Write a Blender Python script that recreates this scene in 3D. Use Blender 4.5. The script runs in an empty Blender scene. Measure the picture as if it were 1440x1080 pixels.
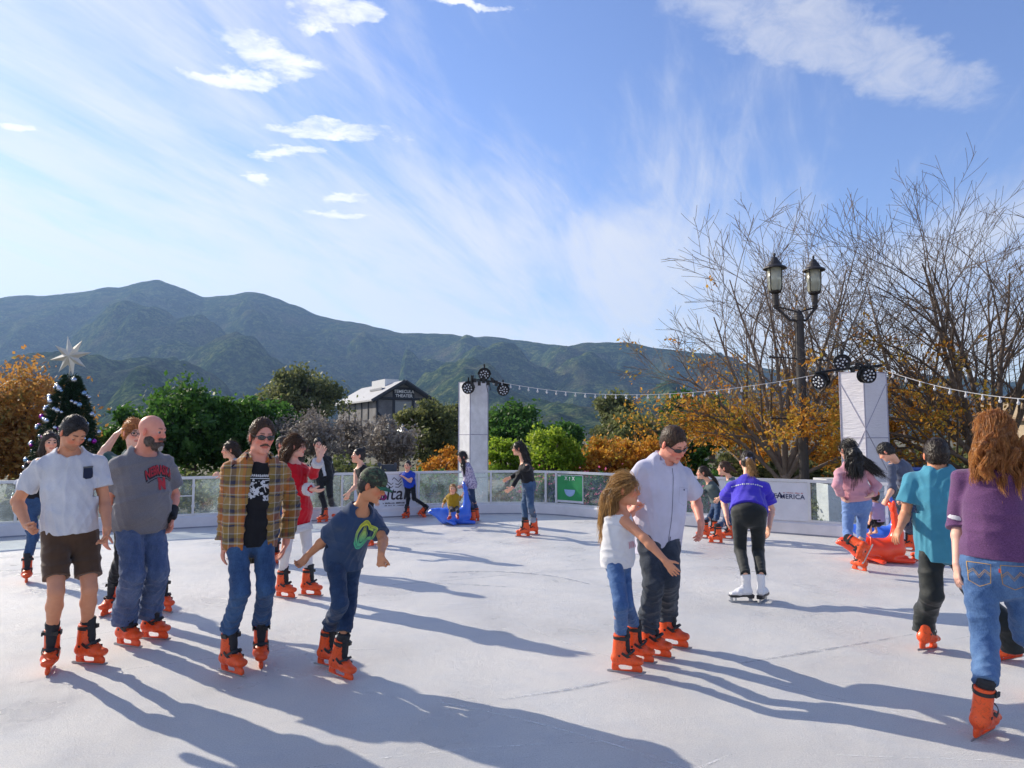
import bpy, bmesh, math, random
import numpy as np
from mathutils import Vector, Matrix
from mathutils.bvhtree import BVHTree
R = math.radians
random.seed(7)
S = bpy.context.scene
COL = S.collection
# ---------------------------------------------------------------- camera geometry
F, CX, CY, HC = 960.0, 720.0, 540.0, 1.72
TH = math.atan(75 / F)
def ray(px, py):
    x = (px - CX) / F; y = (CY - py) / F
    v = np.array([x, math.cos(TH) - y * math.sin(TH), math.sin(TH) + y * math.cos(TH)])
    return v / np.linalg.norm(v)
CAM = np.array([0, 0, HC])
def G(px, py, z=0.0):
    d = ray(px, py); return CAM + d * ((z - HC) / d[2])
def P(px, py, Y):
    d = ray(px, py); return CAM + d * (Y / d[1])
def nrm(v):
    v = np.asarray(v, float); n = np.linalg.norm(v); return v / n if n > 1e-9 else np.array([0, 0, 1.0])
def ik(par, L, px, py, sg):
    d = ray(px, py); o = par - CAM
    t = float(np.dot(o, d)); c = par - (CAM + d * t)
    h = L * L - float(np.dot(c, c))
    return CAM + d * (t + (sg * math.sqrt(h) if h > 0 else 0.0))
# ---------------------------------------------------------------- materials
MATS = {}
class NT:
    def __init__(s, name, disp=False):
        s.m = bpy.data.materials.new(name); s.m.use_nodes = True; s.t = s.m.node_tree; s.n = s.t.nodes; s.l = s.t.links
        s.b = s.n['Principled BSDF']; s.out = s.n['Material Output']
    def N(s, ty, **k):
        n = s.n.new(ty)
        for a, v in k.items():
            if a.startswith('i_'):
                key = a[2:].replace('_', ' ')
                n.inputs[key].default_value = v
            else: setattr(n, a, v)
        return n
    def L(s, a, b): s.l.new(a, b)
    def coord(s, kind='Object', scale=(1, 1, 1), rot=(0, 0, 0)):
        tc = s.N('ShaderNodeTexCoord'); mp = s.N('ShaderNodeMapping')
        if any(rot): mp.vector_type = 'TEXTURE'; scale = tuple(1 / q for q in scale)
        mp.inputs['Scale'].default_value = scale; mp.inputs['Rotation'].default_value = rot
        s.L(tc.outputs[kind], mp.inputs[0]); return mp.outputs[0]
    def noise(s, vec, sc, det=3, rough=.55, dist=0):
        n = s.N('ShaderNodeTexNoise'); n.inputs['Scale'].default_value = sc; n.inputs['Detail'].default_value = det
        n.inputs['Roughness'].default_value = rough; n.inputs['Distortion'].default_value = dist
        if vec: s.L(vec, n.inputs['Vector'])
        return n.outputs['Fac']
    def ramp(s, fac, stops, interp='LINEAR'):
        r = s.N('ShaderNodeValToRGB'); cr = r.color_ramp; cr.interpolation = interp
        while len(cr.elements) < len(stops): cr.elements.new(.5)
        for e, (p, c) in zip(cr.elements, stops):
            e.position = p; e.color = (c, c, c, 1) if isinstance(c, (int, float)) else (*c[:3], 1)
        s.L(fac, r.inputs[0]); return r.outputs[0]
    def mix(s, f, a, b, mode='MIX'):
        m = s.N('ShaderNodeMix', data_type='RGBA', blend_type=mode)
        for i, v in ((0, f), (6, a), (7, b)):
            sock = m.inputs[i]
            if hasattr(v, 'is_output'): s.L(v, sock)
            elif isinstance(v, (int, float)): sock.default_value = v if i == 0 else (v, v, v, 1)
            else: sock.default_value = (*v[:3], 1)
        return m.outputs[2]
    def math(s, op, a, b=0.0):
        m = s.N('ShaderNodeMath', operation=op)
        for sock, v in ((m.inputs[0], a), (m.inputs[1], b)):
            if hasattr(v, 'is_output'): s.L(v, sock)
            else: sock.default_value = v
        return m.outputs[0]
    def bump(s, h, st=.3, dist=.01):
        b = s.N('ShaderNodeBump'); b.inputs['Strength'].default_value = st; b.inputs['Distance'].default_value = dist
        s.L(h, b.inputs['Height']); s.L(b.outputs[0], s.b.inputs['Normal']); return b
    def set(s, **k):
        for a, v in k.items():
            key = a.replace('_', ' ')
            sock = s.b.inputs[key]
            if hasattr(v, 'is_output'): s.L(v, sock)
            elif isinstance(v, (tuple, list)): sock.default_value = (*v[:3], 1) if sock.type == 'RGBA' else v
            else: sock.default_value = v
def lin(r, g, b):
    f = lambda c: (c / 255 / 12.92) if c / 255 <= .04045 else ((c / 255 + .055) / 1.055) ** 2.4
    return (f(r), f(g), f(b))
def mat(name, col=None, rough=.6, metal=0, var=.12, vs=6, bump=0, bs=80, bd=.004, trans=0, **k):
    if name in MATS: return MATS[name]
    n = NT(name); v = n.coord()
    c = tuple(col)
    f = n.noise(v, vs, 4, .6)
    lo = tuple(x * (1 - var) for x in c); hi = tuple(min(1, x * (1 + var)) for x in c)
    n.set(Base_Color=n.ramp(f, [(.3, lo), (.7, hi)]), Roughness=rough, Metallic=metal, **k)
    if bump: n.bump(n.noise(v, bs, 3), bump, bd)
    if trans: transl(n, trans, hi)
    MATS[name] = n.m; return n.m
def transl(n, f, col):
    t = n.N('ShaderNodeBsdfTranslucent')
    if hasattr(col, 'is_output'): n.L(col, t.inputs[0])
    else: t.inputs[0].default_value = (*col[:3], 1)
    m = n.N('ShaderNodeMixShader'); m.inputs[0].default_value = f
    n.L(n.b.outputs[0], m.inputs[1]); n.L(t.outputs[0], m.inputs[2]); n.L(m.outputs[0], n.out.inputs[0])
def cloth(name, col, weave=260, heather=0, rough=.88):
    if name in MATS: return MATS[name]
    n = NT(name); v = n.coord()
    c = tuple(col)
    f = n.noise(v, 5, 3); base = n.ramp(f, [(.3, tuple(x * .88 for x in c)), (.7, tuple(min(1, x * 1.1) for x in c))])
    if heather:
        v2 = n.coord(scale=(1, 1, 4)); g = n.noise(v2, 130, 3, .7)
        base = n.mix(heather, base, n.ramp(g, [(.35, tuple(x * .35 for x in c)), (.65, tuple(min(1, x * 1.7) for x in c))]))
    n.set(Base_Color=base, Roughness=rough, Sheen_Weight=.25, Specular_IOR_Level=.2)
    w = n.math('ADD', n.noise(v, weave, 2), n.math('MULTIPLY', n.noise(v, 22, 3), 1.5)); n.bump(w, .35, .006)
    MATS[name] = n.m; return n.m
def denim(name, col, fade=None):
    if name in MATS: return MATS[name]
    n = NT(name); v = n.coord(); fade = fade or tuple(min(1, x * 2.4) for x in col)
    f = n.noise(n.coord(scale=(1.6, 1.6, .7)), 5, 4, .6); base = n.ramp(f, [(.35, col), (.72, fade)])
    g = n.noise(n.coord(scale=(1, 1, .3)), 220, 2); base = n.mix(.25, base, n.ramp(g, [(.35, tuple(x * .5 for x in col)), (.65, fade)]))
    n.set(Base_Color=base, Roughness=.85, Sheen_Weight=.15, Specular_IOR_Level=.2)
    n.bump(n.math('ADD', n.noise(v, 300, 2), n.math('MULTIPLY', n.noise(n.coord(scale=(1, 1, 2.6)), 16, 4), 3)), .45, .007)
    MATS[name] = n.m; return n.m
def skinmat():
    if 'skin' in MATS: return MATS['skin']
    n = NT('skin'); a = n.N('ShaderNodeAttribute', attribute_name='Col'); v = n.coord()
    base = n.mix(.35, a.outputs['Color'], n.ramp(n.noise(v, 30, 4), [(.3, (.8, .74, .72)), (.7, (1.0, 1.0, 1.0))]), 'MULTIPLY')
    n.set(Base_Color=base, Roughness=.5, Subsurface_Weight=.12, Subsurface_Radius=(.012, .004, .002), Specular_IOR_Level=.35)
    n.b.inputs['Subsurface Scale'].default_value = 1.0
    n.b.inputs['Subsurface Radius'].default_value = (.012, .004, .002)
    n.bump(n.noise(v, 260, 3), .15, .002)
    MATS['skin'] = n.m; return n.m
def hairmat(name, dark, light, tr=.25):
    if name in MATS: return MATS[name]
    n = NT(name); f = n.noise(n.coord(scale=(1, 1, .16)), 110, 4, .7, .6); g = n.noise(n.coord(), 9, 2)
    base = n.mix(g, n.ramp(f, [(.35, dark), (.65, light)]), n.ramp(f, [(.45, dark), (.8, light)]))
    n.set(Base_Color=base, Roughness=.42, Sheen_Weight=.1); n.bump(f, .6, .006)
    transl(n, tr, light)
    MATS[name] = n.m; return n.m
# ---------------------------------------------------------------- objects
def tag(o, label=None, cat=None, group=None, kind=None):
    if label: o['label'] = label
    if cat: o['category'] = cat
    if group: o['group'] = group
    if kind: o['kind'] = kind
    return o
def empty(name, loc, label=None, cat=None, group=None, rz=0):
    o = bpy.data.objects.new(name, None); COL.objects.link(o); o.location = tuple(loc); o.rotation_euler[2] = rz
    o.empty_display_size = .2
    return tag(o, label, cat, group)
def npmesh(name, V, Q, mats, parent=None, smooth=True, col=None, fm=None, origin=None, label=None):
    """V (n,3) world positions, Q list/array of faces; origin = location the object gets (default parent's)"""
    V = np.asarray(V, float)
    me = bpy.data.meshes.new(name)
    o = bpy.data.objects.new(name, me); COL.objects.link(o)
    loc = np.zeros(3)
    if parent is not None and origin is None: loc = np.array(parent.matrix_basis.translation) if parent.parent is None else np.zeros(3)
    if origin is not None: loc = np.asarray(origin, float)
    Vl = V - loc
    if isinstance(Q, np.ndarray) and Q.ndim == 2:
        k = Q.shape[1]; nq = len(Q)
        me.vertices.add(len(Vl)); me.vertices.foreach_set('co', Vl.astype(np.float32).ravel())
        me.loops.add(nq * k); me.loops.foreach_set('vertex_index', Q.astype(np.int32).ravel())
        me.polygons.add(nq); me.polygons.foreach_set('loop_start', np.arange(0, nq * k, k, dtype=np.int32))
        try: me.polygons.foreach_set('loop_total', np.full(nq, k, dtype=np.int32))
        except Exception: pass
        me.update(calc_edges=True)
    else:
        me.from_pydata([tuple(v) for v in Vl], [], [tuple(int(i) for i in q) for q in Q])
    if not isinstance(mats, (list, tuple)): mats = [mats]
    for m in mats: me.materials.append(m)
    if fm is not None: me.polygons.foreach_set('material_index', np.asarray(fm, np.int32))
    me.polygons.foreach_set('use_smooth', np.full(len(me.polygons), bool(smooth)))
    if col is not None:
        a = me.color_attributes.new('Col', 'FLOAT_COLOR', 'POINT')
        c = np.ones((len(Vl), 4), np.float32); c[:, :3] = col; a.data.foreach_set('color', c.ravel())
    me.update()
    if parent is not None: o.parent = parent
    elif origin is not None: o.location = tuple(loc)
    if label: o['label'] = label
    return o
class MB:
    """simple mesh collector: boxes, tubes, lathes, ribbons"""
    def __init__(s): s.V = []; s.Q = []; s.M = []
    def add(s, V, Q, m=0):
        b = len(s.V); s.V += [tuple(float(c) for c in v) for v in V]; s.Q += [tuple(b + i for i in q) for q in Q]; s.M += [m] * len(Q)
    def box(s, c, e, m=0, rot=None, bev=0):
        x, y, z = e; pts = np.array([(a * x / 2, b * y / 2, d * z / 2) for a in (-1, 1) for b in (-1, 1) for d in (-1, 1)])
        if rot is not None: pts = pts @ np.array(rot).T
        s.add(pts + np.array(c), [(0, 1, 3, 2), (4, 6, 7, 5), (0, 4, 5, 1), (2, 3, 7, 6), (0, 2, 6, 4), (1, 5, 7, 3)], m)
    def tube(s, pts, rad, n=8, m=0, caps=True, flat=None):
        pts = [np.asarray(p, float) for p in pts]
        if not hasattr(rad, '__len__'): rad = [rad] * len(pts)
        V = []; u = None
        for i, p in enumerate(pts):
            t = nrm(pts[min(i + 1, len(pts) - 1)] - pts[max(i - 1, 0)])
            if u is None:
                u = np.cross(t, [0, 0, 1.0] if abs(t[2]) < .9 else [1.0, 0, 0])
            u = nrm(u - t * np.dot(u, t)); w = np.cross(t, u)
            for k in range(n):
                a = 2 * math.pi * k / n; V.append(p + rad[i] * (math.cos(a) * u + math.sin(a) * w))
        Q = []
        for i in range(len(pts) - 1):
            for k in range(n):
                a = i * n + k; b = i * n + (k + 1) % n; Q.append((a, b, b + n, a + n))
        if caps: Q.append(tuple(range(n))[::-1]); Q.append(tuple((len(pts) - 1) * n + k for k in range(n)))
        s.add(V, Q, m)
    def lathe(s, prof, c=(0, 0, 0), n=16, m=0, axis=None):
        c = np.array(c, float); V = []
        if axis is None: ax = np.array([0, 0, 1.0])
        else: ax = nrm(axis)
        u = nrm(np.cross(ax, [0, 1.0, 0.01] if abs(ax[1]) < .9 else [1.0, 0, 0])); w = np.cross(ax, u)
        for r, z in prof:
            for k in range(n):
                a = 2 * math.pi * k / n; V.append(c + ax * z + r * (math.cos(a) * u + math.sin(a) * w))
        Q = []
        for i in range(len(prof) - 1):
            for k in range(n):
                a = i * n + k; b = i * n + (k + 1) % n; Q.append((a, b, b + n, a + n))
        Q.append(tuple(range(n))[::-1]); Q.append(tuple((len(prof) - 1) * n + k for k in range(n)))
        s.add(V, Q, m)
    def build(s, name, mats, parent=None, origin=None, smooth=False, bevel=0, label=None):
        o = npmesh(name, np.array(s.V), s.Q, mats, parent, smooth, None, s.M if isinstance(mats, (list, tuple)) and len(mats) > 1 else None, origin, label)
        bm = bmesh.new(); bm.from_mesh(o.data); bmesh.ops.recalc_face_normals(bm, faces=bm.faces)
        if bevel: bmesh.ops.bevel(bm, geom=bm.edges[:], offset=bevel, segments=2, profile=.7, affect='EDGES', clamp_overlap=True)
        bm.to_mesh(o.data); bm.free()
        return o
# ---------------------------------------------------------------- implicit surfaces
def ec(a, b, ra, rb=None, u=None, fa=0, fb=0, k=.02, op='+', fold=None, rn=None):
    a = np.asarray(a, float); b = np.asarray(b, float)
    if not hasattr(ra, '__len__'): ra = (ra, ra)
    if rb is None: rb = ra
    if not hasattr(rb, '__len__'): rb = (rb, rb)
    L = np.linalg.norm(b - a)
    n = (b - a) / L if L > 1e-6 else np.array([0, 0, 1.0])
    if u is None: u = np.cross(n, [0, 0, 1.0] if abs(n[2]) < .9 else [1.0, 0, 0])
    u = np.asarray(u, float); u = nrm(u - n * np.dot(u, n)); v = np.cross(n, u)
    return dict(a=a, b=b, ra=ra, rb=rb, n=n, u=u, v=v, L=max(L, 1e-6), fa=fa, fb=fb, k=k, op=op, fold=fold, rn=rn)
def ell(c, r, f, up, k=.02, op='+'):
    """ellipsoid radii (lateral, front, up) in frame f/up"""
    c = np.asarray(c, float); up = nrm(up); f = nrm(np.asarray(f) - up * np.dot(f, up)); lat = np.cross(f, up)
    p = ec(c - up * 1e-4, c + up * 1e-4, (r[0], r[1]), (r[0], r[1]), u=lat, k=k, op=op, rn=r[2]); return p
def evp(p, X, Y, Z):
    a, n, u, v, L = p['a'], p['n'], p['u'], p['v'], p['L']
    dx = X - a[0]; dy = Y - a[1]; dz = Z - a[2]
    h = dx * n[0] + dy * n[1] + dz * n[2]
    t = np.clip(h / L, 0, 1)
    du = dx * u[0] + dy * u[1] + dz * u[2]; dv = dx * v[0] + dy * v[1] + dz * v[2]
    dn = h - t * L
    ru = p['ra'][0] + (p['rb'][0] - p['ra'][0]) * t; rv = p['ra'][1] + (p['rb'][1] - p['ra'][1]) * t
    if p['fold']:
        A, fr, ph = p['fold'][:3]; e = p['fold'][3] if len(p['fold']) > 3 else 0
        w = np.sin(h * fr * 6.283 + ph + 1.1 * np.sin(np.arctan2(dv, du) * 2 + ph) + 2 * np.sin(h * 9 + ph))
        g = A * (1 - np.abs(w)) * (t ** e if e else 1)
        ru = ru + g; rv = rv + g
    rn = p['rn'] if p['rn'] else np.minimum(ru, rv)
    qa = du / ru; qb = dv / rv; qc = dn / rn
    k0 = np.sqrt(qa * qa + qb * qb + qc * qc) + 1e-9
    k1 = np.sqrt((qa / ru) ** 2 + (qb / rv) ** 2 + (qc / rn) ** 2) + 1e-9
    d = k0 * (k0 - 1) / k1
    if p['fa']: d = np.maximum(d, -h)
    if p['fb']: d = np.maximum(d, h - L)
    return d
def smin(a, b, k):
    h = np.clip(.5 + .5 * (a - b) / k, 0, 1); return a + (b - a) * h - k * h * (1 - h)
def rng_of(prims):
    lo = np.full(3, 1e9); hi = -lo
    for p in prims:
        if p['op'] != '+': continue
        r = max(*p['ra'], *p['rb'], p['rn'] or 0) + .02
        lo = np.minimum(lo, np.minimum(p['a'], p['b']) - r); hi = np.maximum(hi, np.maximum(p['a'], p['b']) + r)
    return lo, hi
def field(prims, res, noise=None, clips=()):
    lo, hi = rng_of(prims); dim = np.ceil((hi - lo) / res).astype(int) + 3; lo = lo - res
    ax = [np.arange(dim[i], dtype=np.float32) * np.float32(res) + np.float32(lo[i]) for i in range(3)]
    D = np.full(tuple(dim), .2, np.float32)
    for p in prims:
        m = max(*p['ra'], *p['rb'], p['rn'] or 0) + p['k'] + 2 * res + (p['fold'][0] if p['fold'] else 0)
        l = np.floor((np.minimum(p['a'], p['b']) - m - lo) / res).astype(int); h = np.ceil((np.maximum(p['a'], p['b']) + m - lo) / res).astype(int)
        l = np.maximum(l, 0); h = np.minimum(h, dim)
        if np.any(h <= l): continue
        sl = tuple(slice(l[i], h[i]) for i in range(3))
        X = ax[0][sl[0]][:, None, None]; Y = ax[1][sl[1]][None, :, None]; Z = ax[2][sl[2]][None, None, :]
        d = evp(p, X, Y, Z).astype(np.float32)
        if p['op'] == '+': D[sl] = smin(D[sl], d, p['k'])
        elif p['op'] == '-': D[sl] = -smin(-D[sl], d, p['k'])
    for (c, n) in clips:
        pl = (ax[0][:, None, None] - c[0]) * n[0] + (ax[1][None, :, None] - c[1]) * n[1] + (ax[2][None, None, :] - c[2]) * n[2]
        D = np.maximum(D, pl.astype(np.float32))
    if noise:
        A, fr, seed = noise[:3]; zs = noise[3] if len(noise) > 3 else 1.0
        I = np.nonzero(np.abs(D) < max(.03, A * 2.5)); x = ax[0][I[0]]; y = ax[1][I[1]]; z = ax[2][I[2]] * zs
        rs = np.random.RandomState(seed); g = np.zeros(len(x), np.float32)
        for o in range(4):
            q = rs.randn(3); q = q / np.linalg.norm(q) * fr * (1.6 ** o) * 6.283; q2 = rs.randn(3) * fr * 3.2
            ph = rs.rand(2) * 6.28
            g += (1 - 2 * np.abs(np.sin(.5 * (x * q[0] + y * q[1] + z * q[2]) + ph[0] + 1.4 * np.sin(x * q2[0] + y * q2[1] + z * q2[2] + ph[1])))) / (1.5 ** o)
        D[I] -= A * g / 2
        for p in prims:
            if p['op'] != '+' or not (p['fa'] or p['fb']): continue
            dx, dy, dz = x - p['a'][0], y - p['a'][1], z / zs - p['a'][2]; h = dx * p['n'][0] + dy * p['n'][1] + dz * p['n'][2]
            du = (dx * p['u'][0] + dy * p['u'][1] + dz * p['u'][2]) / (max(p['ra'][0], p['rb'][0]) + A); dv = (dx * p['v'][0] + dy * p['v'][1] + dz * p['v'][2]) / (max(p['ra'][1], p['rb'][1]) + A)
            near = du * du + dv * dv < 1.5
            if p['fb']: mk = near & (h > p['L'] - .03) & (h < p['L'] + .06); J_ = (I[0][mk], I[1][mk], I[2][mk]); D[J_] = np.maximum(D[J_], (h - p['L'])[mk])
            if p['fa']: mk = near & (h < .03) & (h > -.06); J_ = (I[0][mk], I[1][mk], I[2][mk]); D[J_] = np.maximum(D[J_], (-h)[mk])
    return D, lo, res
def nets(D, lo, res, relax=1):
    s = D < 0; a = s.astype(np.int8)
    c = a[:-1] + a[1:]; c = c[:, :-1] + c[:, 1:]; c = c[:, :, :-1] + c[:, :, 1:]
    act = (c > 0) & (c < 8); I = np.argwhere(act); n = len(I)
    idx = np.full(act.shape, -1, np.int32); idx[act] = np.arange(n)
    cn = [(i, j, k) for i in (0, 1) for j in (0, 1) for k in (0, 1)]
    vals = {o: D[I[:, 0] + o[0], I[:, 1] + o[1], I[:, 2] + o[2]] for o in cn}
    acc = np.zeros((n, 3)); cnt = np.zeros(n)
    for o in cn:
        for axn in range(3):
            if o[axn] == 0:
                q = list(o); q[axn] = 1; q = tuple(q); va, vb = vals[o], vals[q]
                m = (va < 0) != (vb < 0); t = np.where(m, va / np.where(m, va - vb, 1), 0)
                pt = np.tile(np.array(o, float), (n, 1)); pt[:, axn] += t
                acc += pt * m[:, None]; cnt += m
    V = (I + acc / cnt[:, None]) * res + lo
    Qs = []
    for axn in range(3):
        s0 = [slice(None)] * 3; s1 = [slice(None)] * 3; s0[axn] = slice(0, -1); s1[axn] = slice(1, None)
        ch = s[tuple(s0)] != s[tuple(s1)]; E = np.argwhere(ch)
        b, d = [(1, 2), (2, 0), (0, 1)][axn]
        E = E[(E[:, b] > 0) & (E[:, d] > 0)]
        E = E[(E[:, b] < D.shape[b] - 1) & (E[:, d] < D.shape[d] - 1)]
        ins = s[E[:, 0], E[:, 1], E[:, 2]]
        def g(ob, od):
            q = E.copy(); q[:, b] -= ob; q[:, d] -= od; return idx[q[:, 0], q[:, 1], q[:, 2]]
        q = np.stack([g(1, 1), g(0, 1), g(0, 0), g(1, 0)], 1); q[~ins] = q[~ins][:, ::-1]; Qs.append(q)
    Q = np.concatenate(Qs); Q = Q[(Q >= 0).all(1)]
    for _ in range(relax):
        sm = np.zeros_like(V); ct = np.zeros(n)
        for i in range(4):
            for j in ((i + 1) % 4, (i + 3) % 4):
                for ax_ in range(3): sm[:, ax_] += np.bincount(Q[:, i], V[Q[:, j], ax_], n)
                ct += np.bincount(Q[:, i], minlength=n)
        V = np.where(ct[:, None] > 0, .5 * V + .5 * sm / np.maximum(ct, 1)[:, None], V)
    return V, Q
def sdf(name, prims, res, m, parent, noise=None, clips=(), paint=None, base=None, relax=1, label=None, origin=None, keep=True):
    D, lo, r = field(prims, res, noise, clips); V, Q = nets(D, lo, r, relax)
    col = None
    if base is not None:
        col = np.tile(np.array(base, float), (len(V), 1))
        for (pp, c, soft) in (paint or []):
            d = evp(pp, V[:, 0], V[:, 1], V[:, 2]); w = np.clip(.5 - d / soft, 0, 1)[:, None]; col = col * (1 - w) + np.array(c) * w
    o = npmesh(name, V, Q, m, parent, True, col, None, origin, label)
    o['_n'] = 0; del o['_n']
    return o, V, Q
# ---------------------------------------------------------------- people
UP = np.array([0, 0, 1.0])
def hd(deg, pitch=0):
    a = R(deg); p = R(pitch); return np.array([math.cos(a) * math.cos(p), math.sin(a) * math.cos(p), -math.sin(p)])
def latof(deg, phi=0):
    a = R(deg); p = np.array([-math.sin(a), math.cos(a), 0.0])
    if p[0] < -1e-3 or (abs(p[0]) <= 1e-3 and p[1] < 0): p = -p
    return rodr(p, UP, R(phi))
TT = {'m': ([-.16, 0, .28, .60, .84, 1.0], [.10, .154, .136, .158, .138, .060], [.085, .108, .100, .116, .088, .055]),
      'f': ([-.16, 0, .30, .60, .84, 1.0], [.10, .164, .120, .136, .118, .050], [.088, .114, .088, .112, .080, .052])}
TT['c'] = TT['m']
def rodr(v, ax, a):
    return v * math.cos(a) + np.cross(ax, v) * math.sin(a) + ax * np.dot(ax, v) * (1 - math.cos(a))
class J: pass
def joints(sp):
    j = J(); h = sp['h']; s = h / 1.75; j.s = s; j.h = h; j.g = sp.get('g', 'm'); j.bk = sp.get('bulk', 1.0); j.sp = sp
    j.ss = sp.get('ss', .5 + .5 * s)          # skate scale
    gp = [G(f[0], f[1]) for f in (sp['fL'], sp['fR']) if f and (len(f) < 6 or f[5] is None)]
    B = np.mean(gp, 0) if gp else np.zeros(3)
    j.Y = sp.get('Y', B[1]); j.B = np.array([B[0], B[1], 0]) if gp else P(*sp['pel'][:2], j.Y) * [1, 1, 0]
    if 'base' in sp: j.B = np.array(sp['base'])
    def pt(t): return P(t[0], t[1], j.Y + (t[2] if len(t) > 2 else 0))
    j.N = pt(sp['neck']); j.Pv = pt(sp['pel'])
    bh = sp['bh']; hh = sp.get('hh', bh)
    ph = math.degrees(math.atan2(-j.Pv[0], j.Pv[1])); j.ph = ph      # headings are given relative to the line of sight
    j.f = hd(bh + ph); j.hf = hd(hh + ph); j.lat = latof(bh, ph); j.hlat = latof(hh, ph)
    sp_n = nrm(j.N - j.Pv); j.sn = sp_n
    j.lat = nrm(j.lat - sp_n * np.dot(j.lat, sp_n)); tl = sp.get('tilt', 0)
    if tl: j.lat = rodr(j.lat, np.array([0, 1.0, 0]), R(tl))
    j.f = nrm(np.cross(sp_n, j.lat)); j.f = j.f if np.dot(j.f, hd(bh + ph)) > 0 else -j.f
    sw = (sp.get('sw', .105) - .008) * h
    dn = -sp_n * .050 * h
    j.S = [j.N + dn - j.lat * sw, j.N + dn + j.lat * sw]
    for i, q in enumerate(('sL', 'sR')):
        if q in sp: j.S[i] = pt(sp[q])
    hw = .052 * h * (1.1 if j.g == 'f' else 1)
    j.H = [j.Pv - j.hlat * hw, j.Pv + j.hlat * hw]
    j.E = []; j.W = []; j.T = []
    for i, q in enumerate(('aL', 'aR')):
        a = sp[q]; e = ik(j.S[i], .175 * h, *a[0]); w = ik(e, .148 * h, *a[1]); w = e + nrm(w - e) * min(np.linalg.norm(w - e), .19 * h)
        tx = a[2]; t = ik(w, .1 * h, tx[0], tx[1], tx[2] if len(tx) > 2 else 0); j.E.append(e); j.W.append(w); j.T.append(t)
    j.A = []; j.K = []; j.FM = []; j.CT = []
    for i, q in enumerate(('L', 'R')):
        f = sp['f' + q]
        px, py, hdg, pit, rol = (list(f) + [0, 0, 0])[:5]
        c = G(px, py) if len(f) < 6 or f[5] is None else P(px, py, f[5])
        M = Matrix.Translation(c) @ Matrix.Rotation(R(hdg + ph), 4, 'Z') @ Matrix.Rotation(R(pit), 4, 'Y') @ Matrix.Rotation(R(rol), 4, 'X') @ Matrix.Scale(j.ss, 4)
        j.FM.append(M); A = np.array(M @ Vector((-.045, 0, .15))); j.A.append(A); j.CT.append(np.array(M @ Vector((-.038, 0, .315))))
        k = sp['k' + q]; K = ik(j.H[i], .245 * h, *k)
        j.K.append(K)
    hp = sp['head']; j.C = P(hp[0], hp[1], j.Y + hp[2]); j.hs = s ** .45 * (hp[6] if len(hp) > 6 else 1)
    j.hfw = hd(hp[3] + ph, hp[4]); j.hlatv = nrm(np.cross(j.hfw, UP)); j.hup = np.cross(j.hlatv, j.hfw)
    if len(hp) > 5 and hp[5]:
        j.hup = rodr(j.hup, j.hfw, R(hp[5])); j.hlatv = np.cross(j.hfw, j.hup)
    return j
def HP(j, l, f, u): return j.C + (j.hlatv * l + j.hfw * f + j.hup * u) * j.hs
def station(j, t, infl=0, drape=0):
    ts, a, b = TT[j.g]; s = j.s * j.bk
    ru = np.interp(t, ts, a) * s; rv = np.interp(t, ts, b) * s
    if drape: 
        ru = ru * (1 - drape) + drape * max(ru, np.interp(min(t, .6), [0, .6], [a[1], a[3]]) * s) if t < .6 else ru
        rv = rv * (1 - drape) + drape * max(rv, np.interp(min(t, .6), [0, .6], [b[1], b[3]]) * s) if t < .6 else rv
    bl = j.sp.get('belly', 0) * math.exp(-((t - .25) / .22) ** 2)
    rv += bl * .5
    c = j.Pv + ((j.N - j.Pv) * t if t > 0 else UP * (t * np.linalg.norm(j.N - j.Pv))) + j.f * (bl * .5) + j.f * j.sp.get('bend', 0) * (-4 * t * (1 - t))
    w = min(max(t, 0), 1); u = nrm(j.hlat * (1 - w) + j.lat * w)
    return c, (ru + infl, rv + infl), u
def torso(j, t0, t1, infl=0, drape=0, flat0=0, flat1=0, k=.04, widen=0, op='+', fold=None):
    ts = [t0] + [t for t in (-.16, 0, .14, .28, .45, .60, .74, .84, .93) if t0 + .03 < t < t1 - .03] + [t1]
    out = []
    for i in range(len(ts) - 1):
        a = station(j, ts[i], infl + widen * max(0, .5 - ts[i]), drape); b = station(j, ts[i + 1], infl + widen * max(0, .5 - ts[i + 1]), drape)
        out.append(ec(a[0], b[0], a[1], b[1], u=a[2], fa=flat0 if i == 0 else 0, fb=flat1 if i == len(ts) - 2 else 0, k=k, op=op, fold=fold))
    return out
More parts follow.
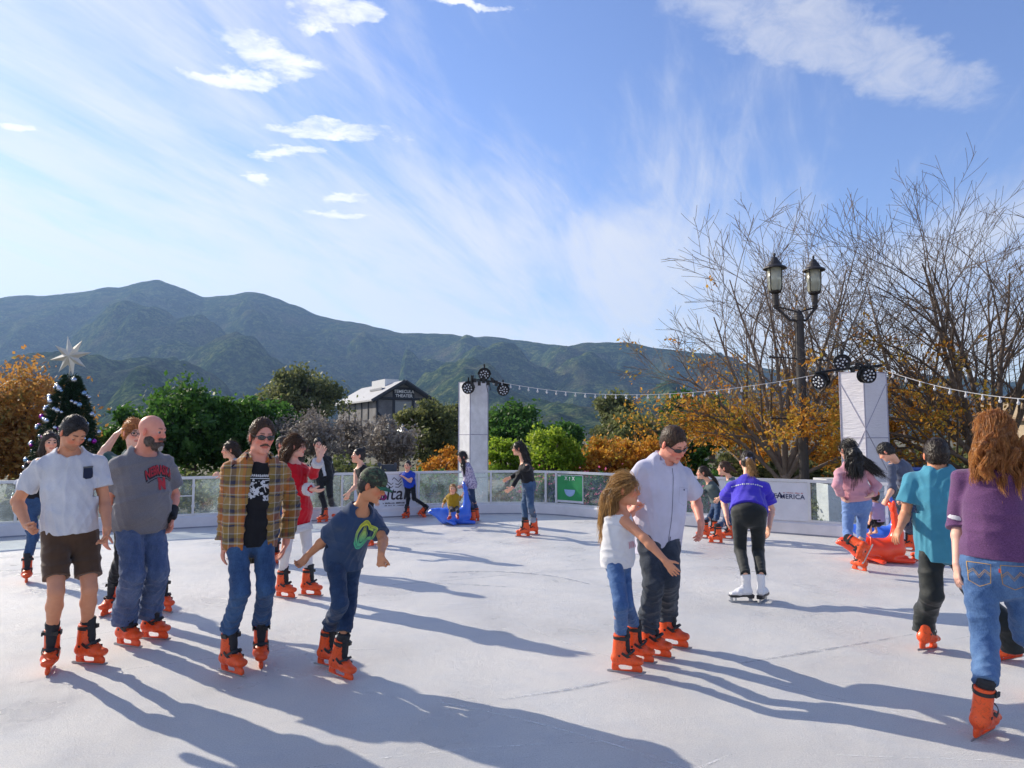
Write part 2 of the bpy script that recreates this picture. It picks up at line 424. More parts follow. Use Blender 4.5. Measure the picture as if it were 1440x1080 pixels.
def hand(j, i, prims, curl=.35, spread=1, thumb=None):
    W, T, s = j.W[i], j.T[i], j.h / 1.75 * .5 + .5 * (j.h / 1.75) ** .5; d = nrm(T - W); s *= .98
    th = j.f if thumb is None else np.asarray(thumb, float); th = nrm(th - d * np.dot(th, d) + 1e-6)
    inw = nrm(np.cross(d, th)); mid = j.Pv * .5 + j.N * .5 - W
    if np.dot(inw, mid) < 0: inw = -inw
    if j.sp.get('palm' + 'LR'[i]) is not None: inw = inw if np.dot(inw, j.sp['palm' + 'LR'[i]]) > 0 else -inw
    K = W + d * .085 * s
    prims.append(ec(W, W + d * .03 * s, (.024 * s, .020 * s), (.030 * s, .018 * s), u=th, k=.015))
    prims.append(ec(W + d * .028 * s, K, (.033 * s, .015 * s), (.040 * s, .0135 * s), u=th, k=.015))
    for q, (off, ln, cv) in enumerate(((.031, .066, .8), (.0105, .076, 1.0), (-.0105, .071, 1.08), (-.031, .056, 1.2))):
        p = K + th * off * s - d * abs(off) * .12 * s; dd = nrm(d + th * off * 3.4 * spread); an = 0
        for m, fr in enumerate((.45, .31, .24)):
            an = R((22 + 62 * curl * 1.3 * (1 if m else .75))) * cv * curl * 1.15 if curl > .05 else .05
            dd = nrm(rodr(dd, np.cross(dd, inw) / max(1e-6, np.linalg.norm(np.cross(dd, inw))), an))
            e = p + dd * ln * fr * s; r = (.0096 - .0011 * m) * s; prims.append(ec(p, e, r, r * .92, k=.0035)); p = e
    tb = W + d * .03 * s + th * .028 * s; td = nrm(d * .75 + th * (.75 - .35 * curl) + inw * (.35 + .3 * curl))
    e1 = tb + td * .04 * s; e2 = e1 + nrm(td + d * .5 + inw * .5 * curl) * .032 * s
    prims.append(ec(tb, e1, .0125 * s, .0105 * s, k=.008)); prims.append(ec(e1, e2, .0105 * s, .0085 * s, k=.004))
def head_prims(j):
    h = j.hs; f, u, c = j.hfw, j.hup, HP; fem = j.g == 'f'; ch = j.g == 'c'
    p = [ell(c(j, 0, -.012, .034), (.0745 * h, .096 * h, .088 * h), f, u, k=.02),
         ell(c(j, 0, .022, -.030), (.060 * h, .070 * h, .078 * h), f, u, k=.03),
         ell(c(j, 0, .030, -.074), ((.044 if fem or ch else .052) * h, .052 * h, .036 * h), f, u, k=.025),
         ell(c(j, 0, .074, -.098), (.020 * h, .017 * h, .016 * h), f, u, k=.022),
         ec(c(j, -.034, .074, .030), c(j, .034, .074, .030), .013 * h, k=.018),
         ell(c(j, -.036, .062, -.022), (.024 * h, .024 * h, .024 * h), f, u, k=.02), ell(c(j, .036, .062, -.022), (.024 * h, .024 * h, .024 * h), f, u, k=.02)]
    for sx in (-1, 1):
        p.append(ell(c(j, sx * .031, .098, .008), (.019 * h, .016 * h, .0125 * h), f, u, k=.010, op='-'))
        p.append(ell(c(j, sx * .031, .077, .008), (.0135 * h, .0125 * h, .0115 * h), f, u, k=.004))
        p.append(ell(c(j, sx * .079, -.006, -.005), (.010 * h, .018 * h, .031 * h), f * 1 + j.hlatv * sx * .35, u, k=.006))
    p.append(ec(c(j, 0, .088, .016), c(j, 0, .106, -.022), .0075 * h, .0125 * h, k=.010))
    p.append(ell(c(j, 0, .096, -.028), (.0175 * h, .011 * h, .009 * h), f, u, k=.008))
    p.append(ec(c(j, -.016, .086, -.054), c(j, .016, .086, -.054), .0075 * h, k=.006)); p.append(ell(c(j, 0, .0925, -.0535), (.012 * h, .006 * h, .005 * h), f, u, k=.006))
    p.append(ec(c(j, -.013, .085, -.067), c(j, .013, .085, -.067), .0085 * h, k=.005))
    p.append(ec(c(j, -.024, .097, -.0605), c(j, .024, .097, -.0605), .003 * h, k=.003, op='-'))
    return p
def face_paint(j, sk, brow, lip=None):
    h = j.hs; f, u, c = j.hfw, j.hup, HP; L = lip or (sk[0] * .78, sk[1] * .45, sk[2] * .45)
    red = (min(1, sk[0] * 1.06), sk[1] * .72, sk[2] * .66)
    out = []
    for sx in (-1, 1):
        out.append((ell(c(j, sx * .040, .075, -.026), (.026 * h, .04 * h, .022 * h), f, u), red, .03))
        out.append((ell(c(j, sx * .083, -.006, -.005), (.012 * h, .028 * h, .038 * h), f, u), red, .015))
        out.append((ec(c(j, sx * .015, .092, .034), c(j, sx * .048, .082, .037), .0052 * h, .003 * h), brow, .006))
    out.append((ell(c(j, 0, .108, -.020), (.014 * h, .014 * h, .012 * h), f, u), red, .02))
    out.append((ec(c(j, -.019, .092, -.0605), c(j, .019, .092, -.0605), .0095 * h), L, .007))
    return out
def build_body(j, par, sk, res, brow=(.02, .012, .008), curl=(.35, .35), thumb=(None, None), lip=None, stub=None):
    s = j.s; b = j.bk; am = (.9 if j.g == 'f' else 1.0) * (.5 + .5 * b); lg = (1.0) * (.6 + .4 * b)
    p = torso(j, -.12, 1.0, 0)
    for i in (0, 1):
        p.append(ec(j.N - j.sn * .06 * s, j.S[i], (.042 * s, .04 * s), (.045 * s, .045 * s), k=.05))
        p.append(ec(j.S[i], j.E[i], (.051 * s * am), (.038 * s * am), k=.02))
        mid = j.E[i] * .72 + j.W[i] * .28
        p.append(ec(j.E[i], mid, .039 * s * am, .041 * s * am, k=.02)); p.append(ec(mid, j.W[i], .040 * s * am, (.027 * s * am), k=.02))
        hand(j, i, p, curl[i], 1, thumb[i])
        bare = 1.0 if j.sp.get('bare') else .84; lb = lg * bare
        p.append(ec(j.H[i], j.K[i], .078 * s * lb, .052 * s * lb, k=.03)); T_ = j.CT[i]
        cm = j.K[i] * .58 + T_ * .42 - j.hf * .010
        p.append(ec(j.K[i], cm, .050 * s * lb, .054 * s * lb, k=.02)); p.append(ec(cm, T_, .054 * s * lb, .038 * s * lb, k=.02)); p.append(ec(T_, j.A[i], .038 * s * lb, .036 * s, k=.02))
        toe = np.array(j.FM[i] @ Vector((.08, 0, .10))); p.append(ec(j.A[i], toe, .035 * s, .025 * s, k=.02))
    nb = HP(j, 0, -.025, -.045)
    nr = (.058 if j.g == 'm' else .046) * (.45 + .55 * s) * (.5 + .5 * b)
    p.append(ec(j.N + j.f * .01, nb, nr * 1.06, nr, k=.025)); p += head_prims(j)
    o, V, Q = sdf('body', p, res, skinmat(), par, base=sk, paint=face_paint(j, sk, brow, lip) + (stub or []))
    return o, V, Q
EM = None
def eyes(j, par, down=0):
    """eyeballs with a dark iris, set in the sockets"""
    h = j.hs
    for sx in (-1, 1):
        m = MB(); c = HP(j, sx * .031, .0785, .008); ax = nrm(j.hfw - j.hup * down)
        pr = [(0.0001, .0128), (.003, .0126), (.0062, .0113), (.0095, .0088), (.0125, .003), (.0125, -.006)]
        for i in range(len(pr) - 1):
            V = []
            for r_, z in (pr[i], pr[i + 1]):
                for k in range(12):
                    a = k * math.pi / 6; V.append(c + (ax * z + r_ * (math.cos(a) * j.hlatv + math.sin(a) * j.hup)) * h)
            m.add(V, [(k, (k + 1) % 12, 12 + (k + 1) % 12, 12 + k) for k in range(12)], 1 if i < 3 else 0)
        m.build('eye', [mat('eye_white', (.42, .38, .36), .25), mat('iris', (.02, .012, .008), .15)], par, smooth=True)
def sunglasses(j, par, wrap=0, col=None):
    h = j.hs; c = HP; p = []
    for sx in (-1, 1):
        p.append(ell(c(j, sx * .033, .096 - .006 * wrap, .006), (.028 * h, .0055 * h, .0195 * h * (1 - .15 * wrap)), j.hfw + j.hlatv * sx * (.25 + .3 * wrap), j.hup, k=.004))
        p.append(ec(c(j, sx * .058, .088 - .01 * wrap, .012), c(j, sx * .081, -.005, .010), .0042 * h, .0032 * h, k=.004))
    p.append(ec(c(j, -.014, .1, .012), c(j, .014, .1, .012), .0042 * h, k=.004))
    sdf('sunglasses', p, .0032, mat('dark_lens', (.012, .012, .014), .12, Coat_Weight=.5), par)
def spectacles(j, par, col=(.02, .02, .025)):
    h = j.hs; m = MB()
    for sx in (-1, 1):
        pts = [HP(j, sx * .033 + .026 * math.cos(a), .101, .006 + .019 * math.sin(a)) for a in np.linspace(0, 2 * math.pi, 17)]
        m.tube(pts, .0028 * h, 5, caps=False); m.tube([HP(j, sx * .058, .098, .012), HP(j, sx * .081, -.005, .01)], .0025 * h, 5)
    m.tube([HP(j, -.009, .102, .008), HP(j, .009, .102, .008)], .0026 * h, 5)
    m.build('spectacles', mat('spectacle_frame', col, .3), par, smooth=True)
# ------- clothes
def top(j, par, name, m, infl=.018, sleeve=.6, hem=-.05, neck=.002, drape=.7, widen=0, sr=(.064, .066), noise=(.006, 4, 1), res=None, fold=None, scoop=.062, extra=(), cuff=None, label=None, cut=(), t1=.98):
    s = j.s; b = j.bk; r = res or j.res
    p = torso(j, hem, t1, infl, drape, flat0=1, widen=widen)
    for i in (0, 1):
        sl = sleeve[i] if hasattr(sleeve, '__len__') else sleeve
        p.append(ec(j.N - j.sn * .062 * s + (j.S[i] - j.N) * .2, j.S[i], (.045 * s + infl * .45, .042 * s + infl * .45), (.044 * s + infl * .3, .044 * s + infl * .3), k=.055))
        if sl <= 0: continue
        a, e, w = j.S[i] - j.sn * .012 * s, j.E[i], j.W[i]; r0 = max(sr[0] - .012, .0535) * s * (.5 + .5 * b); r1 = sr[1] * s * (.5 + .5 * b)
        if sl <= 1: p.append(ec(a, a + (e - a) * sl, r0, r1, fb=1, k=.03, fold=fold))
        else:
            p.append(ec(a, e, r0, (r0 + r1) / 2, k=.03, fold=fold)); p.append(ec(e, e + (w - e) * (sl - 1), (r0 + r1) / 2, r1, fb=1, k=.025, fold=fold))
            if cuff: q = e + (w - e) * (sl - 1); p.append(ec(q - nrm(w - e) * .05, q, r1 + cuff, r1 + cuff * .7, fa=1, fb=1, k=.008))
    nr = (.058 if j.g == 'm' else .047) * (.45 + .55 * s) * (.5 + .5 * b) + .012 + neck
    if t1 > .9: p.append(ec(j.N - j.sn * .015, j.N + j.sn * .12, nr, nr * 1.15, k=.012, op='-'))
    if scoop: p.append(ell(j.N + j.f * (.062 * s) + j.sn * .012, (scoop * 1.4 * s, .07 * s, scoop * .8 * s), j.f, j.sn, k=.01, op='-'))
    for q in extra: p.append(q)
    for q in cut: p.append(q)
    return sdf(name, p, r, m, par, noise=noise, label=label)
def trousers(j, par, name, m, infl=.012, waist=.16, r=(.098, .070, .060), end=1.0, noise=(.008, 5, 3), fold=(.007, 14, .4), flare=0, res=None, legs=(0, 1), label=None, ankle=None, over=None):
    s = j.s; b = .6 + .4 * j.bk; p = torso(j, -.13, waist, infl + .006, .5, flat1=1); rs = res or j.res
    for i in legs:
        H, K, A = j.H[i], j.K[i], j.K[i] + (j.CT[i] - j.K[i]) / .74
        if end <= 1.0 and over is None: p.append(ec(H + (K - H) * .02, H + (K - H) * end, r[0] * s * b, r[1] * s * b, fb=1, k=.03, fold=None)); continue
        e = K + (A - K) * (end - 1)
        if over is not None: e = j.CT[i] + nrm(nrm(j.A[i] - j.CT[i]) + nrm(j.CT[i] - K) * .5) * over; K = K + (j.CT[i] - K) * .0
        f1 = (fold[0] * .5, fold[1] * .6, fold[2]) if fold else None
        if over is not None: T_ = j.CT[i]; rm = (r[1] + r[2]) / 2 * s * b; p.append(ec(H, K, r[0] * s * b, r[1] * s * b, k=.03, fold=f1)); p.append(ec(K, T_, r[1] * s * b, rm, k=.02, fold=f1)); p.append(ec(T_, e, rm, r[2] * s * b, fb=1, k=.02, fold=(fold[0], fold[1], fold[2] + i, 0) if fold else None))
        else: p.append(ec(H, K, r[0] * s * b, r[1] * s * b, k=.03, fold=f1)); p.append(ec(K, e, r[1] * s * b, r[2] * s * b, fb=1, k=.02, fold=(fold[0], fold[1], fold[2] + i, 1.5) if fold else None))
    return sdf(name, p, rs, m, par, noise=noise, label=label)
def skirt_prim(j, t0, t1, r0, r1, k=.03, fold=None):
    a, b = station(j, t0), station(j, t1)
    return ec(a[0], b[0], r0, r1, u=j.hlat, fa=1, k=k, fold=fold)
# ------- hair
def strands(p0, prims, j, n, L, seg=4, w=.0022, wave=0, out=.10, jit=.18, seed=1, gr=None):
    rs = np.random.RandomState(seed); idx = rs.randint(0, len(p0), n); P0 = p0[idx].copy()
    g = np.array(gr if gr is not None else (-j.hup * .6 - j.hfw * .9)); pts = [P0]
    Ls = L * (.5 + .7 * rs.rand(n)); ph = rs.rand(n) * 6.28; jd = rs.randn(n, 3) * jit; cl = seg
    pos = P0
    for s_ in range(cl):
        best = np.full(n, 9.0); D = np.zeros((n, 3))
        for q in prims:
            if q['op'] != '+': continue
            d = evp(q, pos[:, 0], pos[:, 1], pos[:, 2]); mk = d < best; best = np.where(mk, d, best)
            if q.get('flow') is not None: D[mk] = q['flow']
            else:
                o = pos - (q['a'] + q['b']) / 2; o /= np.linalg.norm(o, axis=1)[:, None] + 1e-9; t = g - o * (o @ g)[:, None]; D[mk] = (t + o * out)[mk]
        D = D + jd
        if wave: D = D + wave * np.sin(ph + s_ * 1.9)[:, None] * j.hlatv + wave * np.cos(ph + s_ * 1.9)[:, None] * np.cross(j.hlatv, nrm(g))
        D /= np.linalg.norm(D, axis=1)[:, None]; pos = pos + D * (Ls / cl)[:, None]; pts.append(pos)
    V = []; wd = rs.randn(n, 3); wd -= D * (wd * D).sum(1)[:, None]; wd /= np.linalg.norm(wd, axis=1)[:, None]
    for i, q in enumerate(pts):
        ww = w * (1 - .75 * i / cl) * (.6 + .8 * rs.rand(n))[:, None]; V += [q + wd * ww, q - wd * ww]
    V = np.stack(V, 1).reshape(-1, 3); k = 2 * (cl + 1); b = (np.arange(n) * k)[:, None]
    Q = np.concatenate([b + np.array([2 * i, 2 * i + 1, 2 * i + 3, 2 * i + 2]) for i in range(cl)])
    return V, Q
def hair(j, par, m, chain=(), thick=.012, face=(.145, .168, -.046), cut=None, n=900, L=.035, wave=0, out=.12, res=None, noise=(.005, 12, 5), w=.0020, name='hair', capz=0, jit=.18, gr=None, sides=1.0, nape=-.075, short=0, lat=.6, topk=1.15):
    h = j.hs; c = HP
    cap = ell(c(j, 0, -.014, .034 + capz), ((.0745 + thick * lat) * h, (.096 + thick * .9) * h, (.088 + thick * topk) * h), j.hfw, j.hup, k=.02)
    p = [cap]
    # back of the head down to the nape
    bk = ell(c(j, 0, -.040, -.012), ((.066 + thick * .8) * h, (.062 + thick) * h, abs(nape) * h), j.hfw, j.hup, k=.02); p.append(bk)
    fr, ff, fu = face
    p.append(ell(c(j, 0, ff, fu), (.118 * sides * h, fr * h, fr * .95 * h), j.hfw, j.hup, k=.012, op='-'))
    p.append(ell(c(j, 0, .075, -.118), (.2 * h, .120 * h, .124 * h), j.hfw, j.hup, k=.010, op='-') if short else ell(c(j, 0, .06, -.13), (.2 * h, .105 * h, .105 * h), j.hfw, j.hup, k=.012, op='-'))
    for q in chain: p.append(q)
    r = res or j.res; D, lo, rr = field(p, r, noise); V, Q = nets(D, lo, rr, 1)
    if n:
        sv, sq = strands(V, p, j, n, L, 4 if L < .08 else 6, w, wave, out, jit, 3, gr); Q = np.concatenate([Q, sq + len(V)]); V = np.concatenate([V, sv])
    return npmesh(name, V, Q, m, par)
def lock(pts, rad, k=.02, flat=None):
    """chain of hair along points"""
    out = []
    for i in range(len(pts) - 1):
        q = ec(pts[i], pts[i + 1], rad[i], rad[i + 1], k=k, u=flat); q['flow'] = q['n']; out.append(q)
    return out
def offs(j, *t): return [HP(j, *q) for q in t]
# ------- prints on clothes
def decal(par, VQ, shapes, m, c, u, v, out, thr=.012, off=.003, name='print', scale=1.0, label=None):
    V, Q = VQ; bvh = BVHTree.FromPolygons([Vector(x) for x in V], [tuple(int(i) for i in q) for q in Q])
    bm = bmesh.new(); 
    for vs, fs in shapes:
        bv = [bm.verts.new((x * scale, y * scale, 0)) for x, y in vs]
        for f in fs:
            try: bm.faces.new([bv[i] for i in f])
            except ValueError: pass
    bmesh.ops.triangulate(bm, faces=bm.faces)
    for _ in range(5):
        es = [e for e in bm.edges if e.calc_length() > thr]
        if not es: break
        bmesh.ops.subdivide_edges(bm, edges=es, cuts=1); bmesh.ops.triangulate(bm, faces=bm.faces)
    c = np.asarray(c); o_ = Vector(out)
    kill = []
    for w in bm.verts:
        p = c + np.asarray(u) * w.co.x + np.asarray(v) * w.co.y
        hit = bvh.ray_cast(Vector(p) + o_ * .5, -o_, 1.0)
        if hit[0] is None: kill.append(w); continue
        w.co = hit[0] + hit[1] * off if hit[1].dot(o_) > 0 else hit[0] + o_ * off
    if kill: bmesh.ops.delete(bm, geom=kill, context='VERTS')
    Vn = np.array([tuple(w.co) for w in bm.verts]); bm.verts.index_update(); Fs = [tuple(w.index for w in f.verts) for f in bm.faces]; bm.free()
    if not len(Fs): return None
    return npmesh(name, Vn, Fs, m, par if par.type == 'EMPTY' else None, True) if par.type == 'EMPTY' else subpart(name, Vn, Fs, m, par, label)
def subpart(name, V, Fs, m, part, label=None, smooth=True):
    base = np.array(part.parent.matrix_basis.translation) if part.parent else np.array(part.location)
    o = npmesh(name, V, Fs, m, None, smooth, origin=base); o.location = (0, 0, 0); o.parent = part
    if label: o['label'] = label
    return o
FONTS = {}
def text2d(txt, size=1.0, arc=0, bold=0, shear=0, sp=1.0, sx=1.0):
    cu = bpy.data.curves.new('t', 'FONT'); cu.body = txt; cu.size = size; cu.align_x = 'CENTER'; cu.align_y = 'CENTER'; cu.offset = bold; cu.shear = shear; cu.space_character = sp; cu.resolution_u = 3
    o = bpy.data.objects.new('t', cu); COL.objects.link(o); bpy.context.view_layer.update()
    me = bpy.data.meshes.new_from_object(o); vs = [(v.co.x * sx, v.co.y) for v in me.vertices]; fs = [tuple(p.vertices) for p in me.polygons]
    bpy.data.objects.remove(o); bpy.data.curves.remove(cu); bpy.data.meshes.remove(me)
    if arc: vs = [(x, y - arc * x * x) for x, y in vs]
    return vs, fs
def poly2d(pts): return list(pts), [tuple(range(len(pts)))]
def ring2d(r0, r1, n=40, sx=1, cx=0, cy=0, a0=0, a1=6.2832):
    vs = []; 
    for i in range(n + 1):
        a = a0 + (a1 - a0) * i / n; vs += [(cx + sx * r0 * math.cos(a), cy + r0 * math.sin(a)), (cx + sx * r1 * math.cos(a), cy + r1 * math.sin(a))]
    return vs, [(2 * i, 2 * i + 1, 2 * i + 3, 2 * i + 2) for i in range(n)]
def dashes(x0, x1, y, h, n, seed=1):
    rs = random.Random(seed); sh = ([], []); w = (x1 - x0) / n
    for i in range(n):
        if rs.random() < .15: continue
        a = x0 + w * i; b = a + w * rs.uniform(.5, .8); t = h * rs.uniform(.6, 1); k = len(sh[0]); sh[0].extend([(a, y), (b, y), (b, y + t), (a, y + t)]); sh[1].append((k, k + 1, k + 2, k + 3))
    return sh
def line2d(pts, w):
    vs = []; pts = np.array(pts, float)
    for i in range(len(pts)):
        t = pts[min(i + 1, len(pts) - 1)] - pts[max(0, i - 1)]; t = t / (np.linalg.norm(t) + 1e-9); nn = np.array([-t[1], t[0]]) * w / 2
        vs += [tuple(pts[i] + nn), tuple(pts[i] - nn)]
    return vs, [(2 * i, 2 * i + 1, 2 * i + 3, 2 * i + 2) for i in range(len(pts) - 1)]
# ------- skates
SK = {}
def skate_templates():
    org = mat('orange_plastic', lin(240, 82, 20), .38, var=.05, vs=12, Coat_Weight=.25, Subsurface_Weight=.05)
    on = NT('orange_plastic_scuffed'); ov = on.coord(); sc0 = on.ramp(on.noise(ov, 38, 6, .75, 1.2), [(.52, 0.0), (.66, .75)])
    on.set(Base_Color=on.mix(sc0, on.ramp(on.noise(ov, 9, 3), [(.3, lin(226, 72, 14)), (.7, lin(246, 92, 26))]), lin(150, 52, 26)), Roughness=on.ramp(on.noise(ov, 20, 5), [(.35, .30), (.65, .62)]), Coat_Weight=.15); on.bump(on.noise(ov, 60, 4), .2, .002); org = on.m
    steel = mat('blade_steel', (.42, .44, .47), .3, .9); blk = mat('black_liner', (.018, .019, .024), .8, bump=.3, bs=200)
    strap = mat('black_strap', (.012, .012, .014), .45)
    def hold(parts, nm, m, res, nz=None):
        D, lo, r = field(parts, res, nz); V, Q = nets(D, lo, r, 1); o = npmesh(nm, V, Q, m, None); me = o.data; bpy.data.objects.remove(o); return me
    X = np.array
    sh = [ec(X([-.085, 0, .108]), X([.03, 0, .098]), (.044, .036), (.052, .036), u=X([0, 1, 0]), k=.02),
          ec(X([.03, 0, .100]), X([.108, 0, .094]), (.052, .036), (.044, .028), u=X([0, 1, 0]), k=.02),
          ec(X([-.055, 0, .10]), X([-.042, 0, .295]), (.048, .058), (.052, .056), u=X([0, 1, 0]), fb=1, k=.02),
          ec(X([-.03, 0, .13]), X([.03, 0, .115]), (.046, .05), (.048, .04), u=X([0, 1, 0]), k=.03),
          ec(X([-.10, 0, .052]), X([.085, 0, .048]), (.016, .026), (.016, .026), u=X([0, 1, 0]), k=.012),
          ec(X([-.105, 0, .026]), X([.112, 0, .026]), (.011, .014), (.013, .016), u=X([0, 1, 0]), k=.012),
          ell(X([.103, 0, .038]), (.016, .022, .024), X([1, 0, 0]), X([0, 0, 1]), k=.01),
          ec(X([-.052, -.06, .047]), X([-.052, .06, .047]), (.001, .001), k=.001, op='-'),
          ec(X([.028, 0, .172]), X([.034, 0, .33]), (.024, .05), (.022, .05), u=X([0, 1, 0]), k=.006, op='-')]
    # arch window
    sh.append(ec(X([-.038, 0, .046]), X([.026, 0, .044]), (.09, .024), (.09, .020), u=X([0, 1, 0]), k=.004, op='-'))
    SK['shell'] = hold(sh, 'skate', org, .0038)
    # the ground cut keeps the holder narrow: trim the foot bottom
    li = [ec(X([-.045, 0, .13]), X([-.030, 0, .350]), (.042, .050), (.047, .049), u=X([0, 1, 0]), fb=1, k=.02), ec(X([.016, 0, .155]), X([.010, 0, .335]), (.026, .016), (.03, .016), u=X([0, 1, 0]), k=.02),
          ec(X([.055, 0, .128]), X([.02, 0, .158]), (.028, .010), (.03, .014), u=X([0, 1, 0]), k=.01), ell(X([-.03, 0, .365]), (.04, .04, .02), X([1, 0, 0]), X([0, 0, 1]), k=.004, op='-')]
    SK['liner'] = hold(li, 'boot_liner', blk, .0042, (.004, 12, 3))
    b = MB(); pr = [(-.155, .012), (-.15, 0), (.13, 0), (.15, .008), (.155, .022), (.12, .02), (-.14, .018)]
    V = [(x, y, z) for y in (-.0022, .0022) for x, z in pr]; n = len(pr)
    b.add(V, [tuple(range(n))[::-1], tuple(range(n, 2 * n))] + [(i, (i + 1) % n, n + (i + 1) % n, n + i) for i in range(n)])
    o = b.build('blade', steel); SK['blade'] = o.data; bpy.data.objects.remove(o)
    def band(cx, cz, rx, ry, tilt, w, t, a0=-math.pi, a1=math.pi, n=28):
        V = []
        for i in range(n + 1):
            a = a0 + (a1 - a0) * i / n
            for dr, dz in ((0, -w), (t, -w), (t, w), (0, w)):
                x = (rx + dr) * math.cos(a); y = (ry + dr) * math.sin(a); V.append((cx + x - dz * math.sin(tilt), y, cz + x * math.sin(tilt) + dz * math.cos(tilt)))
        return V, [(4 * i + k, 4 * i + (k + 1) % 4, 4 * i + 4 + (k + 1) % 4, 4 * i + 4 + k) for i in range(n) for k in range(4)]
    b = MB(); b.add(*band(-.038, .272, .060, .0535, .05, .011, .004)); b.box((-.02, .058, .272), (.05, .010, .028)); b.box((-.02, -.058, .272), (.05, .010, .028)); b.box((.022, .03, .275), (.016, .03, .03))
    o = b.build('strap', strap, bevel=.0012); SK['strap'] = o.data; bpy.data.objects.remove(o)
    b = MB(); b.add(*band(-.005, .148, .075, .0525, -.62, .010, .004, -1.9, 1.9)); b.box((.04, .048, .125), (.034, .014, .022)); b.box((-.05, .049, .14), (.016, .012, .016)); b.box((-.05, -.049, .14), (.016, .012, .016))
    o = b.build('strap', strap, bevel=.0012); SK['strap2'] = o.data; bpy.data.objects.remove(o)
    b = MB(); b.add(*band(.012, .148, .05, .0525, .7, .008, .004, -1.7, 1.7))
    o = b.build('strap', strap, bevel=.0012); SK['strap3'] = o.data; bpy.data.objects.remove(o)
    # white figure skate
    wl = mat('white_leather', (.72, .72, .75), .45, bump=.25, bs=60, var=.08)
    wb = [ec(X([-.08, 0, .115]), X([.03, 0, .105]), (.036, .034), (.044, .032), u=X([0, 1, 0]), k=.02), ec(X([.03, 0, .105]), X([.115, 0, .092]), (.043, .032), (.034, .020), u=X([0, 1, 0]), k=.02),
          ec(X([-.055, 0, .11]), X([-.045, 0, .30]), (.036, .048), (.044, .052), u=X([0, 1, 0]), fb=1, k=.03), ec(X([-.02, 0, .14]), X([.04, 0, .115]), (.036, .04), (.038, .03), u=X([0, 1, 0]), k=.03)]
    SK['wshell'] = hold(wb, 'skate', wl, .0042, (.003, 7, 2))
    b = MB(); pr = [(-.125, .082), (-.118, .045), (-.065, .045), (-.045, .064), (.03, .062), (.06, .056), (.13, .058), (.145, .072), (.13, .078), (.03, .078), (-.04, .082)]
    V = [(x, y * (.8 if abs(x) > .1 else 1), z) for y in (-.038, .038) for x, z in pr]; n = len(pr)
    b.add(V, [tuple(range(n))[::-1], tuple(range(n, 2 * n))] + [(i, (i + 1) % n, n + (i + 1) % n, n + i) for i in range(n)])
    o = b.build('sole', mat('black_sole', (.015, .015, .02), .4), bevel=.002); SK['wsole'] = o.data; bpy.data.objects.remove(o)
    b = MB(); pr = [(-.165, .010), (-.16, 0), (.12, .0), (.145, .012), (.15, .03), (.12, .018), (-.155, .016)]; V = [(x, y, z) for y in (-.0024, .0024) for x, z in pr]; n = len(pr)
    b.add(V, [tuple(range(n))[::-1], tuple(range(n, 2 * n))] + [(i, (i + 1) % n, n + (i + 1) % n, n + i) for i in range(n)])
    b.box((-.09, 0, .03), (.04, .01, .034)); b.box((.07, 0, .036), (.014, .01, .044)); b.box((.115, 0, .036), (.03, .01, .044)); b.box((-.09, 0, .046), (.055, .04, .004)); b.box((.08, 0, .056), (.09, .05, .004))
    o = b.build('blade', steel); SK['wblade'] = o.data; bpy.data.objects.remove(o)
    b = MB()
    for i in range(8):
        z = .155 + i * .018; x = .022 - i * .0045
        b.tube([(x - .02, -.035, z), (x + .012, 0, z + .008), (x - .02, .035, z)], .0025, 5)
    for sg in (-1, 1): b.tube([(.0, 0, .29), (.035, sg * .02, .31), (.06, sg * .04, .28), (.04, sg * .03, .25), (.06, sg * .05, .22)], .0022, 5)
    o = b.build('laces', mat('white_lace', (.75, .75, .75), .8)); SK['wlaces'] = o.data; bpy.data.objects.remove(o)
def skates(j, par, kind='orange', which=(0, 1), labels=(None, None)):
    for i in which:
        names = [('skate', 'shell'), ('boot_liner', 'liner'), ('blade', 'blade'), ('strap', 'strap'), ('strap', 'strap2'), ('strap', 'strap3')] if kind == 'orange' else [('skate', 'wshell'), ('sole', 'wsole'), ('blade', 'wblade'), ('laces', 'wlaces')]
        root = None
        for nm, key in names:
            o = bpy.data.objects.new(nm, SK[key]); COL.objects.link(o)
            if root is None:
                root = o; o.parent = par; o.matrix_basis = Matrix.Translation(-Vector(par.matrix_basis.translation)) @ j.FM[i]
            else: o.parent = root
def start(sp, label, cat='person'):
    j = joints(sp); j.res = sp.get('res', .006)
    e = empty('person', j.B, label, cat, sp.get('group', 'people skating on the rink')); e['group'] = sp.get('group', 'people skating on the rink')
    ls = (np.linalg.norm(j.K[0] - j.A[0]) / j.h, np.linalg.norm(j.K[1] - j.A[1]) / j.h, np.linalg.norm(j.Pv - j.N) / j.h, [round(float(np.linalg.norm(j.E[i] - j.S[i]) / j.h), 3) for i in (0, 1)], [round(float(np.linalg.norm(j.W[i] - j.E[i]) / j.h), 3) for i in (0, 1)], [round(float(np.linalg.norm(j.H[i] - j.K[i]) / j.h), 3) for i in (0, 1)], float(np.linalg.norm(j.C - j.N) / j.h))
    print('PERSON %-52s Y=%.2f shin %.2f %.2f torso %.2f ua %s fa %s th %s nk %.3f' % (label[:52], j.Y, *ls))
    return j, e
SKN = {'fair': lin(232, 178, 150), 'tan': lin(212, 148, 114), 'pink': lin(226, 156, 134), 'olive': lin(204, 142, 104), 'pale': lin(226, 178, 158)}
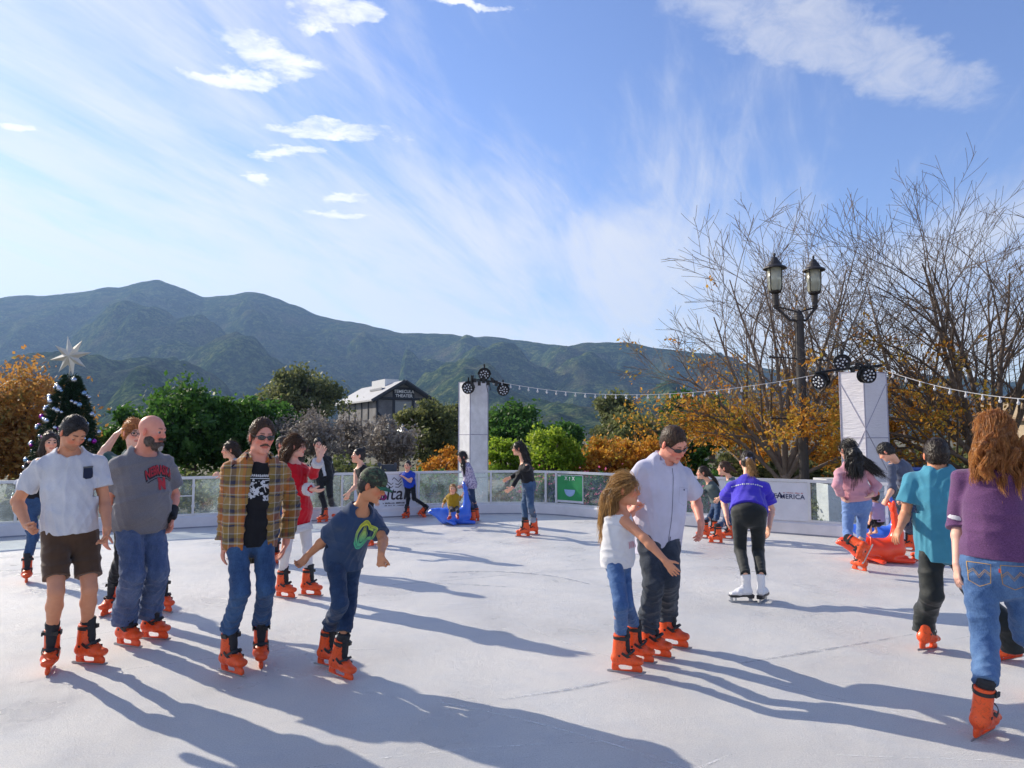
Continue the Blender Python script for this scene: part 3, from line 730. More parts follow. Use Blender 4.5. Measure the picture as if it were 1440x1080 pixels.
# ---------------------------------------------------------------- camera, light, sky
cam = bpy.data.objects.new('camera', bpy.data.cameras.new('camera')); COL.objects.link(cam); S.camera = cam
cam.location = (0, 0, HC); cam.rotation_euler = (math.pi / 2 + TH, 0, 0)
cam.data.sensor_width = 36; cam.data.lens = F / 1440 * 36; cam.data.clip_end = 20000; cam.data.clip_start = .05
EL, AZ = R(27), R(-56)
sund = Vector((math.sin(AZ) * math.cos(EL), math.cos(AZ) * math.cos(EL), math.sin(EL)))
sl = bpy.data.lights.new('sun', 'SUN'); sl.energy = 5.0; sl.angle = R(.5); sl.color = (1, .90, .74)
so = bpy.data.objects.new('sun', sl); COL.objects.link(so); so.rotation_euler = (-sund).to_track_quat('-Z', 'Y').to_euler()
S.view_settings.view_transform = 'Standard'; S.view_settings.look = 'None'; S.view_settings.gamma = 1; S.view_settings.exposure = 0.52
w = bpy.data.worlds.new('World'); S.world = w; w.use_nodes = True; t = w.node_tree; n_ = t.nodes; L_ = t.links
bg = n_['Background']; bg.inputs[1].default_value = .135
sky = n_.new('ShaderNodeTexSky'); sky.sky_type = 'NISHITA'; sky.sun_disc = False; sky.sun_elevation = EL; sky.sun_rotation = AZ; sky.air_density = 1.0; sky.dust_density = .15; sky.ozone_density = 3.0; sky.altitude = 300
def WN(ty, **k):
    n = n_.new(ty)
    for a, v in k.items(): setattr(n, a, v)
    return n
def wm(op, a, b=0.0, c=0.0):
    m = WN('ShaderNodeMath', operation=op)
    for i, v in enumerate((a, b, c)):
        if hasattr(v, 'is_output'): L_.new(v, m.inputs[i])
        else: m.inputs[i].default_value = v
    return m.outputs[0]
tc = WN('ShaderNodeTexCoord'); sep = WN('ShaderNodeSeparateXYZ'); L_.new(tc.outputs['Generated'], sep.inputs[0])
# clouds lie on high flat layers: project the view direction to the layer
dz = wm('MAXIMUM', wm('ADD', sep.outputs[2], .09), .02)
cx_ = wm('DIVIDE', sep.outputs[0], dz); cy_ = wm('DIVIDE', sep.outputs[1], dz)
cmb = WN('ShaderNodeCombineXYZ'); L_.new(cx_, cmb.inputs[0]); L_.new(cy_, cmb.inputs[1])
def wnoise(rot, sc, scale, det, rough, dist, off=(0, 0, 0)):
    m = WN('ShaderNodeMapping'); m.inputs['Rotation'].default_value = (0, 0, R(rot)); m.vector_type = 'TEXTURE'; m.inputs['Scale'].default_value = tuple(1 / q for q in sc); m.inputs['Location'].default_value = off
    L_.new(cmb.outputs[0], m.inputs[0]); n = WN('ShaderNodeTexNoise'); n.inputs['Scale'].default_value = scale; n.inputs['Detail'].default_value = det; n.inputs['Roughness'].default_value = rough; n.inputs['Distortion'].default_value = dist
    L_.new(m.outputs[0], n.inputs[0]); return n.outputs['Fac']
def wr(f, a, b, va=0.0, vb=1.0):
    m = WN('ShaderNodeMapRange', interpolation_type='SMOOTHSTEP'); L_.new(f, m.inputs[0])
    for i, v in enumerate((a, b, va, vb)): m.inputs[i + 1].default_value = v
    return m.outputs[0]
wp1 = wm('MULTIPLY', wm('SUBTRACT', wnoise(0, (1, 1, 1), 5.5, 5, .6, 0, (2, 7, 0)), .5), .34); wp2 = wm('MULTIPLY', wm('SUBTRACT', wnoise(0, (1, 1, 1), 6.5, 5, .6, 0, (9, 3, 0)), .5), .26)
wx_ = wm('ADD', cx_, wp1); wy_ = wm('ADD', cy_, wp2)
def blob(x, y, rx, ry, rot=0):
    """soft ellipse on the cloud layer at pixel-independent layer coordinates"""
    a = R(rot); dx = wm('SUBTRACT', wx_, x); dy = wm('SUBTRACT', wy_, y)
    u = wm('DIVIDE', wm('ADD', wm('MULTIPLY', dx, math.cos(a)), wm('MULTIPLY', dy, math.sin(a))), rx)
    v = wm('DIVIDE', wm('SUBTRACT', wm('MULTIPLY', dy, math.cos(a)), wm('MULTIPLY', dx, math.sin(a))), ry)
    r = wm('ADD', wm('MULTIPLY', u, u), wm('MULTIPLY', v, v)); return wr(r, 0.0, 1.0, 1.0, 0.0)
def lay(px, py):
    d = ray(px, py); z = max(d[2] + .09, .02); return d[0] / z, d[1] / z
cir = wnoise(76, (.45, 2.2, 1), 1.3, 9, .62, .9, (3.1, 1.7, 0)); veil = wnoise(70, (.7, 1.3, 1), .6, 4, .55, .3, (1.3, 4.2, 0)); fine = wnoise(66, (.8, 4.5, 1), 3.0, 8, .7, 1.2)
left = wr(sep.outputs[0], -.60, .22, 1.0, .0)
low = wr(sep.outputs[2], .10, .46, 1.0, 0.0)
cov = wm('ADD', wm('MULTIPLY', left, .40), wm('MULTIPLY', low, .74))
dens = wm('ADD', wm('ADD', wm('MULTIPLY', wm('SUBTRACT', cir, .5), 1.7), wm('MULTIPLY', wm('SUBTRACT', veil, .5), 1.4)), wm('ADD', cov, wm('MULTIPLY', wm('SUBTRACT', fine, .5), .55)))
cirm = wr(dens, -.05, .95, 0.0, .86)
# small puffs and the band of ripples high on the right
puffn = wnoise(12, (1, 1.5, 1), 8, 7, .68, .5, (5, 2, 0))
pf = None
for (px, py, rx, ry, ro) in ((385, 75, .20, .10, 20), (330, 108, .15, .055, 0), (470, 184, .27, .05, 5), (405, 216, .14, .05, 0), (355, 250, .09, .05, 40), (488, 278, .16, .06, 0), (465, 301, .14, .05, 0), (480, 12, .11, .05, 0), (28, 180, .08, .03, 0), (690, 6, .12, .03, 0)):
    x, y = lay(px, py); b_ = blob(x, y, rx, ry, ro); pf = b_ if pf is None else wm('MAXIMUM', pf, b_)
puff = wr(wm('ADD', wm('MULTIPLY', pf, .85), wm('MULTIPLY', puffn, 1.7)), 1.15, 1.95, 0, 1)
x0, y0 = lay(1060, 10); x1, y1 = lay(1300, 110)
ban = blob((x0 + x1) / 2, (y0 + y1) / 2, .75, .17, math.degrees(math.atan2(y1 - y0, x1 - x0)))
band = wr(wm('ADD', wm('MULTIPLY', ban, .6), wm('MULTIPLY', wnoise(60, (1, 1.3, 1), 9, 5, .7, .6), .62)), .55, 1.10, 0, .62)
allc = wm('MAXIMUM', cirm, band)
mx = WN('ShaderNodeMix', data_type='RGBA'); L_.new(allc, mx.inputs[0]); hs = WN('ShaderNodeHueSaturation'); hs.inputs['Saturation'].default_value = 1.04; hs.inputs['Hue'].default_value = .514; hs.inputs['Value'].default_value = 1.12; L_.new(sky.outputs[0], hs.inputs['Color']); L_.new(hs.outputs[0], mx.inputs[6])
# cloud brightness follows the sky next to it: whiter, a little brighter
gl = WN('ShaderNodeMix', data_type='RGBA', blend_type='MIX'); gl.inputs[0].default_value = .84; L_.new(sky.outputs[0], gl.inputs[6]); gl.inputs[7].default_value = (5.6, 5.4, 5.2, 1)
L_.new(gl.outputs[2], mx.inputs[7]); mp_ = WN('ShaderNodeMix', data_type='RGBA'); L_.new(puff, mp_.inputs[0]); L_.new(mx.outputs[2], mp_.inputs[6]); mp_.inputs[7].default_value = (6.2, 6.2, 6.1, 1); L_.new(mp_.outputs[2], bg.inputs[0])
# ---------------------------------------------------------------- ice
rim = [(-420, 800), (-200, 771), (0, 756), (130, 749), (270, 743), (430, 733), (570, 726.5), (690, 722.5), (770, 723), (840, 730), (960, 740), (1080, 749), (1190, 757), (1300, 768), (1440, 782), (1700, 815), (2100, 880)]
RIM = [G(x, y) for x, y in rim]
def smooth_line(pts, n=3):
    pts = [np.array(p) for p in pts]
    for _ in range(n):
        q = [pts[0]]
        for a, b in zip(pts, pts[1:]): q += [a * .75 + b * .25, a * .25 + b * .75]
        q.append(pts[-1]); pts = q
    return pts
RIMS = smooth_line(RIM, 2)
n = NT('ice'); v = n.coord(); 
big = n.noise(v, .35, 5, .6); sm = n.noise(v, 3.0, 6, .65); grain = n.noise(v, 110, 5, .85)
st1 = n.noise(n.coord(scale=(.5, 9, 1), rot=(0, 0, .25)), 4, 6, .75, .3); st2 = n.noise(n.coord(scale=(.6, 11, 1), rot=(0, 0, -.55)), 5, 6, .75, .3); st3 = n.noise(n.coord(scale=(.8, 10, 1), rot=(0, 0, 1.15)), 5, 5, .7, .5)
sc = n.math('MAXIMUM', n.ramp(st1, [(.60, 0.0), (.72, 1.0)]), n.math('MAXIMUM', n.ramp(st2, [(.62, 0.0), (.74, .8)]), n.ramp(st3, [(.64, 0.0), (.74, .6)])))
base = n.ramp(big, [(.3, (.66, .66, .66)), (.5, (.80, .785, .76)), (.7, (.86, .845, .82))]); base = n.mix(n.math('MULTIPLY', n.ramp(sm, [(.45, 0.0), (.7, 1.0)]), .4), base, (.62, .66, .72))
base = n.mix(n.math('MULTIPLY', sc, .55), base, (.88, .89, .91)); base = n.mix(.38, base, n.ramp(grain, [(.36, .18), (.60, 1.0)]), 'MULTIPLY')
n.set(Base_Color=base, Roughness=n.ramp(n.noise(v, .8, 5), [(.38, .26), (.6, .60)]), Specular_IOR_Level=.4)
n.bump(n.math('ADD', n.math('MULTIPLY', grain, .8), n.math('ADD', n.math('MULTIPLY', sc, .25), n.math('MULTIPLY', sm, 1.2))), 1.0, .014)
ICE = n.m
poly = [(-60.0, -12.0)] + [(-26., 6.5)] + [(p[0], p[1]) for p in RIMS] + [(30., -12.)]
poly = [(-24., -10.), (-22., 4.)] + [(p[0], p[1]) for p in RIMS] + [(16., -10.)]
npmesh('ice', [(x, y, 0) for x, y in poly], [tuple(range(len(poly)))[::-1]], ICE, None, False, origin=(0, 6, 0)); bpy.data.objects['ice']['kind'] = 'structure'
# gray seams where the water froze last
n = NT('ice_seam'); n.set(Base_Color=(.40, .42, .46), Roughness=.35, Alpha=n.ramp(n.noise(n.coord(), 9, 5, .75), [(.40, .05), (.66, .75)])); sm_ = n.m
def seam(pts, w0, nm='ice_seam'):
    q = smooth_line([G(x, y) for x, y in pts], 2); rs = random.Random(len(pts)); V = []; Fc = []
    for i, p in enumerate(q):
        tq = nrm(q[min(i + 1, len(q) - 1)] - q[max(0, i - 1)]); nn = np.array([-tq[1], tq[0], 0]); ww = w0 * (.35 + rs.random()) * min(1, i / 2, (len(q) - 1 - i) / 2 + .1)
        V += [p + nn * ww + [0, 0, .004], p - nn * ww + [0, 0, .004]]
    npmesh(nm, V, [(2 * i, 2 * i + 1, 2 * i + 3, 2 * i + 2) for i in range(len(q) - 1)], sm_, None, False, origin=q[0])['kind'] = 'structure'
seam([(480, 827), (560, 822), (640, 816), (730, 807), (800, 802), (860, 799)], .008)
seam([(-20, 771), (60, 768), (150, 764), (300, 757), (470, 750)], .006)
seam([(560, 752), (640, 748), (720, 742), (800, 740)], .005)
seam([(240, 756), (262, 762), (280, 757)], .004)
seam([(1010, 782), (1060, 778), (1100, 777)], .004)

seam([(700, 985), (790, 972), (860, 958), (905, 950)], .016); seam([(1030, 935), (1110, 922), (1200, 907), (1285, 892)], .018); seam([(620, 806), (680, 803), (740, 806), (790, 812), (830, 822)], .03); seam([(580, 818), (650, 822), (720, 826)], .02)

n = NT('blade_mark'); n.set(Base_Color=(.88, .88, .88), Roughness=.6, Alpha=n.ramp(n.noise(n.coord(), 14, 5, .75), [(.42, .0), (.62, .8)])); sm_ = n.m
rs_ = random.Random(12)
for k_ in range(26):
    y_ = rs_.uniform(3.6, 12.5); x_ = rs_.uniform(-.7, .7) * y_; a_ = rs_.uniform(-.6, .6) + (3.14 if k_ % 2 else 0); cu = rs_.uniform(-.5, .5); q_ = []; px_, py_ = x_, y_
    for m_ in range(10):
        g_ = (px_, py_); q_.append((px_ / py_ * F / math.cos(TH) * .0 + CX + F * px_ / (py_ * math.cos(TH) - HC * math.sin(TH)), CY - F * ((-HC) * math.cos(TH) - py_ * math.sin(TH)) / (py_ * math.cos(TH) - HC * math.sin(TH)))); px_ += math.cos(a_) * .22; py_ += math.sin(a_) * .22; a_ += cu * .22
    seam(q_, rs_.uniform(.002, .006), 'ice_mark')
# ---------------------------------------------------------------- terrain
from mathutils import noise as MN
n = NT('ground'); v = n.coord(); base = n.ramp(n.noise(v, .05, 5), [(.35, (.055, .065, .03)), (.6, (.16, .13, .075))]); base = n.mix(.5, base, n.ramp(n.noise(v, 2.5, 5), [(.35, (.05, .055, .03)), (.65, (.20, .17, .11))]))
n.set(Base_Color=base, Roughness=.95); n.bump(n.noise(v, 6, 4), .5, .05)
V = [(0, 0, -.12)] + [(r * math.cos(a), r * math.sin(a), -.12) for r in (60, 9000) for a in np.linspace(0, 2 * math.pi, 49)[:-1]]
Fq = [(0, 1 + i, 1 + (i + 1) % 48) for i in range(48)] + [(1 + i, 49 + i, 49 + (i + 1) % 48, 1 + (i + 1) % 48) for i in range(48)]
npmesh('ground', V, Fq, n.m, None, False, origin=(0, 0, 0))['kind'] = 'structure'
LAY = [  # crest line in the picture, distance, slope width
 ([(-700, 470), (-400, 440), (-200, 425), (0, 413), (60, 416), (100, 408), (130, 401), (160, 402), (190, 391), (215, 388), (250, 399), (280, 413), (320, 410), (345, 406), (380, 418), (440, 440), (500, 454), (550, 464), (600, 468), (650, 473), (700, 472), (750, 479), (800, 487), (1000, 520), (1440, 560), (2200, 560)], 3000, 980),
 ([(640, 560), (720, 520), (790, 488), (820, 478), (850, 475), (880, 478), (920, 486), (970, 492), (1010, 498), (1050, 508), (1100, 522), (1200, 540), (1280, 522), (1350, 530), (1440, 533), (1600, 520), (1900, 530), (2200, 540)], 2750, 800),
 ([(-100, 640), (20, 560), (90, 470), (130, 440), (150, 428), (180, 427), (215, 440), (260, 460), (320, 490), (400, 520), (470, 548), (560, 600)], 2350, 560),
 ([(180, 560), (230, 490), (262, 462), (300, 462), (340, 478), (400, 505), (450, 532), (520, 560), (600, 610)], 2000, 480),
 ([(280, 470), (330, 440), (350, 432), (400, 448), (440, 474), (500, 505), (560, 525), (640, 570)], 2620, 420),
 ([(480, 600), (520, 545), (560, 512), (610, 498), (650, 496), (690, 508), (740, 535), (800, 570)], 1800, 520),
 ([(560, 480), (600, 492), (660, 485), (720, 482), (780, 492), (840, 505), (900, 525), (980, 548), (1060, 590)], 2280, 420),
 ([(480, 475), (520, 470), (560, 482), (600, 510), (650, 560)], 2640, 420),
 ([(-300, 500), (-100, 485), (0, 486), (60, 492), (120, 508), (200, 515), (260, 530), (320, 555), (360, 590)], 1550, 480),
 ([(120, 600), (190, 545), (240, 535), (300, 548), (380, 570), (450, 600)], 1150, 380),
 ([(640, 620), (700, 560), (780, 555), (860, 560), (940, 555), (1010, 575), (1100, 600)], 1350, 420),
 ([(130, 610), (160, 596), (200, 590), (260, 598), (300, 612)], 700, 200)]
pxs = np.linspace(-560, 2000, 620); rr = np.geomspace(420, 4200, 260); HT = np.zeros((len(pxs), len(rr)))
for pts, dist, wd in LAY:
    X_ = [p[0] for p in pts]; crest = np.interp(pxs, X_, [(615 - p[1]) / F * dist for p in pts], left=0, right=0); crest = np.convolve(np.pad(crest, 2, 'edge'), [.1, .2, .4, .2, .1], 'valid')
    dr = (rr - dist) / wd
    for i in range(len(pxs)):
        z = crest[i] * np.clip(1 - np.abs(dr) ** 1.15, -1, 1); HT[i] = np.maximum(HT[i], z) + .22 * np.minimum(0, 0)
V = np.zeros((len(pxs), len(rr), 3))
for i, px in enumerate(pxs):
    tx = (px - CX) / F
    for k, r in enumerate(rr):
        z = HT[i, k]; x, y = tx * r, r
        if z > 1:
            q = Vector((x * .0046, y * .0026, 1.3)); g = MN.fractal(q, 1.1, 2.05, 4) * 1.5 + .28 * (MN.ridged_multi_fractal(q * 1.3, 1.0, 2.1, 4, 1.0, 2.0, noise_basis='PERLIN_ORIGINAL') - 1.1)
            f2 = MN.fractal(Vector((x * .012, y * .009, 5)), 1.0, 2.0, 4)
            amp = min(1, z / 90); z = z + amp * (58 * g + 5 * f2) * (1 if z < .82 * HT[i].max() else .18)
        V[i, k] = (x, y, max(z, -.5))
V = V.reshape(-1, 3); nr_ = len(rr); I0 = (np.arange(len(pxs) - 1)[:, None] * nr_ + np.arange(nr_ - 1)[None]).ravel(); Q = np.stack([I0, I0 + nr_, I0 + nr_ + 1, I0 + 1], 1)
n = NT('hillside'); v = n.coord(); a = n.noise(v, .006, 5, .6); b = n.noise(v, .035, 6, .7); c = n.noise(v, .14, 4, .75)
base = n.ramp(b, [(.36, (.008, .024, .010)), (.50, (.030, .060, .020)), (.64, (.12, .145, .045))]); base = n.mix(n.ramp(a, [(.50, 0.0), (.72, .8)]), base, (.12, .10, .06)); base = n.mix(.85, base, n.ramp(c, [(.36, .25), (.58, 1.25)]), 'MULTIPLY')
n.set(Base_Color=base, Roughness=1.0, Specular_IOR_Level=0); n.bump(n.math('ADD', b, n.math('MULTIPLY', c, .5)), 1.0, 6.0)
npmesh('hills', V, Q, n.m, None, True, origin=(0, 0, 0))['kind'] = 'structure'
# ---------------------------------------------------------------- air
n = NT('haze'); n.n.remove(n.b); pv = n.N('ShaderNodeVolumePrincipled'); pv.inputs['Color'].default_value = (.36, .58, 1, 1); pv.inputs['Density'].default_value = .00012; pv.inputs['Anisotropy'].default_value = .25; n.L(pv.outputs[0], n.out.inputs['Volume'])
m = MB(); m.box((0, 1500, 450), (9200, 6200, 903)); o = m.build('haze', n.m, origin=(0, 0, -1.5)); o['kind'] = 'stuff'
# ---------------------------------------------------------------- trees
def leafmat(name, cols, tr=.35, rough=.55):
    if name in MATS: return MATS[name]
    n = NT(name); v = n.coord(); f = n.math('ADD', n.math('MULTIPLY', n.noise(v, 1.1, 3), .55), n.math('MULTIPLY', n.noise(v, 9, 2), .5)); k = len(cols)
    col = n.ramp(f, [(.36 + .30 * i / max(1, k - 1), c) for i, c in enumerate(cols)]); n.set(Base_Color=col, Roughness=rough, Specular_IOR_Level=.3); transl(n, tr, col); MATS[name] = n.m; return n.m
BARK = mat('bark', (.13, .095, .072), .95, var=.4, vs=5, bump=.8, bs=30, bd=.02); BARKG = mat('gray_bark', (.20, .16, .135), .95, var=.35, vs=4, bump=.8, bs=25, bd=.02)
LEAF = dict(dark=leafmat('dark_green_leaves', [(.022, .070, .012), (.055, .145, .026), (.13, .25, .045)], .5), green=leafmat('bright_green_leaves', [(.09, .19, .015), (.24, .37, .03), (.45, .52, .06)], .55), olive=leafmat('olive_leaves', [(.062, .085, .030), (.14, .165, .06), (.25, .25, .10)], .5),
            orange=leafmat('orange_leaves', [(.24, .10, .018), (.52, .20, .026), (.62, .36, .05), (.32, .31, .06)], .5), rust=leafmat('rust_leaves', [(.22, .11, .04), (.44, .20, .05), (.52, .29, .08), (.24, .22, .06)], .5), gray=leafmat('gray_brown_leaves', [(.14, .12, .10), (.25, .22, .19), (.36, .33, .30)], .3), fir=leafmat('fir_needles', [(.008, .028, .012), (.018, .050, .018)], .1), pink=leafmat('pink_blossom', [(.55, .08, .2), (.75, .25, .4)], .4))
def leaves(pts, size, rs, flat=.4, n_=None):
    """one small folded quad per point"""
    k = len(pts); a = rs.randn(k, 3); a /= np.linalg.norm(a, axis=1)[:, None]; b = rs.randn(k, 3); b -= a * (a * b).sum(1)[:, None]; b /= np.linalg.norm(b, axis=1)[:, None]
    s = size * (.6 + .8 * rs.rand(k))[:, None]; V = np.stack([pts - a * s, pts + b * s * .55, pts + a * s, pts - b * s * .55], 1).reshape(-1, 3); return V, np.arange(4 * k).reshape(-1, 4)
def crown_pts(c, R3, nclump, per, rs, cl=.22, hollow=.55, bottom=-.75):
    out = []
    for i in range(nclump):
        while True:
            d = rs.randn(3); d /= np.linalg.norm(d); 
            if d[2] > bottom: break
        r = (hollow + (1 - hollow) * rs.rand() ** .6) * (1 + .12 * rs.randn()); q = c + d * R3 * r; cr = cl * (.55 + .9 * rs.rand()) * np.mean(R3)
        p = rs.randn(per, 3) * cr * .5 * np.array([1, 1, .75]); out.append(q + p)
    return np.concatenate(out)
def leafy_tree(name, label, px, ptop, D, hw, kind, seed, n_=7000, leaf=.10, zb=None, group='trees and shrubs beyond the rink', cat='tree', trunk=True, cl=.30, bark=None, hollow=.45):
    """hw = half width in px at distance D; ptop = picture height of the crown's top"""
    rs = np.random.RandomState(seed); X = P(px, 600, D)[0]; ztop = HC + (615 - ptop) / F * D; zb = -.1 if zb is None else zb; r = hw / F * D; hz = (ztop - zb) / 2
    o = empty(name, (X, D, -.12), label, cat, group); c = np.array([X, D, zb + hz])
    nc = max(14, int(n_ / 160)); pts = crown_pts(c, np.array([r * .92, r * .92, hz * .95]), nc, int(n_ / nc), rs, cl, hollow); pts = pts[pts[:, 2] > -.1]
    V, Q = leaves(pts, leaf, rs); npmesh('crown', V, Q, LEAF[kind], o, False)
    if trunk:
        m = MB(); H_ = zb + hz * 1.3; m.tube([(X, D, -.14), (X + .05 * r, D, H_ * .35), (X - .05 * r, D, H_ * .75), (X, D, H_)], [.10 * r + .04, .08 * r + .03, .05 * r + .02, .02], 8)
        for i in range(7):
            a = i * .9 + seed; z0 = H_ * (.3 + .08 * i); m.tube([(X, D, z0), (X + math.cos(a) * r * .4, D + math.sin(a) * r * .4, z0 + hz * .35), (X + math.cos(a) * r * .75, D + math.sin(a) * r * .75, z0 + hz * .55)], [.04 * r + .015, .025 * r + .01, .008], 6)
        m.build('trunk', bark or BARK, o, smooth=True)
    return o
def branch_tree(name, label, base, limbs, seed, depth=4, leafk=None, zleaf=3.0, nleaf=0, leaf=.05, spread=.5, bark=None, kids=(6, 5, 4), group='bare trees beyond the rink', curve=.35, twig=1.0, out=.25):
    """vase-shaped tree: limbs = [(azimuth deg, lean deg, length, radius)]"""
    rs = np.random.RandomState(seed); base = np.array(base, float); o = empty(name, base, label, 'tree', group); m = MB(); tips = []
    def grow(p, d, L, r, dep, sides):
        ns = 6 if dep > 1 else (4 if dep else 3); pts = [p]; rad = [r]; q = p.copy(); dd = d.copy(); side = rs.randn(3) * .10
        for i in range(ns):
            dd = nrm(dd + side * .5 + rs.randn(3) * .06 + np.array([0, 0, .05 * curve]) + np.array([dd[0], dd[1], 0]) * out * .12); q = q + dd * L / ns; pts.append(q.copy()); rad.append(max(.0035 * twig, r * (1 - .80 * (i + 1) / ns)))
        m.tube(pts, rad, sides, caps=False); tips.append((pts, dep))
        if dep == 0: return
        nk = kids[min(len(kids) - 1, depth - dep)]
        for c in range(nk):
            f = .22 + .76 * (c + rs.rand() * .6) / nk; ii = min(ns - 1, int(f * ns)); t = f * ns - ii; b = pts[ii] * (1 - t) + pts[ii + 1] * t; dl = nrm(pts[ii + 1] - pts[ii])
            ax = rs.randn(3); ax = nrm(ax - dl * np.dot(ax, dl)); a = R(rs.uniform(16, 42)) * (1 + spread * .5); nd = nrm(dl * math.cos(a) + ax * math.sin(a) + [0, 0, .14]); r2 = max(.0035 * twig, (rad[ii] * (1 - t) + rad[ii + 1] * t) * .62)
            grow(b, nd, L * rs.uniform(.42, .66) * (1.12 - .4 * f), r2, dep - 1, max(3, sides - 2))
    r0 = max(l[3] for l in limbs); m.tube([base - [0, 0, .1], base + [0.02, 0, .5], base + [.0, .02, 1.0]], [r0 * 2.0, r0 * 1.55, r0 * 1.5], 10)
    for az, lean, L, r in limbs:
        a = R(az); l_ = R(lean); d = np.array([math.cos(a) * math.sin(l_), math.sin(a) * math.sin(l_), math.cos(l_)]); grow(base + [0, 0, .55 + .4 * rs.rand()], d, L, r, depth - 1, 8)
    V = np.array(m.V); npmesh('trunk', V, m.Q, bark or BARKG, o, True)
    if nleaf:
        P_ = []
        for pts, dep in tips:
            if dep > 1: continue
            for q in pts[1:]:
                h = q[2] - base[2]; w = 1 / (1 + math.exp((h - zleaf) * 2.2))
                if rs.rand() < w * .8: P_.append(q)
        P_ = np.array(P_); idx = rs.randint(0, len(P_), nleaf); cl = P_[idx] + rs.randn(nleaf, 3) * .11; V, Q = leaves(cl, leaf, rs); npmesh('crown', V, Q, LEAF[leafk], o, False)
    return o
# ---------------------------------------------------------------- planting
leafy_tree('autumn_tree', 'tall rusty orange autumn tree behind the Christmas tree', 25, 522, 21, 95, 'rust', 1, 15000, .075, hollow=.3)
leafy_tree('autumn_shrub', 'rusty orange shrub at the far left behind the glass barrier', -60, 560, 19, 70, 'rust', 31, 8000, .07)
leafy_tree('evergreen_tree', 'dark green bushy tree with the highest crown behind the bald man', 268, 543, 26, 75, 'dark', 2, 15000, .10)
leafy_tree('evergreen_tree', 'dark green bushy tree just right of the Christmas tree', 190, 574, 24, 50, 'dark', 3, 9000, .09)
leafy_tree('evergreen_tree', 'dark green bushy tree behind the man in the plaid shirt', 345, 556, 27, 62, 'dark', 4, 12000, .10)
leafy_tree('evergreen_tree', 'dark green bushy tree right of the sunglasses of the plaid shirt man', 395, 572, 29, 40, 'dark', 5, 8000, .10)
leafy_tree('olive_tree', 'tall olive green tree rising beside the gray barn roof', 428, 518, 75, 50, 'olive', 6, 14000, .22, zb=2)
leafy_tree('olive_tree', 'olive brown tree right of the gray barn with a broken crown', 600, 562, 34, 44, 'olive', 7, 11000, .10)
leafy_tree('olive_tree', 'olive brown tree directly left of the centre white column', 640, 570, 40, 28, 'olive', 8, 6000, .12)
leafy_tree('evergreen_tree', 'dark green tree right of the centre white column', 722, 568, 44, 50, 'dark', 9, 10000, .14)
leafy_tree('evergreen_tree', 'dark tree with uneven top behind the bright green shrubs', 785, 590, 40, 40, 'dark', 10, 7000, .13)
leafy_tree('green_shrub', 'bright yellow-green shrub directly right of the centre column', 712, 610, 20, 30, 'green', 11, 5500, .055, cat='shrub')
leafy_tree('green_shrub', 'larger bright yellow-green shrub behind the black sweater woman', 778, 602, 19, 44, 'green', 12, 9000, .055, cat='shrub')
leafy_tree('autumn_shrub', 'small orange shrub left of the centre column above the rail', 625, 632, 19, 42, 'orange', 13, 4500, .05, cat='shrub')
leafy_tree('autumn_shrub', 'golden orange shrub behind the girl in the white tank top', 850, 612, 19, 45, 'orange', 14, 7000, .055, cat='shrub')
leafy_tree('autumn_shrub', 'golden orange shrub behind the man in the lilac shirt', 905, 606, 20, 48, 'orange', 15, 7000, .055, cat='shrub')
leafy_tree('olive_tree', 'gray-green tree above the golden shrubs', 885, 583, 30, 52, 'olive', 16, 9000, .09)
leafy_tree('conifer_tree', 'dark tree standing out below the string lights at mid right', 868, 546, 62, 32, 'olive', 17, 7000, .18)
leafy_tree('conifer_tree', 'tall dark tree left of the lamp post with a pointed top', 955, 541, 55, 26, 'dark', 18, 7000, .16)
leafy_tree('conifer_tree', 'dark tree half hidden behind the orange leaves near the lamp post', 1000, 552, 50, 40, 'dark', 19, 8000, .15)
leafy_tree('evergreen_tree', 'dark green tree behind the head of the man in the lilac shirt', 965, 600, 24, 34, 'dark', 20, 6000, .09)
leafy_tree('hedge_shrub', 'low dark shrub behind the barrier by the banner', 500, 650, 18, 60, 'olive', 21, 4500, .06, cat='shrub', zb=-.1)
leafy_tree('hedge_shrub', 'low dark shrub behind the glass left of the centre column', 610, 655, 17.5, 45, 'dark', 22, 3500, .06, cat='shrub')
for i, (px, D, nm) in enumerate(((850, 16.2, 'beside the green poster'), (985, 14.6, 'behind the two bending girls'), (755, 17, 'behind the black sweater woman'))):
    o = leafy_tree('flowering_shrub', 'low pink flowering shrub %s' % nm, px, 668, D, 34, 'dark', 40 + i, 2500, .05, cat='shrub', trunk=False)
    rs = np.random.RandomState(i); c = np.array([P(px, 600, D)[0], D - .25, .45]); pts = c + rs.randn(260, 3) * [.38, .2, .24]; V, Q = leaves(pts, .035, rs); npmesh('blossom', V, Q, LEAF['pink'], o, False)
for i, (px, tp, D, hw) in enumerate(((1180, 672, 13.8, 50), (1260, 665, 13.5, 60), (1350, 665, 13, 60), (1440, 660, 12.5, 70), (120, 668, 15, 90), (300, 668, 16.5, 110), (420, 668, 17.5, 70), (690, 690, 18, 50), (940, 676, 17.5, 50))):
    leafy_tree('low_shrub', ['low green shrub behind the clear glass panel beside the white banner', 'low green shrub behind the orange seal', 'low green shrub behind the boy in teal', 'low green shrub behind the woman in purple', 'low olive shrub behind the glass at the foot of the Christmas tree', 'wide low olive shrub behind the glass by the bald man', 'low olive shrub behind the glass by the red dress', 'low olive shrub behind the glass right of the centre column', 'low olive shrub behind the glass by the lilac shirt'][i], px, tp, D, hw, ('olive' if i > 3 else 'olive'), 60 + i, 3500, .05, cat='shrub', trunk=False, zb=-.2)
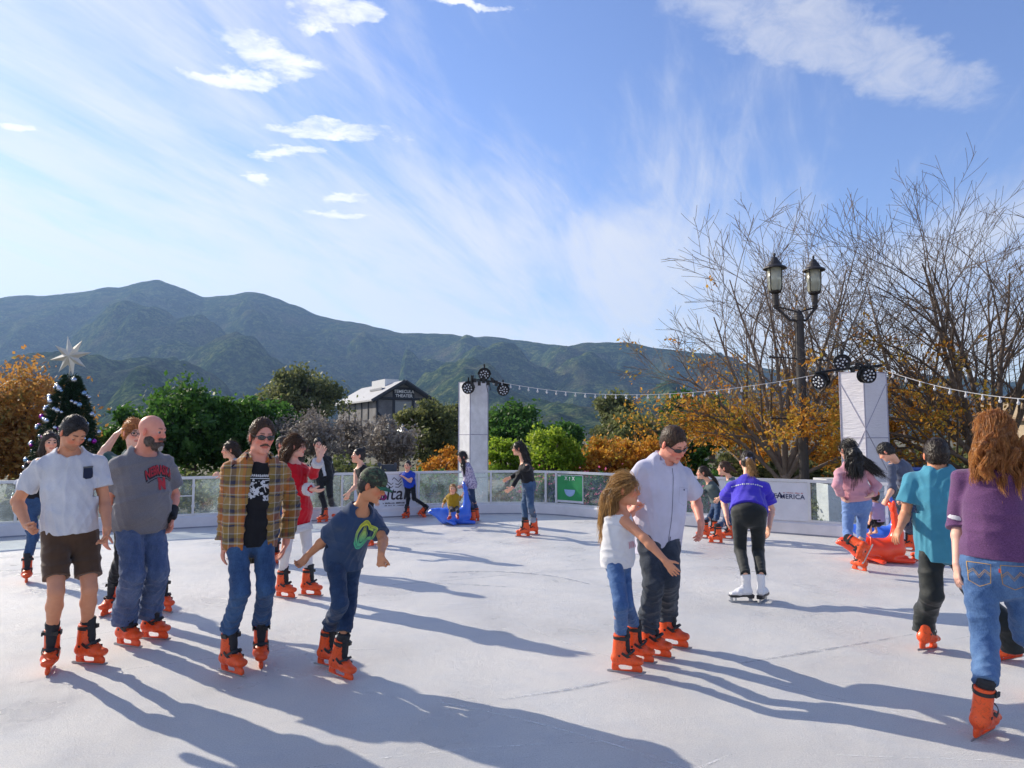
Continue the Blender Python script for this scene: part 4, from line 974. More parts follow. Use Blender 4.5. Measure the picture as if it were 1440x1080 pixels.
for px, tp, D, hw, lb in ((1055, 632, 23, 60, 'dark green shrub behind the orange tree left of the lamp post'), (1150, 628, 24, 60, 'dark green shrub behind the lamp post'), (1290, 630, 23, 60, 'dark green shrub right of the fabric column'), (1400, 625, 24, 80, 'dark green shrub behind the auburn haired woman')): leafy_tree('hedge_shrub', lb, px, tp, D, hw, 'olive', int(px), 6000, .08, cat='shrub', trunk=False)
# bare grayish shrubs in front of the barn
for i, (px, D, H_, lb) in enumerate(((452, 23, 1.25, 'bare gray-brown tree behind the man in black'), (500, 25, 1.35, 'bare gray-brown tree in front of the barn wall'), (545, 22, 1.15, 'bare gray-brown tree left of the small lantern'), (425, 27, 1.5, 'bare gray tree between the dark tree and the barn'))):
    X = P(px, 600, D)[0]; branch_tree('bare_tree', lb, (X, D, -.12), [(a * 51 + i * 20, 14 + 5 * (a % 4), H_ * 1.05, .045) for a in range(7)], 80 + i, 3, 'gray', 9, 2600, .06, kids=(9, 7), bark=BARKG, twig=1.8, group='bare gray trees in front of the barn')
# the two large bare trees on the right with orange leaves low down
X = P(1102, 600, 17.5)[0]
branch_tree('bare_tree', 'tall bare tree with orange lower leaves behind the double lamp post', (X, 17.5, -.12), [(0, 30, 5.0, .075), (25, 44, 4.8, .06), (65, 22, 5.4, .08), (120, 14, 5.6, .08), (155, 32, 4.4, .075), (178, 40, 3.2, .06), (205, 28, 4.0, .075), (250, 20, 5.2, .07), (290, 36, 5.0, .06), (330, 18, 5.7, .08), (345, 58, 4.2, .05)], 101, 4, 'orange', 2.2, 6000, .05, kids=(10, 8, 5), twig=1.5, out=.35)
X = P(1392, 600, 16.5)[0]
branch_tree('bare_tree', 'largest bare tree with a wide fan of limbs at the right edge', (X, 16.5, -.12), [(180, 38, 5.5, .085), (170, 26, 5.8, .09), (195, 14, 5.8, .09), (150, 50, 5.1, .075), (205, 58, 4.8, .06), (10, 12, 5.6, .09), (0, 34, 5.3, .08), (40, 24, 5.5, .075), (100, 18, 5.5, .08), (320, 26, 5.1, .07), (260, 20, 5.3, .075), (185, 68, 4.0, .05)], 102, 4, 'orange', 1.6, 6000, .05, kids=(11, 8, 5), twig=1.35, bark=BARK, out=.35)
X = P(1290, 600, 19)[0]
branch_tree('bare_tree', 'bare tree with orange leaves right of the fabric column', (X, 19, -.12), [(170, 34, 5.0, .07), (120, 18, 6.0, .08), (30, 22, 6.0, .075), (200, 50, 4.5, .06), (340, 40, 4.6, .06), (270, 24, 5.0, .07)], 103, 4, 'orange', 2.2, 4500, .055, kids=(8, 6, 5), twig=1.7, out=.4)
X = P(1050, 600, 21)[0]
branch_tree('autumn_tree', 'smaller orange leaved tree left of the lamp post', (X, 21, -.12), [(a * 60, 20 + 8 * (a % 3), 2.1, .045) for a in range(7)], 104, 3, 'orange', 2.8, 3000, .06, kids=(8, 6), twig=1.6, group='trees and shrubs beyond the rink')
# ---------------------------------------------------------------- rink barrier
cum = [0]
for a, b in zip(RIMS, RIMS[1:]): cum.append(cum[-1] + float(np.linalg.norm(b - a)))
cum = np.array(cum); RX = np.array([p[0] for p in RIMS]); RY = np.array([p[1] for p in RIMS]); RPX = CX + F * RX / (RY * math.cos(TH) - HC * math.sin(TH))
def spx(px): return float(np.interp(px, RPX, cum))
def wal(s, z, off=0):
    x = np.interp(s, cum, RX); y = np.interp(s, cum, RY); x2 = np.interp(s + .15, cum, RX); y2 = np.interp(s + .15, cum, RY); x1 = np.interp(s - .15, cum, RX); y1 = np.interp(s - .15, cum, RY)
    t = nrm([x2 - x1, y2 - y1, 0]); nn = np.array([t[1], -t[0], 0]); return np.array([x, y, 0]) + nn * off + [0, 0, z]      # off > 0: towards the skaters
def strip(name, s0, s1, prof, m, par, step=.10, closed=True, label=None):
    """extrude a profile [(off, z)] along the barrier"""
    k = max(2, int((s1 - s0) / step) + 1); ss = np.linspace(s0, s1, k); V = [wal(s, z, o) for s in ss for o, z in prof]; n = len(prof)
    Fq = [(i * n + a, i * n + (a + 1) % n, (i + 1) * n + (a + 1) % n, (i + 1) * n + a) for i in range(k - 1) for a in range(n if closed else n - 1)]
    if closed: Fq += [tuple(range(n))[::-1], tuple((k - 1) * n + a for a in range(n))]
    return npmesh(name, V, Fq, m, par, False, label=label)
white = mat('white_plastic', (.66, .65, .68), .45, var=.08, vs=3, bump=.15, bs=14, bd=.01); alu = mat('white_aluminium', (.62, .63, .65), .4, .2, var=.06)
bar = empty('rink_barrier', wal(spx(720), 0), 'white barrier with clear panels and white top rail around the ice', 'barrier')
S0, S1 = cum[0] + .2, cum[-1] - .2
strip('kick_board', S0, S1, [(.03, .0), (.03, .20), (.0, .235), (-.10, .235), (-.10, -.1)], white, bar)
strip('top_rail', S0, S1, [(.035, .925), (.035, .975), (-.035, .975), (-.035, .925)], alu, bar); strip('bottom_rail', S0, S1, [(.0, .236), (.0, .27), (-.04, .27), (-.04, .236)], alu, bar)
strip('foot_strip', S0, S1, [(.034, .004), (.034, .026), (.031, .026), (.031, .004)], mat('gray_strip', (.22, .24, .3), .5), bar)
n = NT('scuffed_clear_panel'); v = n.coord(); n.n.remove(n.b); tr = n.N('ShaderNodeBsdfTransparent'); tr.inputs[0].default_value = (.80, .90, .90, 1); gl_ = n.N('ShaderNodeBsdfGlossy'); gl_.inputs['Roughness'].default_value = .06; df = n.N('ShaderNodeBsdfDiffuse'); df.inputs[0].default_value = (.58, .72, .80, 1)
ts_ = n.N('ShaderNodeBsdfTranslucent'); ts_.inputs[0].default_value = (.58, .72, .80, 1); ms = n.N('ShaderNodeMixShader'); ms.inputs[0].default_value = .5; n.L(df.outputs[0], ms.inputs[1]); n.L(ts_.outputs[0], ms.inputs[2])
scu = n.math('MAXIMUM', n.ramp(n.noise(v, 2.2, 7, .75, .6), [(.40, .10), (.75, .50)]), n.ramp(n.noise(n.coord(scale=(1, 1, 3)), 14, 6, .8, 1.5), [(.58, .0), (.70, .45)])); m1 = n.N('ShaderNodeMixShader'); n.L(scu, m1.inputs[0]); n.L(tr.outputs[0], m1.inputs[1]); n.L(ms.outputs[0], m1.inputs[2])
fr_ = n.N('ShaderNodeFresnel'); fr_.inputs[0].default_value = 1.45; m2 = n.N('ShaderNodeMixShader'); n.L(fr_.outputs[0], m2.inputs[0]); n.L(m1.outputs[0], m2.inputs[1]); n.L(gl_.outputs[0], m2.inputs[2]); n.L(m2.outputs[0], n.out.inputs[0]); CLEAR = n.m
posts = [-380, -240, -110, 20, 145, 270, 375, 480, 588, 690, 768, 783, 890, 1010, 1140, 1250, 1360, 1480, 1650, 1900]
for i, px in enumerate(posts):
    s = spx(px); m = MB(); a = wal(s, 0); t = nrm(wal(s + .05, 0) - a); nn = np.array([t[1], -t[0], 0]); rot = np.stack([t, nn, UP], 1)
    m.box(a + [0, 0, .60] + nn * .008, (.045, .05, .66), rot=rot); m.box(a + [0, 0, .42] + nn * .036, (.06, .012, .05), rot=rot); m.box(a + [0, 0, .80] + nn * .036, (.06, .012, .05), rot=rot); m.build('post', alu, bar, bevel=.004)
    if i + 1 < len(posts): strip('clear_panel', s + .035, spx(posts[i + 1]) - .035, [(-.012, .27), (-.012, .925)], CLEAR, bar, closed=False, step=.3)
s = spx(232); strip('mid_rail', s, spx(270), [(.01, .60), (.01, .62), (-.02, .62), (-.02, .60)], alu, bar)
# banners
def wtext(par, sh, s, z, m, name='lettering', off=.016, label=None):
    vs, fs = sh; V = [wal(s + x, z + y, off) for x, y in vs]; return subpart(name, V, fs, m, par, label, smooth=False) if par.type == 'MESH' else npmesh(name, V, fs, m, par, False, label=label)
vin = mat('white_vinyl', (.62, .64, .70), .4, var=.06, vs=4, bump=.4, bs=7, bd=.02); ink = mat('black_ink', (.02, .018, .03), .6)
sa, sb = spx(497), spx(586); bn = empty('altair_banner'.replace('altair', 'sponsor'), wal((sa + sb) / 2, .1), 'white sponsor banner with black wavy emblem and script lettering hung on the barrier', 'banner')
strip('sheet', sa, sb, [(.012 + .03, .03), (.012, .27), (.012, .92), (.009, .92), (.009, .27)], vin, bn, label=None)
sc_ = spx(556)
wtext(bn, text2d('altair', .40, shear=.15, bold=.004, sx=.95), sc_, .50, ink, off=.016)
zz_ = lambda py: HC + (615 - py) / F * 14.4
ux = lambda px: (px - 556) / F * 14.4
wtext(bn, line2d([(ux(550.5), zz_(676)), (ux(553), zz_(673)), (ux(556), zz_(675.5)), (ux(559.5), zz_(679)), (ux(563.5), zz_(674))], .016), sc_, 0, ink, 'emblem', .018)
for k in range(2): wtext(bn, line2d([(ux(543), zz_(678 + 4.5 * k)), (ux(549), zz_(683 + 4.5 * k)), (ux(552), zz_(680.5 + 4.5 * k))], .016), sc_, 0, ink, 'emblem', .018); wtext(bn, line2d([(ux(555), zz_(682 + 4.5 * k)), (ux(559.5), zz_(683 + 4.0 * k)), (ux(564), zz_(678.5 + 4.5 * k))], .016), sc_, 0, ink, 'emblem', .018)
wtext(bn, ring2d(.03, .075, 20), spx(538.5), .44, mat('plum_ink', (.25, .02, .12), .6), 'emblem', .018)
wtext(bn, dashes(-.28, .20, .29, .035, 20, 2), sc_, 0, ink, off=.018); wtext(bn, dashes(-.24, .18, .245, .02, 16, 5), sc_, 0, ink, off=.022); 
sa, sb = spx(1012), spx(1138); bn = empty('sponsor_banner', wal((sa + sb) / 2, .1), 'white sponsor banner with navy capitals on the right of the barrier', 'banner')
strip('sheet', sa, sb, [(.012, .245), (.012, .92), (.009, .92), (.009, .245)], vin, bn)
navy = mat('navy_ink', (.02, .03, .10), .6); s_ = spx(1108)
wtext(bn, text2d('CE', .115, bold=.002), spx(1089), .665, navy); wtext(bn, text2d('\u00b7', .15, bold=.004), spx(1094.5), .665, navy); wtext(bn, text2d('A', .155, bold=.002), spx(1098.5), .675, navy); wtext(bn, text2d('MERICA', .115, bold=.002, sp=1.05), spx(1116), .662, navy); wtext(bn, dashes(-.14, .20, .725, .016, 17, 3), spx(1115), 0, mat('red_ink', (.45, .05, .06), .6))
sa, sb = spx(783), spx(821); bn = empty('green_poster', wal((sa + sb) / 2, .1), 'green poster with white symbols and a pale blue bowl on the barrier', 'poster')
strip('sheet', sa, sb, [(.012, .30), (.012, .90), (.009, .90), (.009, .30)], vin, bn); strip('green_field', sa + .025, sb - .02, [(.015, .345), (.015, .885)], mat('green_ink', (.02, .26, .08), .5), bn, closed=False)
c_ = (sa + sb) / 2; wp = mat('white_ink', (.7, .7, .7), .6)
for k in (-1, 1): wtext(bn, text2d('X', .11, bold=.003), c_ + k * .10, .82, wp, 'symbol', .022)
wtext(bn, ring2d(.0, .022, 14, sx=.8), c_, .835, wp, 'symbol', .022); wtext(bn, line2d([(0, .03), (0, -.03)], .012), c_, .80, wp, 'symbol', .022)
wtext(bn, ring2d(0, .15, 20, a0=math.pi, a1=2 * math.pi), c_ - .0, .58, mat('pale_blue_ink', (.30, .45, .70), .5), 'bowl', .022); wtext(bn, poly2d([(-.04, .02), (.04, .02), (.04, -.01), (-.04, -.01)]), sa + .08, .87, wp, 'tag', .022)
# ---------------------------------------------------------------- white columns with stage lights
def column(px0, px1, px2, ptop, D, label, tex, taper=0):
    """corners: left edge, near corner, right edge"""
    a = P(px0, 600, D + .38); b = P(px1, 600, D); c = P(px2, 600, D + .40); d = a + c - b; zt = HC + (615 - ptop) / F * D; o = empty('light_column', (b[0], D + .3, -.12), label, 'column', 'white columns carrying stage lights')
    P4 = [np.array([q[0], q[1], 0]) for q in (a, b, c, d)]; V = [q + [0, 0, -.12] for q in P4] + [q + [0, 0, zt] for q in P4]
    npmesh('fabric_cover', V, [(0, 1, 5, 4), (1, 2, 6, 5), (2, 3, 7, 6), (3, 0, 4, 7), (4, 5, 6, 7)], tex, o, False)
    m = MB(); sm = mat('seam_tape_truss_shadow', (.40, .38, .46), .7)
    for i in range(4):
        q = P4[i]; m.tube([q + [0, 0, -.12], q + [0, 0, zt + .01]], .014, 6)
        for z in ((zt * .24, zt * .58, zt - .01)): m.tube([P4[i] + [0, 0, z], P4[(i + 1) % 4] + [0, 0, z]], .009, 5)
    m.build('frame_tube', sm, o)
    return o, P4, zt
fab = cloth('white_fabric', (.84, .83, .84), 60); n = NT('stretched_fabric'); v = n.coord(); n.set(Base_Color=n.ramp(n.noise(v, 2, 2), [(.3, (.78, .76, .80)), (.7, (.85, .83, .87))]), Roughness=.8); n.bump(n.noise(n.coord(scale=(1, 1, 5)), 5, 4), .6, .03); transl(n, .25, (.7, .68, .75))
c1 = column(645, 661, 686, 536, 16.6, 'white square column with stage lights beyond the barrier at the centre', fab)
c2 = column(1183, 1217, 1249, 521, 12.6, 'fabric-wrapped square column with stage lights at the right of the rink', n.m)
m = MB(); q = c2[1]; z = c2[2]  # diagonal tubes laid on the fabric stand in for the inner truss's shadows
for k in range(3):
    z0 = .1 + k * (z - .3) / 3; z1 = z0 + (z - .3) / 3
    for i in (0, 1): a, b = (q[i], q[i + 1]) if (k + i) % 2 else (q[i + 1], q[i]); m.tube([a + [0, -.006, z0], b + [0, -.006, z1]], .008, 5)
m.build('truss_shadow_tube', mat('seam_tape_truss_shadow', None), c2[0])
blk = mat('black_metal', (.015, .015, .017), .4, .3); lensm = mat('led_lens', (.62, .64, .68), .15, var=.05)
def parcan(px, py, D, aim, r, label, n_led=12):
    c = P(px, py, D); o = empty('stage_light', c, label, 'stage light', 'stage lights on the white columns'); ax = nrm(aim); m = MB()
    m.lathe([(r * .45, -r * 1.5), (r * .75, -r * 1.3), (r * .9, -r * .5), (r * .98, 0), (r * .98, r * .1), (r * .9, r * .1), (r * .88, -.01)], c, 18, axis=ax); 
    for k in range(5): m.lathe([(r * .93, -r * (.35 + .18 * k)), (r * 1.0, -r * (.37 + .18 * k)), (r * .93, -r * (.41 + .18 * k))], c, 14, axis=ax)
    m.build('housing', blk, o, smooth=False); u = nrm(np.cross(ax, UP)); w_ = np.cross(u, ax)
    fc = MB(); fc.lathe([(.001, .0), (r * .88, .0)], c, 18, axis=ax); fc.build('front_plate', mat('dark_plate', (.03, .025, .035), .3), o)
    for k in range(n_led):
        a = 2 * math.pi * k / (n_led - 3) if k < n_led - 3 else 2 * math.pi * (k - n_led + 3) / 3; rr_ = r * (.64 if k < n_led - 3 else .24); q = c + (u * math.cos(a) + w_ * math.sin(a)) * rr_ + ax * .004
        lm = MB(); lm.lathe([(.14 * r, 0), (.13 * r, .01), (.06 * r, .018), (.001, .02)], q, 10, axis=ax); lm.build('lens', lensm, o, smooth=True)
    y = MB(); pts = [c + u * r * 1.08 * math.cos(a) + UP * (r * 1.12 * math.sin(a)) - ax * r * .4 for a in np.linspace(0, math.pi, 9)]; y.tube(pts, .016, 6); y.tube([pts[4], pts[4] + UP * .10], .022, 6); y.build('yoke', blk, o); return o
fwd = np.array([0, -1, -.12])
parcan(658, 546, 16.4, fwd + [-.1, 0, 0], .142, 'stage light at the left top corner of the centre column'); parcan(681, 527, 16.4, fwd, .142, 'highest stage light on the centre column'); parcan(708, 549, 16.3, fwd + [.15, 0, 0], .135, 'stage light on the boom right of the centre column')
parcan(1151, 537, 12.3, np.array([-.8, -.5, -.35]), .14, 'stage light turned left on the boom of the right column'); parcan(1184, 511, 12.3, np.array([-.45, -.8, -.2]), .135, 'highest stage light on the right column, tilted left'); parcan(1222, 528, 12.2, fwd + [.1, 0, 0], .142, 'stage light facing the rink at the top right of the fabric column')
m = MB(); m.tube([P(655, 538, 16.5), P(672, 534, 16.5), P(700, 538, 16.4), P(716, 541, 16.3)], .022, 7); m.tube([P(664, 528, 16.4), P(664, 545, 16.4)], .04, 7); m.tube([P(690, 531, 16.4), P(706, 543, 16.3)], .02, 6); m.tube([P(684, 540, 16.3), P(686, 552, 16.3), P(690, 548, 16.3), P(688, 538, 16.3)], .008, 5)
for k in range(6): m.box(P(668 + 6 * k, 535 + (k % 2) * 4, 16.35), (.07, .06, .09 + .02 * (k % 3)))
o = m.build('lighting_boom', blk, None, origin=P(672, 534, 16.5)); tag(o, 'black clamp bar with cables on top of the centre column', 'boom', 'clamp bars on the columns')
m = MB(); m.tube([P(1146, 525, 12.3), P(1170, 521, 12.3), P(1205, 517, 12.3), P(1240, 514, 12.3)], .024, 7); m.tube([P(1195, 520, 12.3), P(1208, 512, 12.2), P(1220, 516, 12.2)], .02, 6)
for k in range(6): m.box(P(1192 + 7 * k, 515 + (k % 2) * 5, 12.25), (.06, .05, .08 + .02 * (k % 3)))
o = m.build('lighting_boom', blk, None, origin=P(1205, 517, 12.3)); tag(o, 'black clamp bar with cables on top of the right fabric column', 'boom', 'clamp bars on the columns')
# string lights
def string(A, B, sag, nb, label):
    o = empty('string_lights', A, label, 'string lights', 'string lights over the rink'); pts = [A + (B - A) * t - UP * sag * 4 * t * (1 - t) for t in np.linspace(0, 1, 40)]; m = MB(); m.tube(pts, .006, 5); m.build('cable', mat('white_cable', (.5, .5, .52), .6), o); gb = mat('bulb_glass', (.72, .72, .74), .12, Transmission_Weight=.35); first = None
    for k in range(nb):
        t = (k + .5) / nb; p = A + (B - A) * t - UP * sag * 4 * t * (1 - t)
        if first is None:
            m = MB(); m.lathe([(.008, 0), (.011, -.012), (.011, -.035), (.008, -.038)], p, 8); s_ = m.build('bulb', mat('white_socket', (.6, .6, .62), .5), o, origin=p); s_.location = Vector(p) - o.location
            m = MB(); m.lathe([(.010, -.038), (.022, -.055), (.025, -.072), (.018, -.092), (.004, -.10)], p, 10); g = m.build('glass', gb, None, origin=p, smooth=True); g.location = (0, 0, 0); g.parent = s_; first = (s_, g)
        else:
            s2 = first[0].copy(); g2 = first[1].copy(); COL.objects.link(s2); COL.objects.link(g2); g2.parent = s2; s2.location = Vector(p) - o.location
string(P(688, 534, 16.5), P(1184, 519, 12.6), .42, 32, 'string lights sagging between the two white columns'); string(P(1246, 521, 12.7), P(1600, 560, 9.0), .22, 14, 'string lights running from the right column out of view')
# ---------------------------------------------------------------- lamp posts
def lantern(o, c, s=1.0):
    iron = mat('dark_bronze', (.045, .040, .040), .5, .4); m = MB(); z = lambda t: t * s
    m.lathe([(z(.02), z(.70)), (z(.03), z(.66)), (z(.02), z(.62)), (z(.07), z(.58)), (z(.10), z(.52)), (z(.12), z(.50)), (z(.15), z(.44)), (z(.155), z(.42)), (z(.25), z(.36)), (z(.26), z(.33)), (z(.17), z(.335))], c, 18); cp = m.build('lamp_cap', iron, o, smooth=False)
    m = MB(); m.lathe([(z(.17), z(.335)), (z(.165), z(.1)), (z(.15), z(-.16)), (z(.12), z(-.20))], c, 18); m.build('lamp_glass', mat('frosted_lamp_glass', (.62, .62, .50), .25, Transmission_Weight=.55), o, smooth=True)
    m = MB(); m.lathe([(z(.05), z(-.19)), (z(.07), z(0)), (z(.08), z(.06)), (z(.03), z(.09))], c, 10); m.build('bulb', mat('lamp_core', (.30, .32, .28), .4), o, smooth=True)
    m = MB()
    for k in range(4): a = k * math.pi / 2 + .6; m.tube([c + np.array([math.cos(a) * z(.18), math.sin(a) * z(.18), z(.34)]), c + np.array([math.cos(a) * z(.17), math.sin(a) * z(.17), z(-.15)]), c + np.array([math.cos(a) * z(.06), math.sin(a) * z(.06), z(-.26)])], z(.012), 5)
    m.build('lamp_cage', iron, o); m = MB(); m.lathe([(z(.14), z(-.19)), (z(.13), z(-.22)), (z(.06), z(-.26)), (z(.075), z(-.28)), (z(.06), z(-.5)), (z(.07), z(-.52)), (z(.04), z(-.6))], c, 14); m.build('lamp_holder', iron, o); return iron
D = 15.2; px_b = P(1131, 668, D); lp = empty('lamp_post', (px_b[0], D, -.12), 'tall dark street lamp with two lanterns rising above the barrier', 'street lamp'); top_z = P(1122, 438, D)[2]
L1 = P(1090, 396, D); L2 = P(1145, 400, D + .1); L1[2] = P(1090, 398, D)[2]; iron = lantern(lp, L1, .98); lantern(lp, L2, .95); X0 = px_b[0]
m = MB(); m.lathe([(.16, 0), (.16, .25), (.12, .35), (.105, .5), (.10, 3.0), (.088, top_z - .1), (.10, top_z - .08), (.10, top_z + .02), (.05, top_z + .12), (.02, top_z + .16)], (X0, D, -.12), 18)
for k in range(12): a = k * math.pi / 6; m.tube([(X0 + .10 * math.cos(a), D + .10 * math.sin(a), .4), (X0 + .088 * math.cos(a), D + .088 * math.sin(a), top_z - .25)], .009, 4)
m.build('post', iron, lp)
m = MB()
for L in (L1, L2): e = L - [0, 0, .56]; c = np.array([X0, D, top_z - .22]); m.tube([c + [0, 0, .02], c * .6 + e * .4 + [0, 0, -.10], c * .25 + e * .75 + [0, 0, -.03], e], [.035, .03, .03, .035], 8); m.tube([c + [0, 0, .2], c * .5 + e * .5 + [0, 0, .12], e + [0, 0, .02]], .02, 6)
m.build('arm', iron, lp)
for py in (503, 589):
    z = P(1128, py, D)[2]; m = MB(); m.tube([(X0 - .68, D, z + .02), (X0 + .62, D, z - .06)], .018, 6); m.lathe([(.03, -.03), (.035, 0), (.03, .03)], (X0 - .68, D, z + .02), 8); m.build('banner_arm', iron, lp)
p = P(556, 640, 24); lp2 = empty('lamp_post', (p[0], 24, -.12), 'short brown lantern post in front of the olive trees', 'street lamp')
pz = P(556, 612, 24)[2]; m = MB(); m.box((p[0], 24, (pz - .3) / 2), (.24, .24, pz - .1)); m.build('post', mat('weathered_wood', (.14, .085, .05), .9, var=.3, vs=8), lp2, bevel=.01)
gm = mat('lantern_panel', (.60, .60, .46), .3)
for k in (-.24, .24):
    m = MB(); m.box((p[0] + k, 24, pz), (.34, .34, .26)); m.build('lamp_glass', gm, lp2, bevel=.01); m = MB(); m.lathe([(.24, .13), (.20, .17), (.05, .30), (.02, .40)], (p[0] + k, 24, pz), 4); m.build('lamp_cap', mat('pewter', (.18, .2, .22), .4, .5), lp2); m = MB(); m.box((p[0] + k, 24, pz - .15), (.38, .38, .04)); m.build('lamp_base', mat('pewter', None), lp2)
# ---------------------------------------------------------------- barn-like theatre
Dg = 150.; A = P(528, 600, Dg); B = P(604, 600, Dg + 6); A[2] = B[2] = 0; dep = P(475, 600, Dg + 24); dep[2] = 0; dep = dep - A; th = empty('theatre_building', ((A[0] + B[0]) / 2, Dg, 0), 'gray barn-like theatre with pale pitched roof in front of the hills', 'building')
ze = HC + (615 - 560) / F * Dg; za = HC + (615 - 538) / F * (Dg + 3); Mg = (A + B) / 2; wallm = mat('gray_timber', (.17, .165, .17), .9, var=.3, vs=.5); dk = mat('dark_timber', (.035, .037, .045), .9); roofm = mat('pale_metal_roof', (.40, .40, .41), .6, .0, var=.1, vs=.6)
V = [A, B, B + dep, A + dep]; V = [v + [0, 0, -.1] for v in V] + [v + [0, 0, ze] for v in V] + [Mg + [0, 0, za], Mg + dep + [0, 0, za]]
npmesh('wall', V, [(0, 1, 5, 8, 4), (1, 2, 6, 5), (2, 3, 7, 9, 6), (3, 0, 4, 7)], wallm, th, False)
g = nrm(B - A); dn = nrm(dep); ov = 1.0
for sgn, E in ((-1, A), (1, B)):
    e0 = E + g * sgn * 1.2 + [0, 0, ze - .7] - dn * ov; e1 = e0 + dep + dn * 2 * ov; t0 = Mg + [0, 0, za + .15] - dn * ov; t1 = t0 + dep + dn * 2 * ov; V = [e0, e1, t1, t0]; V = V + [v + [0, 0, .35] for v in V]
    npmesh('roof', V, [(0, 1, 2, 3), (7, 6, 5, 4), (0, 4, 5, 1), (1, 5, 6, 2), (3, 2, 6, 7), (0, 3, 7, 4)], roofm, th, False)
m = MB(); gn = nrm(np.cross(UP, g)); gn = gn if gn[1] < 0 else -gn
def gp(u, z, o_=.12): return A + (B - A) * u + gn * o_ + [0, 0, z]
for (u0, z0, u1, z1) in ((0, ze, .5, za), (.5, za, 1, ze), (0, ze, 1, ze), (.02, 0, .02, ze), (.98, 0, .98, ze), (.32, 0, .32, ze + .7 * (za - ze)), (.68, 0, .68, ze + .7 * (za - ze)), (.32, ze - 3.5, .68, ze - 3.5), (.32, ze - 5.5, .68, ze - 5.5), (.32, ze - 5.5, .02, ze - 10), (.02, ze - 3, .32, ze - 7)): m.tube([gp(u0, z0), gp(u1, z1)], .28, 4)
for k in range(1, 6):
    q = A + dep * k / 6; m.tube([q + [0, 0, 0], q + [0, 0, ze]], .25, 4)
[m.tube([gp(u0, z0, 1.35), gp(u1, z1, 1.35)], .42, 4) for (u0, z0, u1, z1) in ((-.10, ze - .7, .5, za + .25), (.5, za + .25, 1.10, ze - .7))]
m.build('timber_frame', dk, th)
for (z0, z1) in ((ze - 3.1, ze - .6), (ze - 5.2, ze - 3.9), (ze - 9.5, ze - 6)):
    V = [gp(.35, z0, .08), gp(.65, z0, .08), gp(.65, z1, .08), gp(.35, z1, .08)]; wn = npmesh('window', V, [(0, 1, 2, 3)], mat('blind_panel', (.24, .25, .25), .6), th, False)
V = [gp(.34, ze + .1, .1), gp(.66, ze + .1, .1), gp(.66, ze + 2.6, .1), gp(.34, ze + 2.6, .1)]; sg_ = npmesh('sign_panel', V, [(0, 1, 2, 3)], dk, th, False)
for tx, z, s_ in (('TEMECULA', ze + 1.6, .95), ('THEATER', ze + .65, .95)):
    vs, fs = text2d(tx, s_, bold=.02); u_ = (B - A) / np.linalg.norm(B - A); V = [gp(.5, z, .45) + u_ * x + UP * y for x, y in vs]; subpart('lettering', V, fs, mat('sign_white', (.7, .7, .7), .5), sg_, smooth=False)
c = Mg + dep * .42 + [0, 0, za]; m = MB(); rot = np.stack([dn, np.cross(UP, dn), UP], 1); m.box(c + [0, 0, .4], (9, 3.4, 1.8), rot=rot); m.build('roof_monitor', mat('bright_metal', (.66, .66, .66), .4, .2), th); m = MB(); m.box(c + gn * 3.2 - g * 2.5 + [0, 0, -1.2], (8, 1.6, .5), rot=rot); m.build('roof_unit', mat('roof_gray', (.22, .23, .26), .6), th)
# distant house at the right edge, gray wall and canopy behind the barrier
hb = P(1425, 600, 60); ho = empty('house', (hb[0], 60, 0), 'beige house with stepped roof seen through the bare trees', 'building'); m = MB(); m.box((hb[0] + 2, 60, 2.4), (5.5, 6, 5.2)); m.build('wall', mat('beige_stucco', (.38, .30, .21), .9), ho)
for k in range(2): m = MB(); m.box((hb[0] + 2, 60, 3.2 + k * 2.0), (6.6, 7, .22)); m.build('roof', mat('brown_roof', (.16, .10, .07), .9), ho, bevel=.03)
for k in range(2): m = MB(); m.box((hb[0] + .8 + 2.0 * k, 56.96, 2.2), (1.0, .1, 1.0)); m.build('window', mat('dark_glass', (.03, .04, .05), .1), ho)
a, b = P(425, 600, 20), P(560, 600, 20.5); m = MB(); m.box(((a[0] + b[0]) / 2, 20.2, .40), (b[0] - a[0], .12, 1.05))
for k in range(7): m.box((a[0] + (b[0] - a[0]) * k / 6, 20.1, .42), (.08, .1, 1.12))
o = m.build('slate_wall', mat('slate_paint', (.085, .10, .13), .8), None, origin=((a[0] + b[0]) / 2, 20.2, -.12)); tag(o, 'dark slate fence behind the barrier by the woman with the bun', 'fence')
a = P(1316, 600, 13.6); cn = empty('canopy', (a[0], 14, -.12), 'blue canopy behind the boy in teal', 'canopy'); m = MB(); z1 = HC - (668 - 615) / F * 13.6; m.box((a[0], 14.2, z1 + .06), (1.0, .9, .12)); m.build('cover', mat('blue_tarp', (.02, .08, .35), .6), cn, bevel=.03)
for x in (-.45, .45):
    for y in (13.8, 14.6): m = MB(); m.tube([(a[0] + x, y, -.12), (a[0] + x, y, z1)], .018, 6); m.build('leg', alu, cn)
a = P(1186, 600, 12.9); bx = empty('equipment_box', (a[0], 13.2, -.12), 'white equipment box behind the clear panel by the pink sweater', 'box'); m = MB(); m.box((a[0], 13.2, .42), (.62, .5, .84)); m.build('body', white, bx, bevel=.02); m = MB(); m.box((a[0], 13.2, .90), (.70, .58, .07)); m.build('lid', alu, bx, bevel=.01)
